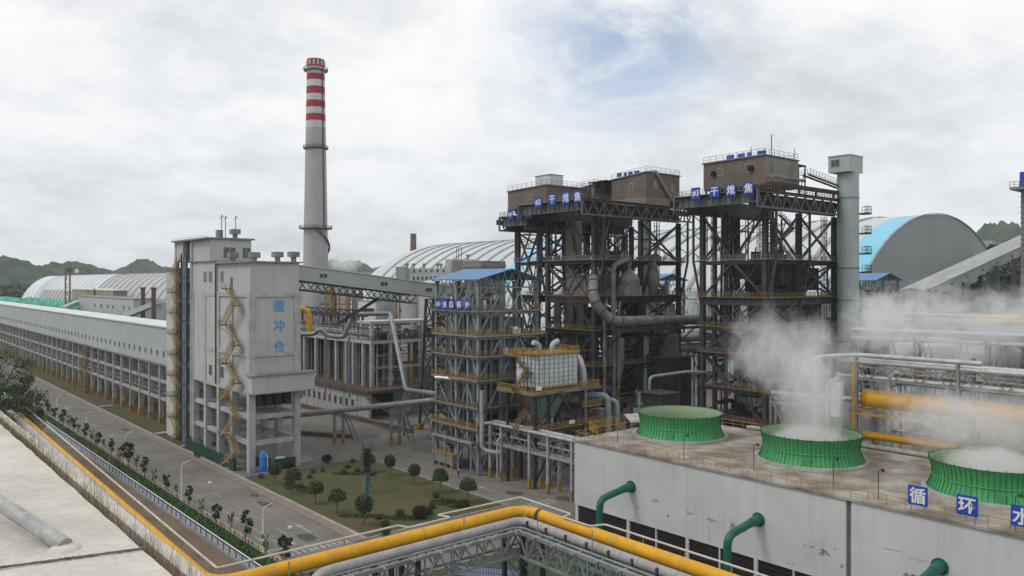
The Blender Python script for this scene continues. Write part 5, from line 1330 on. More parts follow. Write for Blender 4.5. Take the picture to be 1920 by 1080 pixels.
b.build('support_post', M['gsteel'], t)

# ================================================================ LOW BUILDING AND CONCRETE FRAME (coke side)
t = thing('low_building', 'long low pale building with a row of small dark windows below the concrete frame', 'building', (112, 210, 0))
LX0, LX1, LV0, LV1 = 110.5, 128, 191.5, 330
b = MB(); b.box(LX0, LX1, LV0+6, LV1, 0, 7.2); b.build('wall', M['wallbeam'], t)
b = MB(); b.box(LX0, LX0+.3, LV0, LV0+6, 0, 7.2); b.box(LX0, LX0+.6, LV0-.3, LV0, 0, 7.2); b.build('end_wall', M['wallbeam'], t)
b = MB(); b.box(LX0+11, LX0+11.6, LV0-.3, LV0+.3, 0, 7.2); b.build('end_pier', M['wallbeam'], t)
b = MB(); b.box(LX0-.8, LX1, LV0-.8, LV1, 7.2, 7.9); b.build('roof_deck', M['rust'], t)
b = MB(); b.box(LX0+.3, LX0+11, LV0+5.4, LV0+6, 0, 6.4); b.build('dark_bay', M['black'], t)
y = LV0+9; n = 0
while y < LV1-3 and n < 30: window(t, LX0-.02, y, 2.6, 1.5, 2.2, '-x', mullion=False); y += 3.4; n += 1
for k in range(16): b = MB(); b.box(LX0-.12, LX0, LV0+6+k*8, LV0+6.25+k*8, 0, 7.2); b.build('pilaster', M['conc'], t)
b = MB(); b.rail([(LX0-.6, LV1, 7.9), (LX0-.6, LV0-.6, 7.9), (LX1, LV0-.6, 7.9)], 1.1, 2, .09, 1); b.build('railing', M['rust'], t)
b = MB(); x, y = P(725, 206); b.flight((x-4, y+3, 7.8), (x+5, y-5, .2), 1.2, (.5, .5, 0)); b.build('staircase', M['duct'], t)

t = thing('frame_building', 'open concrete frame building with pale columns and rusty machinery above the low building', 'building', (115, 230, 0))
FX, FV0 = 115.5, 198.6
for y in (198.6, 203.2, 208.9, 213.2, 219.4, 226, 233, 241, 250):
    hh = 26.0 if y < 200 else 21.4
    MB().box(FX-.45, FX+.45, y-.45, y+.45, 7.9, hh).build('column', M['wallbeam'], t)
for x in (121.6, 132.5, 139):
    MB().box(x-.45, x+.45, 198.15, 199.05, 0 if x > 128 else 7.9, 28.3 if x < 130 else 26.0).build('column', M['wallbeam'], t)
    MB().box(x-.4, x+.4, 212, 212.8, 7.9, 26.0).build('column', M['concdark'], t)
b = MB(); b.box(FX-.6, 141, 198.0, 262, 20.2, 21.2); b.build('floor_slab', M['wallbeam'], t)
b = MB(); b.box(FX-.6, 141, 198.0, 206, 26.0, 26.7); b.build('roof_slab', M['wallbeam'], t)
for z in (13.0, 12.9):
    b = MB(); b.box(FX+.45, 139, 198.3, 198.9, z, z+.6) if z == 13.0 else b.box(116.2, 139, 212.1, 212.7, 12.2, 12.9); b.build('beam', M['conc'], t)
b = MB(); b.rail([(FX-.5, 262, 21.2), (FX-.5, 198.1, 21.2), (141, 198.1, 21.2)], 1.2, 1.3, .1, 1); b.build('railing', M['rust'], t)
b = MB(); b.box(120.5, 123.5, 208, 262, 8, 19.6); b.build('dark_chamber', M['dsteel2'], t)
b = MB(); b.box(133, 137, 201.5, 205, 21.3, 24.6); b.build('white_cabin', M['white'], t); window(t, 134.4, 201.45, 22.4, 1.2, 1.2, '-y')
rnd = random.Random(46)
for k in range(22):
    z = rnd.uniform(22.2, 25.6); y = rnd.uniform(200, 260); b = MB(); b.tube([(116+rnd.uniform(0, 4), y, z), (130+rnd.uniform(0, 9), y, z)], rnd.choice((.1, .16, .28)), 8); b.build('cross_pipe', M[rnd.choice(('rust', 'gsteel', 'wpipe', 'duct'))], t)
for k in range(20):
    y = 200+k*3; b = MB(); b.beam((117+(k % 3)*3, y, 21.2), (117+(k % 3)*3, y, 25+rnd.uniform(-1, 2)), .3); b.build('stanchion', M[rnd.choice(('gsteel', 'rust', 'wallbeam'))], t)
for k in range(5):
    b = MB(); b.tube([(116.2+k*.8, 200, 22.2+k*.5), (116.2+k*.8, 262, 22.2+k*.5)], .2, 8); b.build('long_pipe', M[('rust', 'gsteel', 'wpipe', 'duct', 'rust')[k]], t)
rnd = random.Random(44)
for k in range(44):
    x = 116.5+rnd.uniform(0, 22); y = rnd.choice((199.5, 201, 203, 206, 209))+rnd.uniform(0, 1); b = MB(); z = rnd.uniform(8.5, 19)
    if k % 2: b.tube([(x, y, 8), (x, y, 20)], rnd.choice((.12, .18, .3)), 8)
    else: b.tube([(x, y, z), (min(140, x+rnd.uniform(3, 9)), y, z)], rnd.choice((.12, .18, .3)), 8)
    b.build('pipe', M[rnd.choice(('wpipe', 'gsteel', 'wallbeam', 'rust', 'yellowfoot', 'duct'))], t, smooth=True)
for k in range(50):
    y = 199.5+k*1.2; x = 116.6+rnd.uniform(0, 1.6); b = MB(); b.beam((x, y, 8), (x, y, 20), rnd.choice((.18, .25, .35))); b.build('vertical_pipe', M[rnd.choice(('dsteel2', 'gsteel', 'wpipe', 'yellowfoot', 'conc'))], t)
for k in range(14):
    x = 117+rnd.uniform(0, 20); b = MB(); b.box(x, x+rnd.uniform(.6, 2), 199.5, 201.5, 21.3, 21.3+rnd.uniform(.8, 3)); b.build('equipment_box', M[rnd.choice(('rust', 'rust', 'duct', 'yrail', 'gsteel'))], t)
for x in (117.6, 129.5):
    b = MB(); b.tube(fillet([(x, 204, 21.3), (x, 203, 24.0), (x+2.5, 201, 21.3)], 1), .55, 10); b.build('yellow_chute', M['yellow'], t, smooth=True)
b = MB(); b.box(117, 121, 213, 217, 8, 12.5); b.build('blue_machine', M['bluesign'], t)
# battery roof colonnade behind (rows of grey posts with dark top beams)
t = thing('coke_battery', 'long row of grey posts under a dark lattice beam, behind the concrete frame building', 'coke oven battery', (126, 260, 0))
b = MB(); b.box(124, 136, 216, 380, 8, 22.5); b.build('oven_block', M['concdark'], t)
y = 216; n = 0
while y < 370 and n < 90:
    b = MB(); b.box(122.2, 122.75, y-.28, y+.28, 15, 27.2 + (0 if n % 2 else .0)); b.build('post', M['gsteel' if n % 2 else 'dsteel2'], t); y += 2.6; n += 1
b = MB(); b.box(121.8, 123.2, 214, 375, 27.2, 28.0); b.box(121.8, 123.2, 214, 375, 29.0, 29.4)
for k in range(80): b.beam((122.5, 214+k*2, 28 if k % 2 else 29), (122.5, 216+k*2, 29 if k % 2 else 28), .2)
b.build('lattice_beam', M['dsteel2'], t)
b = MB(); x, y = P(578, 225); b.tube(fillet([(x-2, y+1, Zy(578, 225)), (x, y, Zy(583, 225)), (x+.4, y-.4, Zy(625, 225))], 1), .78, 14); b.build('yellow_riser', M['yellow'], t, smooth=True)
rnd = random.Random(45)
for k in range(26):
    px = 605+rnd.uniform(0, 75); d = rnd.uniform(285, 320); x, y = P(px, d); b = MB(); b.beam((x, y, 5), (x, y, Zy(rnd.uniform(530, 560), d)), rnd.choice((.4, .6, .9))); b.build('tall_stanchion', M[rnd.choice(('rust', 'conc', 'gsteel', 'duct', 'yellowfoot'))], t)
for k in range(9):
    z = 20+k*1.9; x0, y0 = P(600, 300); x1, y1 = P(682, 300); b = MB(); b.beam((x0, y0, z), (x1, y1, z), .45); b.build('gangway', M['rust' if k % 2 else 'conc'], t)

# distant silos and vented building left of the great dome
t = thing('vented_building', 'far pale plant building with a row of small windows and roof ventilators', 'building', (*P(830, 330), 0))
x, y = P(800, 330)
def fbox(px0, px1, py0, py1, d, m, nm, dep=12):
    xa, ya = P(px0, d); xb, yb = P(px1, d); z0, z1 = max(0, Zy(py1, d)), Zy(py0, d); dv = Vector((.645, .764, 0))*dep
    b = MB(); b.prism([(xa, ya, z0), (xb, yb, z0), (xb, yb, z1), (xa, ya, z1)], dv); return b.build(nm, M[m], t)
fbox(745, 835, 503, 640, 330, 'wall', 'wall'); fbox(835, 897, 486, 640, 328, 'wall', 'tower_block'); fbox(847, 868, 488, 515, 327.5, 'dustgrey', 'dark_bay', .4)
fbox(768, 840, 515, 640, 300, 'wall', 'front_wall', 20); fbox(742, 760, 500, 560, 322, 'domeend', 'gable', 10)
for k in range(8):
    xa = 774+k*8; fbox(xa, xa+3.4, 518, 525, 299.8, 'glass', 'window', .3)
for k in range(6): fbox(775+k*11, 778+k*11, 505, 510, 329.8, 'glass', 'window', .3)
for px in (762, 775, 795, 820, 826, 877):
    z0 = 503 if px != 877 else 486
    fbox(px-1.3, px+1.3, z0-5, z0, 331, 'gsteel', 'vent_neck', 2); fbox(px-3, px+3, z0-9, z0-5, 331, 'gsteel', 'roof_vent', 3)
for px in (856, 860, 865): fbox(px-.5, px+.5, 463, 486, 330, 'dsteel', 'antenna', .3)
for (px, d, r_, py, m, lb) in ((755, 290, 3.0, 540, 'dustgrey', 'brownish round silo with stairs, left of the support tower'), (777, 285, 6.0, 545, 'wallbeam', 'pale concrete round silo behind the lattice support tower'),
                              (719, 300, 4.2, 549, 'shaft', 'pale green grey tank under the sloping gallery'), (740, 330, 6.5, 552, 'shaft', 'large pale tank under the sloping gallery'), (835, 270, 9, 530, 'wallbeam', 'pale round silo behind the blue roofed boiler')):
    x, y = P(px, d); b = MB(); b.lathe((x, y), [(r_, 0), (r_, Zy(py, d)), (r_*.5, Zy(py, d)+1.2)], 24); b.lathe((x, y), [(r_+.15, Zy(py, d)-3), (r_+.15, Zy(py, d)-2.6)], 24); tag(b.build('silo', M[m], smooth=True), lb, 'silo')
t = thing('small_building', 'small white building with dark windows below the sloping gallery', 'building', (*P(688, 280), 0))
fbox(671, 704, 566, 640, 280, 'white', 'wall', 10); fbox(674, 701, 578, 586, 279.8, 'glass', 'window_band', .3); fbox(669, 706, 564, 566, 280.2, 'gsteel', 'roof', 10)
t = thing('stair_scaffold', 'rusty yellow stair scaffold against the round silo', 'stairs', (*P(755, 283), 0))
x, y = P(755, 283); b = MB()
for sx in (-2, 2):
    for sy in (-1, 1): b.beam((x+sx, y+sy, 5), (x+sx, y+sy, 37), .25)
k = 0; z = 8
while z < 35: b.flight((x-2 if k % 2 else x+2, y-1.2, z), (x+2 if k % 2 else x-2, y-1.2, z+2.8), .9, (0, 1, 0)); z += 2.8; k += 1
b.build('scaffold', M['yrail'], t)

# ================================================================ LEFT DISTANCE
t = thing('green_tarpaulin', 'heap under bright green tarpaulins beyond the long gallery', 'covered heap', (*P(60, 560), 0))
mb = MB(); nx, ny = 150, 24; a = Vector((76.5, VU(-40, 76.5), 0)); c = Vector((76.5, VU(124, 76.5), 0)); dv = Vector((.24, .03, 0))
for j in range(ny+1):
    for i in range(nx+1):
        p = a.lerp(c, i/nx)+dv*(j*1.7); z = 15+(26.6+1.9*i/nx-15)*(math.sin(math.pi*min(1, (j+.3)/7)/2) if j < 7 else 1)
        z += 1.6*mnoise.fractal((p.x*.12, p.y*.12, 2), .8, 2, 5)+.5*abs(mnoise.noise((p.x*.5, p.y*.5, 7)))
        if i > nx-8: z = 14.9+(z-14.9)*math.sqrt((nx-i)/8)
        mb.v.append((p.x, p.y, z))
for j in range(ny):
    for i in range(nx): k = j*(nx+1)+i; mb.f.append((k, k+1, k+nx+2, k+nx+1))
mb.build('tarpaulin', M['tarp'], t)
b = MB(); rnd = random.Random(3)
for k in range(26):
    i = rnd.random(); p = a.lerp(c, i)+dv*rnd.uniform(8, 24); z = 27.0+1.9*i; q = p+Vector((rnd.uniform(-.8, .8), rnd.uniform(-5, 5), rnd.uniform(-.6, .3))); b.beam(p+Vector((0, 0, z)), q+Vector((0, 0, z)), .3)
b.build('weight_ropes', M['dsteel2'], t)
t = thing('beige_building', 'beige sheet metal hall in front of the left storage dome', 'building', (87, VU(175, 87), 0))
b = MB(); b.box(86.6, 92, VU(212, 86.6), VU(135, 86.6), 0, 34.2); b.build('wall', M['beige'], t)
b = MB(); b.box(86.3, 92.2, VU(214, 86.6), VU(133, 86.6), 34.2, 34.8); b.build('roof_edge', M['white'], t)
y = VU(177, 86.2); b = MB(); b.beam((86.2, y, 20), (86.2, y, 35), .7); b.build('yellow_ladder', M['yrail'], t)
t = thing('grey_hall', 'grey sheet hall with a row of small windows behind the long gallery', 'building', (80, VU(200, 79), 0))
b = MB(); b.box(79, 86.4, VU(250, 79), VU(148, 79), 0, 31.6); b.build('wall', M['gallery'], t)
b = MB(); b.box(78.8, 86.5, VU(250, 79)-.3, VU(148, 79)+.3, 31.6, 32.0); b.build('roof_edge', M['gsteel'], t)
for px in (178, 190, 202, 212, 232, 243): window(t, 78.98, VU(px, 79), 27.8, 2.0, 1.3, '-x')
t = thing('link_gallery', 'short pale gallery roof slanting into the long gallery', 'gallery', (*P(130, 340), 0))
a = Vector((*P(118, 325), Zy(578, 325))); c = Vector((*P(150, 355), Zy(566, 355))); b = MB(); b.beam(a, c, 2.2, 1.6); b.build('enclosure', M['gallery'], t)
t = thing('link_gallery', 'second pale slanting gallery just left of the silo building', 'gallery', (*P(270, 280), 0))
a = Vector((*P(236, 270), Zy(592, 270))); c = Vector((*P(300, 262), Zy(566, 262))); b = MB(); b.beam(a, c, 2.2, 1.6); b.build('enclosure', M['gallery'], t)
fbox(283, 306, 567, 640, 262, 'gallery', 'head_house', 4)
for px, lb in ((268, 'left of two thin rusty stacks before the left dome'), (288, 'right of two thin rusty stacks before the left dome')):
    x, y = 78.0, VU(px, 78.0); zt = 35.6-.0; b = MB(); b.lathe((x, y), [(.8, 0), (.7, zt), (.95, zt), (.95, zt+.5)], 12); tag(b.build('stack', M['rust']), lb, 'stack')
t = thing('tower_crane', 'small yellow brown lattice crane mast before the left storage dome', 'crane', (*P(127, 360), 0))
x, y = P(127, 360); zt = Zy(505, 360); b = MB()
for sx in (-.9, .9):
    for sy in (-.9, .9): b.beam((x+sx, y+sy, 0), (x+sx, y+sy, zt), .3)
z = 20; k = 0
while z < zt-1.5:
    s = 1 if k % 2 else -1; b.beam((x-.9*s, y-.9, z), (x+.9*s, y-.9, z+1.8), .2); b.beam((x-.9, y-.9*s, z), (x-.9, y+.9*s, z+1.8), .2); z += 1.8; k += 1
b.box(x-1.6, x+1.6, y-1.6, y+1.6, zt, zt+.8); b.beam((x, y, zt-.5), (x+5.5, y-4.5, zt+.2), .7); b.build('mast', M['yrail'], t)
b = MB(); b.box(x+2.5, x+3.8, y-3.4, y-2.2, zt-1.5, zt+.2); b.build('cab', M['white'], t)

# ================================================================ RIGHT DISTANCE
t = thing('inclined_gallery', 'long grey conveyor gallery climbing to the right in front of the great dome', 'gallery', (212, 88, 0))
a = Vector((*P(1733, 205), 0)); Rx = Vector((*P(1935, 225), 0)); dr = (Rx-a); hv = Vector((-dr.y, dr.x, 0)).normalized()*7.2
za, zb = 35.6, 49.4
b = MB(); b.prism([a+Vector((0, 0, za-2.8)), a+hv+Vector((0, 0, za-2.8)), a+hv+Vector((0, 0, za)), a+Vector((0, 0, za))], dr*1.3+Vector((0, 0, (zb-za)*1.3))); b.build('enclosure', M['domeend'], t)
b = MB(); b.prism([a-hv*.05+Vector((0, 0, za)), a+hv*1.05+Vector((0, 0, za)), a+hv*1.05+Vector((0, 0, za+.15)), a+hv*.5+Vector((0, 0, za+.8)), a-hv*.05+Vector((0, 0, za+.15))], dr*1.3+Vector((0, 0, (zb-za)*1.3))); b.build('roof', M['incl'], t)
for k in range(8):
    p = a+dr*(.1+.14*k)+Vector((0, 0, za-1.5+(zb-za)*(.1+.14*k)))-hv.normalized()*.06; q = dr.normalized(); b = MB(); b.beam(p-q*.4, p+q*.4, .1, .8); b.build('window', M['glass'], t)
b = MB(); b.box(a.x-3.2, a.x+.4, a.y-.6, a.y+3.4, 0, za); b.build('head_tower', M['wall'], t); window(t, a.x-3.22, a.y+1.2, za-6, .8, 1.8, '-x')
b = MB(); q0 = Vector((*P(1722, 206), Zy(560, 206))); q1 = Vector((*P(1672, 218), Zy(602, 218))); b.beam(q0, q1, 3.2, 3.4); b.build('lower_gallery', M['domeend'], t)
b = MB(); x, y = P(1680, 214); b.box(x-2, x+2, y-2, y+5, 0, Zy(592, 214)); b.build('transfer_house', M['domeend'], t)
b = MB()
for px in (1768, 1806): x, y = P(px, 208); b.beam((x, y, 12), (x, y, Zy(548-(px-1768)*.5, 208)), .6)
(x0, y0), (x1, y1) = P(1768, 208), P(1806, 208)
for (ya, yb) in ((552, 585), (585, 620)): b.beam((x0, y0, Zy(ya, 208)), (x1, y1, Zy(yb, 208)), .35); b.beam((x0, y0, Zy(yb, 208)), (x1, y1, Zy(ya, 208)), .35); b.beam((x0, y0, Zy(yb, 208)), (x1, y1, Zy(yb, 208)), .3)
b.build('braced_support', M['dsteel'], t)
for pa, pb, yt in ((1834, 1875, 505), (1896, 1925, 480)):
    b = MB(); (x0, y0), (x1, y1) = P(pa, 216), P(pb, 216); (x2, y2), (x3, y3) = P(pa+5, 216), P(pb-7, 216)
    b.beam((x0, y0, 0), (x2, y2, Zy(yt+5, 216)), 1.0); b.beam((x1, y1, 0), (x3, y3, Zy(yt-7, 216)), 1.0); b.beam((*P(pa+2, 216), Zy(545, 216)), (*P(pb-2, 216), Zy(545, 216)), .7); b.build('frame_support', M['dsteel'], t)
x, y = P(1932, 150)
t = thing('edge_tower', 'tall pale banded tower with blue top board at the right picture edge', 'tower', (x, y, 0))
b = MB(); b.lathe((x, y), [(1.5, 0), (1.5, 56)], 20); b.build('column', M['dustgrey'], t, smooth=True)
for k in range(34): b = MB(); z = 22+k; b.lathe((x, y), [(1.62, z), (1.62, z+.18)], 20); b.build('hoop', M['gsteel'], t)
b = MB(); b.box(x-1.9, x+2, y-1.5, y-1.3, 55.8, 58.6); b.box(x-1.9, x-1.7, y-1.3, y+1.2, 55.8, 58.6); b.build('blue_board', M['bluesign'], t)
b = MB(); b.box(x-3.4, x+2.5, y-2.4, y+2.4, 55.2, 55.6); b.rail([(x-3.4, y+2.4, 55.6), (x-3.4, y-2.4, 55.6), (x+2.5, y-2.4, 55.6)], 1.1, .8, .08); b.build('platform', M['gsteel'], t)
b = MB(); b.beam((x-2.3, y-2, 0), (x-2.3, y-2, 57), .28); b.build('post', M['gsteel'], t)
b = MB(); b.box(x-5, x+8, y-4, y+8, 30.5, 31.4); b.build('yellow_deck', M['yellow'], t)
b = MB(); b.box(x-8, x+8, y-4, y+8, 26.5, 29); b.build('blue_cabin', M['blueroof'], t)
# trees to the right of the great dome are made with the planting below

# ---- yellow gas mains and pipe racks behind the cooling house
t = thing('gas_main_rack', 'rack with two thick yellow gas mains seen through steam behind the green fan rings', 'pipe rack', (115, 35, 0))
b = MB(); b.tube(fillet([(115.2, 57.5, 15), (115.2, 57.5, 25.6), (115.2, 56, 25.6)], .5), .5, 12); b.build('yellow_riser', M['yellow'], t, smooth=True)
b = MB(); b.tube([(117, 57.0, 20.6), (117, -20, 20.6)], 1.32, 24); b.build('gas_main', M['yellow'], t, smooth=True)
for v in (50, 43, 36, 29, 22): b = MB(); b.tube([(117, v-.08, 20.6), (117, v+.08, 20.6)], 1.4, 24); b.build('flange', M['yellow'], t)
b = MB(); b.tube([(116, 58.0, 15.4), (116, -20, 15.2)], .58, 16); b.build('gas_pipe', M['yellow'], t, smooth=True)
for v in (57, 43, 29, 15):
    for u in (114.6, 120): b = MB(); b.hcol(u, v, 0, 27.4, .42); b.build('column', M['gsteel'], t)
    b = MB(); b.box(114.8, 119.8, v-.15, v+.15, 18.6, 19.1); b.box(114.8, 119.8, v-.15, v+.15, 14.2, 14.6); b.box(114.8, 119.8, v-.15, v+.15, 25.2, 25.6); b.beam((114.6, v, 22), (117.4, v, 25.2), .2); b.build('cross_beam', M['gsteel'], t)
for i, (u, z, r_) in enumerate(((114.8, 26.2, .34), (115.8, 26.1, .24), (119.2, 26.2, .3), (114.9, 24.0, .2), (119.0, 23.6, .26), (118.2, 26.2, .2))):
    b = MB(); b.tube([(u, 60, z), (u, -20, z)], r_, 10); b.build('pipe', M['wpipe'], t, smooth=True)
b = MB()
for u in (114.6, 120):
    y = 57; k = 0
    while y > -18: b.beam((u, y, 23.8 if k % 2 else 25.4), (u, y-1.8, 25.4 if k % 2 else 23.8), .13); y -= 1.8; k += 1
    b.beam((u, 57, 23.7), (u, -18, 23.7), .18); b.beam((u, 57, 25.5), (u, -18, 25.5), .18)
b.build('lattice', M['gsteel'], t)
b = MB(); b.rail([(113.8, 57, 18.7), (113.8, -10, 18.7)], 1.1, 1.5, .08, 1); b.box(113.7, 115.4, -10, 57, 18.55, 18.7); b.build('railing', M['yrail2'], t)
b = MB(); b.tube(fillet([(113.6, 63, 10), (113.6, 63, 26.5), (114.5, 57, 27.2), (114.5, 40, 27.2)], 1.2), .35, 10); b.build('pipe', M['wpipe'], t, smooth=True)
b = MB(); b.tube(fillet([(112.8, 60.5, 12), (112.8, 60.5, 22.8), (114, 59.5, 23.6)], 1.2), .3, 10); b.build('pipe', M['wpipe'], t, smooth=True)
b = MB(); b.box(112.8, 113.8, 58.6, 60.0, 18, 23); b.build('cabinet', M['bagbox'], t)
pipe_rack('grey pipe rack behind the yellow gas mains, veiled by steam', 1600, 150, 2000, 128, 27, 9, 'gsteel', ('wpipe', 'gpipe', 'wpipe'), 61, name='pipe_rack')
pipe_rack('upper white pipe rack in the steam right of the cylindrical shaft', 1640, 180, 2050, 150, 29, 6, 'gsteel', ('wpipe', 'wpipe', 'gpipe'), 62)
pipe_rack('ochre pipe rack right behind the thick yellow main', 1680, 138, 2000, 118, 20, 6, 'gsteel', ('yrail', 'gpipe', 'wpipe'), 63)
pipe_rack('low dark pipe rack between cooling house and gas mains', 1450, 150, 1640, 140, 15, 5, 'gsteel', ('wpipe', 'gpipe'), 64)
for (px, d, r_, py, m, lb) in ((1690, 165, 3, 640, 'wpipe', 'left pale vessel with domed top in the steam'), (1745, 170, 5.5, 628, 'gallery_roof', 'broad pale tank with domed top in the steam'), (1850, 165, 6.5, 640, 'gallery', 'right pale tank in the steam near the right picture edge')):
    x, y = P(px, d); z = Zy(py, d); b = MB(); b.lathe((x, y), [(r_, 0), (r_, z-2), (r_*.7, z-.6), (r_*.2, z)], 24); tag(b.build('vessel', M[m], smooth=True), lb, 'tank')

# ================================================================ COOLING HOUSE
CT = 14.2
t = thing('cooling_house', 'long pale concrete cooling house with louvred base and three green fan rings', 'cooling tower', (98, 45, 0))
X0, X1 = 85.0, 111.6
for (ya, yb) in ((43.45, 86.0), (-10, 42.85)):
    b = MB(); b.box(X0, X1, ya, yb, 4.6, CT-.3); b.build('wall', M['coolwall'], t)
b = MB(); b.box(X0+.4, X1, 42.8, 43.5, 4.6, CT-.3); b.build('joint', M['concdark'], t)
b = MB(); b.box(X0-.25, X1+.2, -10, 86.2, CT-.3, CT); b.build('roof_deck', M['coolroof'], t)
b = MB(); b.box(X0+.3, X1, -10, 85.7, 0, 4.6); b.build('louver_bank', M['louver'], t)
b = MB()
for k in range(8): b.box(X0+.12, X0+.3, -10, 85.7, .5+k*.5, .56+k*.5)
b.build('louver_slats', M['louver'], t)
y = 85.7; k = 0
while y > -8:
    w_ = .42 if k % 2 == 0 else .16
    MB().box(X0-.02, X0+.5, y-w_, y+w_*.2, 0, 4.6).build('pier', M['coolwall'], t); y -= 5.12; k += 1
b = MB(); b.box(X0-.03, X0+.2, -10, 85.9, 4.35, 4.62); b.build('lintel', M['coolwall'], t)
r = MB(); r.rail([(X1, 86, CT), (X0+.1, 86, CT), (X0-.1, -8, CT)], 1.1, 1.95, .06, 1, False); r.build('railing', M['yrail2'], t)
r = MB(); r.rail([(X1+.0, 86, CT), (X1, -8, CT)], 1.1, 1.95, .06, 1, False); r.build('railing', M['yrail2'], t)
r = MB(); r.rail([(X0+5, 85.8, CT), (X0+5, 88, CT+.6), (X0+11, 88, CT+.6), (X0+11, 86, CT)], 1.2, .5, .08, 2); r.build('stair_gate', M['yrail2'], t)
def fan(cx, cy):
    prof = [(6.85, CT+.02), (6.55, CT+.45), (6.22, CT+1.1), (6.05, CT+1.8), (6.08, CT+2.5), (6.22, CT+3.1), (6.42, CT+3.65)]
    b = MB(); b.lathe((cx, cy), [(7.25, CT+.0), (7.2, CT+.35), (6.7, CT+.38)], 64, cap=False, cap0=False); rg = b.build('base_ring', M['conc'], t)
    b = MB(); b.lathe((cx, cy), prof, 72, cap=False, cap0=False); sh = b.build('fan_ring', M['green'], t, smooth=True)
    b = MB(); b.lathe((cx, cy), [(r_-.1, z) for r_, z in prof], 72, cap=False, cap0=False); b.build('inner_face', M['greenin'], sh, smooth=True)
    b = MB(); b.lathe((cx, cy), [(6.32, CT+3.6), (6.5, CT+3.66), (6.5, CT+3.72), (6.32, CT+3.72)], 72, cap=False, cap0=False); b.build('rim', M['greenrib'], sh, smooth=True)
    b = MB()
    for k in range(72):
        a = 2*math.pi*k/72; w_ = .025 if k % 6 else .07
        for (r0, z0), (r1, z1) in zip(prof, prof[1:]):
            p = Vector((cx+(r0+.05)*math.cos(a), cy+(r0+.05)*math.sin(a), z0)); q = Vector((cx+(r1+.05)*math.cos(a), cy+(r1+.05)*math.sin(a), z1)); b.beam(p, q, w_, .06)
        if k % 3 == 0: b.box(cx+6.42*math.cos(a)-.03, cx+6.42*math.cos(a)+.03, cy+6.42*math.sin(a)-.03, cy+6.42*math.sin(a)+.03, CT+3.7, CT+3.95)
    b.build('rib', M['greenrib'], sh)
    b = MB(); b.lathe((cx, cy), [(6.14, CT+1.75), (6.2, CT+1.8), (6.14, CT+1.87)], 72, cap=False, cap0=False); b.build('waist_band', M['green'], sh)
    a = R(205); p = Vector((cx+6.45*math.cos(a), cy+6.45*math.sin(a), 0)); tn = Vector((-math.sin(a), math.cos(a), 0)); b = MB()
    b.prism([p-tn*.5+Vector((0, 0, CT+.45)), p+tn*.5+Vector((0, 0, CT+.45)), p+tn*.5+Vector((0, 0, CT+1.55)), p-tn*.5+Vector((0, 0, CT+1.55))], (-.06, -.02, 0)); b.build('hatch', M['green'], sh)
    b = MB(); b.lathe((cx, cy), [(6.0, CT+.1), (6.0, CT+.2)], 40); b.build('fan_floor', M['greenin'], sh)
    b = MB(); b.lathe((cx, cy), [(.8, CT+.2), (.8, CT+1.4), (.3, CT+1.7)], 16)
    for k in range(8):
        a = 2*math.pi*k/8; b.beam((cx+.7*math.cos(a), cy+.7*math.sin(a), CT+1.2), (cx+5.7*math.cos(a), cy+5.7*math.sin(a), CT+1.35), .7, .08)
    b.build('fan_blades', M['gsteel'], sh)
for cy in (77.3, 55.6, 33.6, 11.6): fan(99.2, cy)
for x, y in ((88.0, 80.0), (86.2, 66.5), (88, 57), (88, 46.5), (86.4, 40.5), (86.2, 27.2)):
    b = MB(); b.beam((x, y, CT), (x, y, CT+3.2), .07); b.beam((x, y, CT+3.2), (x+.4, y-.3, CT+3.4), .07); b.box(x+.25, x+.5, y-.45, y-.2, CT+3.1, CT+3.4); b.build('roof_lamp', M['dsteel'], t)
for (ch, y), od in zip((('循', 35.7), ('环', 31.0), ('水', 26.2)), ('leftmost', 'middle', 'last')):
    sign_board(ch, X0-.15, y, 14.95, 1.95, 2.0, '-x', '%s of three blue boards on the cooling house edge, reading %s' % (od, ch), 'blue boards on the cooling house', legs=1, stand=.8)
for i, (y, lb) in enumerate(((74.7, 'teal green pipe bending into the cooling house wall below the left fan ring'), (54.4, 'teal green pipe bending into the cooling house wall, middle of three'), (33.6, 'teal green pipe meeting the cooling house wall beneath the 环 board'))):
    p = thing('water_pipe', lb, 'pipe', (78.6, y, 0), 'teal water pipes at the cooling house')
    b = MB(); b.tube(fillet([(78.6, y, 0), (78.6, y, 8.5), (83.4, y, 9.1), (85.0, y, 9.2)], 1.3, 7), .48, 18); b.build('pipe_run', M['tealpipe'], p, smooth=True)
    b = MB(); b.tube([(83.1, y, 9.1), (84.3, y, 9.15), (85.0, y, 9.2)], [.5, .62, .66], 18); b.tube([(84.85, y, 9.2), (85.0, y, 9.2)], .86, 18); b.build('flared_collar', M['tealpipe'], p, smooth=True)
pb = thing('edge_pipes', 'pair of white pipes along the far roof edge of the cooling house', 'pipe', (112, 40, CT))
for k, (x, z) in enumerate(((112.4, CT+.2), (112.9, CT-.55), (113.4, CT+.1))):
    b = MB(); b.tube([(x, 74, z), (x, -10, z)], .32, 12); b.build('pipe_run', M['wpipe'], pb, smooth=True)
b = MB()
for y in range(-8, 75, 6): b.box(112.6, 113.0, y, y+.3, 0, CT-.1)
b.build('pipe_post', M['gsteel'], pb)
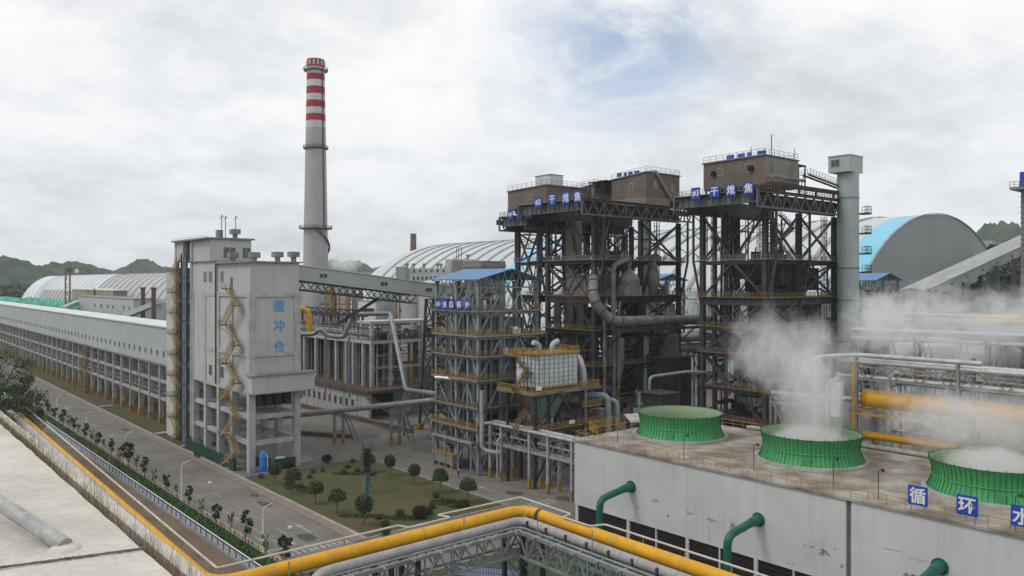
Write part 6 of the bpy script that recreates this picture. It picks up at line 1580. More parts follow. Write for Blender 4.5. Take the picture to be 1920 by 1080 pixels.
# soot marks on the wall face as their own thin stains
M['stain'] = mat('dark_wall_stain', (.15, .16, .16), (.40, .41, .41), sc=1.4, fine=.1, lo=.42, hi=.58)
def wallstain(y, z, ry, rz, seed):
    mb = MB(); n = 26; pts = []
    for i in range(n):
        a = 2*math.pi*i/n; r = .62+.75*mnoise.noise((math.cos(a)*1.8+seed, math.sin(a)*1.8, seed)); pts.append((X0-.004, y+ry*r*math.cos(a), z+rz*r*math.sin(a)))
    mb.poly(pts); return mb.build('wall_stain', M['stain'], t)
for i, (y, z, a, c) in enumerate(((70.4, 8.1, .9, .35), (64.7, 7.7, .7, .3), (61.2, 7.6, 1.1, .35), (57.9, 7.4, .8, .8), (56.3, 7.5, .6, .4), (47.8, 7.6, .9, .25), (46.0, 7.4, 1.0, .7), (44.6, 8.1, .5, .3), (50.3, 4.95, .7, .15), (73.6, 6.5, .4, .3), (68.2, 6.6, .25, .35), (82.8, 5.6, .5, .14), (38.5, 9.6, 1.6, .10), (35.8, 9.3, 1.4, .12), (28, 9.5, 1.6, .14), (36.6, 7.3, .8, .5), (43.9, 6.4, .3, .3))): wallstain(y, z, a, c, i*3.7+1)

# ================================================================ FOREGROUND PIPE BRIDGE
BZ = 12.0
t = thing('pipe_bridge', 'steel pipe bridge with a yellow main, turning a corner in the foreground', 'pipe bridge', (59.6, 68.6, 0))
cr = (59.6, 68.6)
yl = fillet([(28.2, 186.5, BZ), (23.4, 186.2, BZ)], 1)
pts = fillet([(-40, 186.0, BZ), (26.6, 186.0, BZ), (24.2, 68.4, BZ), cr+(BZ,), (58.4, -10, BZ)], 2.6, 8)
b = MB(); b.tube(pts, .66, 20); b.build('yellow_main', M['yellow'], t, smooth=True)
for k in range(1, 13): x = 24.2+k*2.7; w_ = (.05, .05, .16)[k % 3]; b = MB(); b.tube([(x-w_, 68.4+.2*(x-24.2)/35.4, BZ), (x+w_, 68.4+.2*(x-24.2)/35.4, BZ)], .672, 20); b.build('weld_seam', M['yellowold'], t)
for k in range(1, 22): y = 66-k*2.9; w_ = (.05, .2, .05)[k % 3]; xq = 59.6-1.2*(68.6-y)/78.6; b = MB(); b.tube([(xq, y-w_, BZ), (xq, y+w_, BZ)], .672, 20); b.build('weld_seam', M['yellowold'], t)
for k in range(1, 36): y = 70+k*3.2; xq = 24.2+2.4*(y-68.4)/117.6; b = MB(); b.tube([(xq, y-.06, BZ), (xq, y+.06, BZ)], .672, 16); b.build('weld_seam', M['yellowold'], t)
for k in range(1, 12): x = 33+k*2.3; b = MB(); b.tube([(x-.03, 66.62+.28*(x-33)/25, BZ-.5), (x+.03, 66.62+.28*(x-33)/25, BZ-.5)], .515, 18); b.build('cladding_joint', M['gsteel'], t)
for k in range(1, 26): y = 65.6-k*2.3; xq = 57.9-1.4*(66.9-y)/76.9; b = MB(); b.tube([(xq, y-.03, BZ-.5), (xq, y+.03, BZ-.5)], .515, 18); b.build('cladding_joint', M['gsteel'], t)
b = MB(); q = Vector((59.3, 65.6, BZ)); b.tube([q-Vector((0, .12, 0)), q+Vector((0, .12, 0))], .74, 20); b.build('flange', M['rust'], t)
# grey insulated pipe on the near side
pts = fillet([(-40, 183.4, BZ-.3), (24.6, 183.4, BZ-.3), (22.8, 66.2, BZ-.5), (58.1, 66.6, BZ-.5), (56.6, -10, BZ-.5)], 2.2, 8)
pts2 = fillet([(34.0, 60.0, BZ-.9), (31.4, 64.4, BZ-.6), (33.4, 66.6, BZ-.5), (57.9, 66.9, BZ-.5), (56.5, -10, BZ-.5)], 1.6, 8)
b = MB(); b.tube(pts2, .5, 18); b.build('grey_pipe', M['npipe'], t, smooth=True)
b = MB(); b.tube(fillet([(-40, 185.0, BZ+.62), (25.3, 185.0, BZ+.62), (22.95, 66, BZ+.62)], 2, 6), .66, 16); b.build('white_pipe', M['wpipe'], t, smooth=True)
for off, z, r_ in ((1.1, BZ-.8, .12), (1.7, BZ-.9, .09)):
    b = MB(); b.tube(fillet([(34, 67.0-off, z), (57.9-off, 67.2-off, z), (56.6-off, -10, z)], 1.2, 6), r_, 10); b.build('small_pipe', M['gsteel'], t, smooth=True)
# ivory handrail pipe on the far side with two jogs
hr = [(-10, 187.6, BZ+.75), (28.6, 187.6, BZ+.75), (25.4, 70.4, BZ+.75), (44.2, 70.6, BZ+.75), (44.6, 69.3, BZ+.75), (50.0, 69.4, BZ+.75), (49.4, 71.0, BZ+.75), (60.9, 70.6, BZ+.75), (60.7, 62.0, BZ+.75), (59.2, 61.7, BZ+.75), (59.2, 57.6, BZ+.75), (60.8, 57.0, BZ+.75), (60.2, -10, BZ+.75)]
b = MB(); b.tube(fillet(hr, .25, 3), .11, 8); b.build('handrail', M['ivory'], t, smooth=True)
b = MB()
for p, q in zip(hr, hr[1:]):
    p = Vector(p); q = Vector(q); n = int((q-p).length/5)
    for k in range(1, n): c = p.lerp(q, k/n); b.beam(c-Vector((0, 0, .75)), c, .08)
b.build('handrail_post', M['yrail2'], t)
for (x, y) in ((49.9, 66.9), (56.4, 62.6), (56.8, 55), (30.2, 66.2)): b = MB(); b.beam((x, y, BZ-1.2), (x, y, BZ+1.4), .09); b.build('thin_post', M['gsteel'], t)
b = MB(); b.beam((23.2, 70.9, BZ-1.8), (23.2, 70.9, BZ+.85), .24); b.box(22.9, 23.5, 70.6, 71.2, BZ+.5, BZ+.9); b.build('end_post', M['ivory'], t)
# carrying girders
def bridge_span(p, q, w=3.0, zt=BZ-1.05, zb=BZ-3.6, fl=.32):
    p = Vector(p).to_3d(); q = Vector(q).to_3d(); d = (q-p); Ln = d.length; d.normalize(); s = Vector((-d.y, d.x, 0))
    for sgn in (-.5, .5):
        b = MB(); o = s*(w*sgn); U_ = Vector((0, 0, 1))
        b.beam(p+o+U_*zt, q+o+U_*zt, fl, .36); b.beam(p+o+U_*zb, q+o+U_*zb, fl*.75, .26); n = max(2, int(Ln/3.0)); 
        for k in range(n):
            a = p+d*(Ln*k/n)+o; c = p+d*(Ln*(k+1)/n)+o; m_ = (a+c)/2
            b.beam(a+U_*zt, m_+U_*zb, .16); b.beam(m_+U_*zb, c+U_*zt, .16); b.beam(m_+U_*zb, m_+U_*zt, .14)
        b.build('lattice_girder', M['gsteel'], t)
    n = max(2, int(Ln/3.0))
    for k in range(n+1):
        b = MB(); a = p+d*(Ln*k/n); b.beam(a-s*(w*.75)+Vector((0, 0, zt+.1)), a+s*(w*.75)+Vector((0, 0, zt+.1)), .2); b.beam(a-s*(w*.5)+Vector((0, 0, zb)), a+s*(w*.5)+Vector((0, 0, zb)), .16)
        if k < n: c = p+d*(Ln*(k+1)/n); b.beam(a-s*(w*.5)+Vector((0, 0, zb)), c+s*(w*.5)+Vector((0, 0, zb)), .12); b.beam(a+s*(w*.5)+Vector((0, 0, zb)), c-s*(w*.5)+Vector((0, 0, zb)), .12)
        b.build('cross_member', M['gsteel'], t)
    for k in range(1, n): b = MB(); a = p+d*(Ln*k/n); b.beam(a-s*.2+Vector((0, 0, zt+.1)), a-s*.2+Vector((0, 0, zt+.9)), .22); b.build('pipe_shoe', M['dsteel'], t)
bridge_span((26, 66.7), (58.6, 66.9)); bridge_span((57.6, 68.4), (56.2, -8)); bridge_span((24.6, 184), (22.9, 70))
for (x, y) in ((41.6, 66.8), (57.9, 66.6), (57.2, 36), (56.7, 6), (24.3, 100), (24.3, 142), (24.4, 182)):
    for dx, dy in ((-1.5, -1.5), (1.5, -1.5), (1.5, 1.5), (-1.5, 1.5)):
        b = MB(); b.hcol(x+dx, y+dy, 0, BZ-1.1, .42); b.build('leg', M['dsteel'], t)
    b = MB()
    for z in (.3, 4.0): 
        for (ax, ay), (bx, by) in (((-1.5, -1.5), (1.5, -1.5)), ((1.5, -1.5), (1.5, 1.5)), ((1.5, 1.5), (-1.5, 1.5)), ((-1.5, 1.5), (-1.5, -1.5))):
            b.beam((x+ax, y+ay, z), (x+bx, y+by, z+3.6), .12); b.beam((x+bx, y+by, z), (x+ax, y+ay, z+3.6), .12); b.beam((x+ax, y+ay, z+3.65), (x+bx, y+by, z+3.65), .14)
    b.build('leg_bracing', M['gsteel'], t)

# things lying under the bridge
fn = thing('side_fence', 'low blue picket fence seen below the foreground pipe bridge', 'fence', (62, 80, 0))
b = MB(); b.rail([(60, 84, 0), (66, 76, 0)], 1.6, .35, .08, 1); b.build('pickets', M['bluefence'], fn); b = MB(); b.beam((60, 84, .8), (66, 76, .8), .04, 1.2); b.build('panel', M['palefence'], fn)
sg = thing('road_sign', 'round white red rimmed road sign on a blue pole under the pipe bridge', 'sign', (62.5, 86, 0))
b = MB(); b.beam((62.5, 86, 0), (62.5, 86, 3.0), .12); b.build('pole', M['bluefence'], sg)
b = MB(); dn = Vector((-.6, -.8, 0)).normalized(); c = Vector((62.5, 86, 3.2)); b.tube([c, c+dn*.06], .55, 24); b.build('rim', M['chimred'], sg); b = MB(); b.tube([c+dn*.061, c+dn*.08], .43, 24); b.build('face', M['white'], sg)
for k, (x, y, a) in enumerate(((75.5, 74.5, .3), (76.8, 73.5, .9), (74.6, 72.6, 1.6))):
    b = MB(); b.tube([(x-2*math.cos(a), y-2*math.sin(a), .5), (x+2*math.cos(a), y+2*math.sin(a), .5)], .45, 14)
    tag(b.build('pipe_length', M['tealpipe'], smooth=True), ('teal pipe length lying on the ground beside the cooling house, nearest the wall', 'teal pipe length lying between two others by the cooling house', 'teal pipe length lying farthest from the cooling house wall')[k], 'pipe')

# ================================================================ NEAR ROOF
t = thing('near_roof', 'pale worn concrete roof with a sealed joint, filling the near left corner', 'roof', (0, 10, 34))
mb = MB(); x0, x1, y0, y1 = -45, 3.45, -6, 42; nx, ny = 140, 140
for j in range(ny+1):
    for i in range(nx+1):
        x = x0+(x1-x0)*(i/nx)**.6; y = y0+(y1-y0)*j/ny
        if i == nx: x += .025*mnoise.noise((0, y*.9, 4))+.012*mnoise.noise((0, y*5, 4))
        mb.v.append((x, y, 34+.02*mnoise.noise((x*.25, y*.25, 0))+.006*mnoise.noise((x*2, y*2, 1))))
for j in range(ny):
    for i in range(nx): k = j*(nx+1)+i; mb.f.append((k, k+1, k+nx+2, k+nx+1))
mb.build('deck', M['nearroof'], t, smooth=True)
b = MB(); b.box(x0, x1-.06, y0, y1, 33.0, 33.9); b.build('slab_edge', M['concdark'], t)
b = MB(); b.box(x0, x1-.1, y0, y1, 0, 33.0); b.build('wall', M['conc'], t)
b = MB(); b.box(x1-.06, x1+.62, y0, y1, 33.15, 33.35); b.build('gutter_bed', M['dirt'], t)
b = MB(); b.box(x1+.5, x1+.72, y0, y1, 33.35, 33.62); b.build('gutter_lip', M['nearroof'], t)
# sealed joint: runs from the left frame edge to the roof edge
pa = Vector((*G(-60, 1076, 34), 34.03)); pc = Vector((*G(275, 1031, 34), 34.03)); b = MB(); prev = None; n = 110
for k in range(n+1):
    p = pa.lerp(pc, k/n); p.x += .012*mnoise.noise((k*.9, 0, 0)); p.y += .03*mnoise.noise((k*.6, 3, 0)); p.z += .012*mnoise.noise((k*1.3, 9, 0))
    if prev is not None: b.beam(prev, p, .012+.035*random.random()**2, .03)
    prev = p
b.build('joint_sealant', M['roofcrack'], t)
e1 = Vector((*G(122, 1030, 34), 34.06)); 
pp = thing('roof_pipe', 'thick weathered grey pipe lying slanted on the pale near roof', 'pipe', tuple(e1))
far = Vector((*P(-60, 13.0), Zy(905, 13.0)))
b = MB(); b.tube([e1, e1+(far-e1)*1.6], .115, 20); b.build('pipe_run', M['oldpipe'], pp, smooth=True)
b = MB(); b.lathe((e1.x, e1.y), [(.24, 33.98), (.2, 34.04), (.13, 34.08)], 18); b.build('grout_pad', M['nearroof'], pp, smooth=True)
# weeds along the edge
def blades(name, n, fx, hr, spread, m, label, seed):
    rnd = random.Random(seed); mb = MB()
    for i in range(n):
        x, y, z = fx(rnd); h = rnd.uniform(*hr)*(.5+.9*max(0, mnoise.noise((y*.5, 1, 0))+.5)); a = rnd.uniform(0, 6.28); ln = rnd.uniform(.1, spread); w_ = rnd.uniform(.003, .008)
        dx, dy = math.cos(a), math.sin(a); p = Vector((x, y, z)); sw = Vector((-dy, dx, 0))*w_; prev = p
        k = len(mb.v); seg = 3
        for s_ in range(seg+1):
            f = s_/seg; c = p+Vector((dx*ln*h*f*f, dy*ln*h*f*f, h*f)); ww = sw*(1-f*.85); mb.v += [tuple(c-ww), tuple(c+ww)]
        for s_ in range(seg): mb.f.append((k+2*s_, k+2*s_+1, k+2*s_+3, k+2*s_+2))
    o = mb.build(name, m); tag(o, label, 'weeds', None, 'stuff'); return o
def edge(rnd): 
    y = rnd.uniform(6, 34); return (3.45+abs(rnd.gauss(0, .22))+.02, y, 33.3)
blades('dry_grass', 5200, edge, (.28, .8), .55, M['drygrass'], 'dry brown grass growing in the gutter along the near roof edge', 5)
M['weed'] = leafmat('weed_green', (.08, .10, .04), (.12, .11, .06))
blades('green_weeds', 1700, edge, (.3, .75), .7, M['weed'], 'green weeds among the dry grass at the near roof edge', 6)
blades('tall_stalks', 46, lambda r: (3.5+r.uniform(0, .3), r.uniform(6, 22), 33.3), (1.2, 2.2), .35, M['drygrass'], 'few tall bare stalks standing above the roof edge grass', 8)

# ================================================================ ROADSIDE FENCE, HEDGE, FLAGS
t = thing('picket_fence', 'long low blue post fence between road hedge and bare earth', 'fence', (41.4, 160, 0))
b = MB(); b.box(41.38, 41.42, 88, 330, .15, .9); b.build('panel', M['palefence'], t)
b = MB(); b.box(41.1, 41.8, 88, 330, 0, .25); b.build('plinth', M['kerb'], t)
b = MB(); b.box(41.32, 41.46, 88, 330, 1.36, 1.43); b.build('top_rail', M['white'], t)
y = 89.0
for k in range(100): MB().box(41.26, 41.36, y-.05, y+.05, .2, 1.42).build('post', M['bluefence'], t); y += 2.3
sheet('footpath', 41.9, 42.5, 88, 330, .05, 'palefence' if False else 'kerb')
mb = MB(); rnd = random.Random(12)
def leafcloud(mb, rnd, n, fpos, size, flat=.6):
    for i in range(n):
        p = Vector(fpos(rnd)); s = size*rnd.uniform(.6, 1.4); a = Vector((rnd.gauss(0, 1), rnd.gauss(0, 1), rnd.gauss(0, flat))).normalized(); q = a.cross(Vector((rnd.gauss(0, 1), rnd.gauss(0, 1), rnd.gauss(0, 1)))).normalized()
        k = len(mb.v); mb.v += [tuple(p+a*s), tuple(p+q*s*.6), tuple(p-a*s), tuple(p-q*s*.6)]; mb.f.append((k, k+1, k+2, k+3))
leafcloud(mb, rnd, 30000, lambda r: (43.5+r.uniform(-.85, .85), 92+(r.random()**1.3)*240, .1+.75*r.random()**.5+.1*mnoise.noise((0, r.random()*50, 1))), .13)
mb.box(42.8, 44.2, 92, 332, .05, .6)
o = mb.build('hedge', M['hedge']); tag(o, 'clipped dark green hedge strip between the blue fence and the road', 'hedge')
t = thing('pennant_row', 'row of small coloured pennants along the road edge of the hedge', 'pennants', (45, 130, 0))
y = 96; k = 0; cols = ('whiteflag', 'tealflag', 'yellowflag', 'redflag', 'whiteflag', 'pinkflag', 'yellowflag')
rnd = random.Random(20)
while y < 172 and k < 98:
    b = MB(); w_ = .3+.1*rnd.random(); b.prism([(44.95, y-w_, .95), (44.95, y+w_, .95), (44.95+.12*rnd.random(), y+.3*w_, .1)], (.02, 0, 0)); b.build('pennant', M[cols[k % 7]], t); y += .6+ .02*k*.3; k += 1
b = MB(); b.beam((44.95, 95, .96), (44.95, 215, .96), .03); b.build('cord', M['white'], t)
b = MB(); rnd = random.Random(21)
while y < 215: b.box(44.95, 44.99, y-.3, y+.3, .1, .6+.2*rnd.random()); y += 1.0
b.build('pennants_beyond', M['pinkflag'], t, kind='stuff')

# ================================================================ STREET LAMPS
def lamp():
    t = thing('street_lamp', 'x', 'street lamp', (0, 0, 0), 'street lamps along the main road')
    b = MB(); b.lathe((0, 0), [(.14, 0), (.13, .5), (.09, .55), (.06, 6.0)], 10); b.build('pole', M['white'], t, smooth=True)
    b = MB(); b.tube(fillet([(0, 0, 5.9), (.1, 0, 6.6), (1.5, -.1, 7.1)], .6), .05, 8); b.build('arm', M['white'], t, smooth=True)
    b = MB(); b.prism([(1.3, -.14, 7.02), (2.1, -.12, 7.2), (2.1, .1, 7.2), (1.3, .0, 7.02)], (0, 0, .1)); b.build('lamp_head', M['gsteel'], t)
    return t
lp = lamp()
LL = ['white street lamp by the pedestrian crossing, nearest the yellow main', 'white street lamp across from the lawn corner, second along the road', 'white street lamp on the road opposite the stair tower', 'fourth white street lamp, by the grass strip of the long gallery', 'most distant white street lamp on the road']
for i, (px, v) in enumerate(((493, 0), (340, 0), (235, 0), (162, 0), (106, 0))):
    o = lp if i == 0 else copy_tree(lp); o.location = (44.9, VU(px, 44.9), 0); o['label'] = LL[i]

# ================================================================ TREES
def tree_mesh(name, m_leaf, r, h0, h1, nleaf, leaf, seed, shape='round', trunk=.09, limbs=5):
    rnd = random.Random(seed)
    t = thing(name, 'x', 'tree', (0, 0, 0))
    b = MB(); top = h0+(h1-h0)*.6; b.tube([(0, 0, 0), (.03, .02, h0*.5), (0, 0, h0), (.05, 0, top)], [trunk*1.3, trunk, trunk*.8, trunk*.3], 7)
    for k in range(limbs):
        a = 2*math.pi*k/limbs+rnd.random(); z = h0*(.75+.3*rnd.random()); b.tube([(0, 0, z), (r*.4*math.cos(a), r*.4*math.sin(a), z+(h1-h0)*.25), (r*.75*math.cos(a), r*.75*math.sin(a), z+(h1-h0)*rnd.uniform(.35, .6))], [trunk*.5, trunk*.3, trunk*.12], 5)
    b.build('trunk', M['bark'], t)
    mb = MB(); cz = (h0+h1)/2; hh = (h1-h0)/2; blobs = []
    for k in range(int(14 if shape != 'sparse' else 9)):
        a = rnd.uniform(0, 6.28); e = rnd.uniform(-.7, 1.0); rad = rnd.uniform(.35, .78)
        if shape == 'umbrella': e = rnd.uniform(-.5, .75); rad = rnd.uniform(.4, .85)
        c = Vector((r*rad*math.cos(a)*math.sqrt(max(.1, 1-e*e*.7)), r*rad*math.sin(a)*math.sqrt(max(.1, 1-e*e*.7)), cz+hh*e*.8)); blobs.append((c, r*(rnd.uniform(.26, .48) if shape != 'sparse' else rnd.uniform(.14, .34))))
    blobs.append((Vector((0, 0, cz+.1*hh)), r*.6))
    def pos(rn):
        if shape == 'umbrella' or (shape == 'round' and rn.random() < .75):
            v = Vector((rn.gauss(0, 1), rn.gauss(0, 1), rn.gauss(0, 1))).normalized()
            lowz = -.28 if shape == 'umbrella' else -.95
            if v.z < lowz: v.z = lowz*rn.random()
            k_ = (rn.random()**.28)*(1+.16*mnoise.noise((v.x*2.2+seed, v.y*2.2, v.z*2.2)))
            return Vector((v.x*r*k_, v.y*r*k_, (cz-.35*hh if shape == 'umbrella' else cz)+v.z*k_*hh*(1.3 if shape == 'umbrella' else 1)))
        c, q = rn.choice(blobs); v = Vector((rn.gauss(0, 1), rn.gauss(0, 1), rn.gauss(0, 1))).normalized()*(q*rn.random()**.4); v.z *= hh/r*.95 if hh > r else .9; return c+v
    leafcloud(mb, rnd, nleaf, pos, leaf)
    mb.build('crown', M[m_leaf], t)
    return t
proto = {
 'd1': tree_mesh('roadside_tree', 'leafdark', .95, 1.4, 4.1, 260, .24, 31, 'sparse', .05), 'd2': tree_mesh('roadside_tree', 'leafdark', .85, 1.3, 4.4, 250, .24, 32, 'sparse', .05),
 'l1': tree_mesh('roadside_sapling', 'leaflight', .62, 1.3, 3.6, 330, .12, 33, 'sparse', .04), 'l2': tree_mesh('roadside_sapling', 'leaflight', .5, 1.6, 3.5, 300, .10, 34, 'sparse', .04),
 'u1': tree_mesh('lawn_tree', 'leafmid', 1.35, 1.8, 4.2, 2400, .14, 35, 'umbrella', .07), 'u2': tree_mesh('lawn_tree', 'leafdark', 1.15, 1.7, 4.1, 2200, .13, 36, 'round', .07), 'u3': tree_mesh('lawn_tree', 'leafmid', 1.5, 2.2, 4.8, 2600, .14, 37, 'umbrella', .08)}
usedp = set()
def plant(key, x, y, label, group=None, rz=None, sc=1.0):
    p = proto[key]; o = p if key not in usedp else copy_tree(p); usedp.add(key)
    o.location = (x, y, 0); o.rotation_euler = (0, 0, rz if rz is not None else random.uniform(0, 6.28)); o.scale = (sc, sc, sc*random.uniform(.93, 1.07)); o['label'] = label
    if group: o['group'] = group
    return o
row = [(56, 'd', 'x'), (70, 'd', 0), (79, 'l', 0), (88, 'd', 0), (95, 'l', 0), (103, 'd', 0), (113, 'l', 0), (119, 'd', 0), (129, 'l', 0), (138, 'd', 0), (147, 'l', 0), (161, 'd', 0), (172, 'l', 0), (183, 'd', 0), (195, 'l', 0), (208, 'd', 0), (225, 'l', 0), (241, 'd', 1), (256, 'l', 0), (271, 'd', 0), (290, 'l', 0), (312, 'd', 0), (331, 'l', 0), (354, 'd', 0), (378, 'l', 0), (405, 'd', 0), (433, 'l', 0), (460, 'd', 0), (497, 'l', 0), (533, 'd', 0)]
nd = sum(1 for r_ in row if r_[1] == 'd'); nl = len(row)-nd; di = li = 0
ordn = ['first', 'second', 'third', 'fourth', 'fifth', 'sixth', 'seventh', 'eighth', 'ninth', 'tenth', 'eleventh', 'twelfth', 'thirteenth', 'fourteenth', 'fifteenth', 'sixteenth', 'seventeenth', 'eighteenth']
for i, (px, k, big) in enumerate(row[::-1]):
    if k == 'd': lab = '%s dark leaved young tree in the hedge row, counted from the pipe bridge' % ordn[di]; di += 1
    else: lab = '%s light green sapling in the hedge row, counted from the pipe bridge' % ordn[li]; li += 1
    plant(k+('1' if i % 4 < 2 else '2'), 44.1, VU(px, 44.1), lab, 'young trees in the hedge row', sc=1.6 if big == 1 else random.uniform(.98, 1.25))
def cp(cx_, cy_): return G(420+cx_/3.556, 820+cy_/3.556)
LT = [(338, 318, 'u2', 1.1, 'round dark tree on the lawn corner nearest the blue tank'), (460, 385, 'u3', 1.0, 'wide crowned tree on the lawn, second from the blue tank'), (610, 455, 'u1', 1.0, 'umbrella crowned tree on the road side of the lawn, middle of the row'),
      (755, 520, 'u3', 1.0, 'umbrella crowned lawn tree with red earth ring near the road'), (935, 595, 'u2', 1.25, 'dense egg shaped tree at the lawn corner nearest the yellow main'), (1107, 262, 'u2', .98, 'round tree on the far lawn edge beside the bare wrapped trunk'),
      (1270, 320, 'u2', 1.0, 'round tree on the far lawn edge, second from the wrapped trunk'), (1443, 375, 'u1', 1.08, 'yellowish topped umbrella tree on the yard edge of the lawn'), (1628, 445, 'u3', 1.02, 'umbrella crowned tree at the lawn corner by the cross road'), (970, 238, 'u1', .9, 'round crowned tree half hidden behind the bare wrapped trunk')]
for a, c, k, sc, lab in LT: x, y = cp(a, c); plant(k, x, y, lab, 'small trees on the lawn', sc=sc)
def bush(x, y, r, h, m, label, seed, n=520, cat='shrub', z=.15):
    rnd = random.Random(seed); mb = MB()
    def pos(rn): v = Vector((rn.gauss(0, 1), rn.gauss(0, 1), rn.gauss(0, 1))).normalized()*(rn.random()**.35); return (x+v.x*r*(1+.2*mnoise.noise((v.x*2, v.y*2, seed))), y+v.y*r, z+h*.5+v.z*h*.52)
    leafcloud(mb, rnd, n, pos, .11)
    t = thing('shrub', label, cat, (x, y, z), 'shrubs on the lawn'); mb.build('foliage', M[m], t)
    b = MB(); b.tube([(x, y, z), (x, y, z+h*.4)], .05, 6); b.build('stem', M['bark'], t)
SH = [(595, 243, .5, .9, 'leafdark', 'small dark shrub behind the second lawn tree, left of a pair'), (657, 237, .5, .9, 'leafdark', 'small dark shrub behind the second lawn tree, right of a pair'), (572, 278, .6, .8, 'leafmid', 'low green shrub beside the second lawn tree crown'),
      (505, 345, .7, 1.0, 'leafmid', 'green shrub at the foot of the second lawn tree'), (798, 250, .65, .9, 'leafmid', 'green shrub left of the wrapped trunk, front of three'), (825, 212, .7, .9, 'leafmid', 'green shrub left of the wrapped trunk, middle of three'), (888, 236, .65, .9, 'leafdark', 'dark shrub close left of the wrapped trunk'),
      (860, 174, .6, .9, 'leafdark', 'dark shrub at the far lawn tip'), (980, 258, .7, .9, 'leafmid', 'green shrub right behind the wrapped trunk'), (1412, 408, .7, 1.2, 'leafdark', 'upright dark shrub in front of the yellowish topped tree'), (1487, 445, .6, .8, 'leafmid', 'low green shrub between two umbrella trees'),
      (1385, 482, .7, 1.0, 'leafmid', 'green shrub behind the big dark red shrub'), (1369, 520, .6, 1.1, 'leafred', 'small dark shrub touching the big dark red shrub'), (1175, 528, .75, 1.1, 'leafmid', 'round green shrub alone in the front lawn part'), (1030, 553, .6, .8, 'leafdark', 'low dark shrub beside the egg shaped tree'),
      (1075, 600, .7, 1.0, 'leafdark', 'dark shrub in front lawn, above the lowest one'), (1080, 655, .75, 1.1, 'leafmid', 'lowest green shrub close to the yellow main'), (1310, 545, 1.4, 2.0, 'leafred', 'big dark red shrub on the front lawn'), (1595, 478, 1.2, 1.4, 'leafbrown', 'wide brownish shrub under the corner umbrella tree'),
      (248, 280, .55, 1.1, 'leafmid', 'small green shrub at the left lawn tip by the tank fence'), (685, 170, 1.1, 1.6, 'leafred', 'reddish sprawling shrub on the yard behind the lawn'), (430, 205, 1.2, 1.0, 'leafred', 'reddish dark shrub between silo legs and lawn')]
for i, (a, c, r_, h_, m_, lab) in enumerate(SH): x, y = cp(a, c); bush(x, y, r_, h_, m_, lab, 60+i, n=int(420*r_*r_/.4))
# ground cover drifts on the lawn
mb = MB(); rnd = random.Random(77)
for (a, c, ra, rb) in ((440, 335, 40, 30), (520, 350, 50, 20), (870, 250, 150, 12), (1470, 440, 90, 26), (930, 535, 170, 16), (1560, 470, 70, 12), (1200, 548, 150, 16)):
    def pos(rn):
        while True:
            u_, w_ = rn.uniform(-1, 1), rn.uniform(-1, 1)
            if u_*u_+w_*w_ < 1: break
        x, y = cp(a+u_*ra, c+w_*rb); return (x, y, .2+.1*rn.random())
    leafcloud(mb, rnd, int(ra*rb*.5), pos, .15, .3)
tag(mb.build('ground_cover', M['lawng']), 'patches of darker green ground cover between the lawn trees', 'ground cover', None, 'stuff')
# bare wrapped tree with props
x, y = cp(953, 380)
t = thing('wrapped_tree', 'tall bare tree with blue wrapped trunk and wooden props in the middle of the lawn', 'tree', (x, y, 0))
b = MB(); b.lathe((x, y), [(.34, 0), (.32, 3.6), (.30, 4.0)], 14); b.build('trunk_wrap', M['bluewrap'], t, smooth=True)
b = MB(); rnd = random.Random(51); b.tube([(x, y, 3.9), (x+.05, y, 6.4), (x, y+.1, 8.2)], [.24, .16, .08], 8)
for k in range(56):
    a = rnd.uniform(0, 6.28); z0 = rnd.uniform(4.0, 7.6); l = rnd.uniform(1.0, 2.9); s = rnd.uniform(.3, .75); b.tube([(x, y, z0), (x+s*l*.45*math.cos(a), y+s*l*.45*math.sin(a), z0+l*.6), (x+s*l*.75*math.cos(a), y+s*l*.75*math.sin(a), z0+l*1.15)], [.06, .035, .012], 5)
b.build('branches', M['bark'], t)
mb = MB(); leafcloud(mb, rnd, 1500, lambda r: (x+r.gauss(0, .38), y+r.gauss(0, .38), r.uniform(4.0, 8.2)), .12); mb.build('ivy', M['leafbrown'], t)
for k in range(4):
    a = R(35+90*k); b = MB(); b.beam((x+2.3*math.cos(a), y+2.3*math.sin(a), .1), (x+.3*math.cos(a), y+.3*math.sin(a), 3.7), .1); b.build('prop', M['wood'], t)

# large broadleaf trees: left edge, behind, and right of the great dome
def big_tree(x, y, z0, h, r, m, label, seed, n=5200, leaf=.2, group=None, name='broadleaf_tree'):
    rnd = random.Random(seed); t = thing(name, label, 'tree', (x, y, z0), group)
    b = MB(); b.tube([(x, y, z0), (x+.2, y, z0+h*.35), (x, y+.3, z0+h*.8)], [h*.03, h*.022, h*.006], 8)
    for k in range(9):
        a = rnd.uniform(0, 6.28); zz_ = z0+h*rnd.uniform(.25, .6); b.tube([(x, y, zz_), (x+r*.45*math.cos(a), y+r*.45*math.sin(a), zz_+h*.14), (x+r*.85*math.cos(a), y+r*.85*math.sin(a), zz_+h*.24)], [h*.012, h*.007, h*.002], 5)
    b.build('trunk', M['bark'], t); blobs = []
    for k in range(30):
        a = rnd.uniform(0, 6.28); e = rnd.uniform(0, 1); rad = r*math.sin(math.pi*(.18+.72*e))*rnd.uniform(.45, .95); blobs.append((Vector((x+rad*math.cos(a), y+rad*math.sin(a), z0+h*(.25+.7*e))), r*rnd.uniform(.16, .34)))
    mb = MB()
    def pos(rn): c, q = rn.choice(blobs); v = Vector((rn.gauss(0, 1), rn.gauss(0, 1), rn.gauss(0, .8))).normalized()*(q*rn.random()**.45); return c+v
    leafcloud(mb, rnd, n, pos, leaf); mb.build('crown', M[m], t); return t
x, y = P(-4, 150); big_tree(x, y, 0, 29.0, 7.6, 'leafmid', 'dense broadleaf tree at the left picture edge above the near roof', 1, 12000, .2)
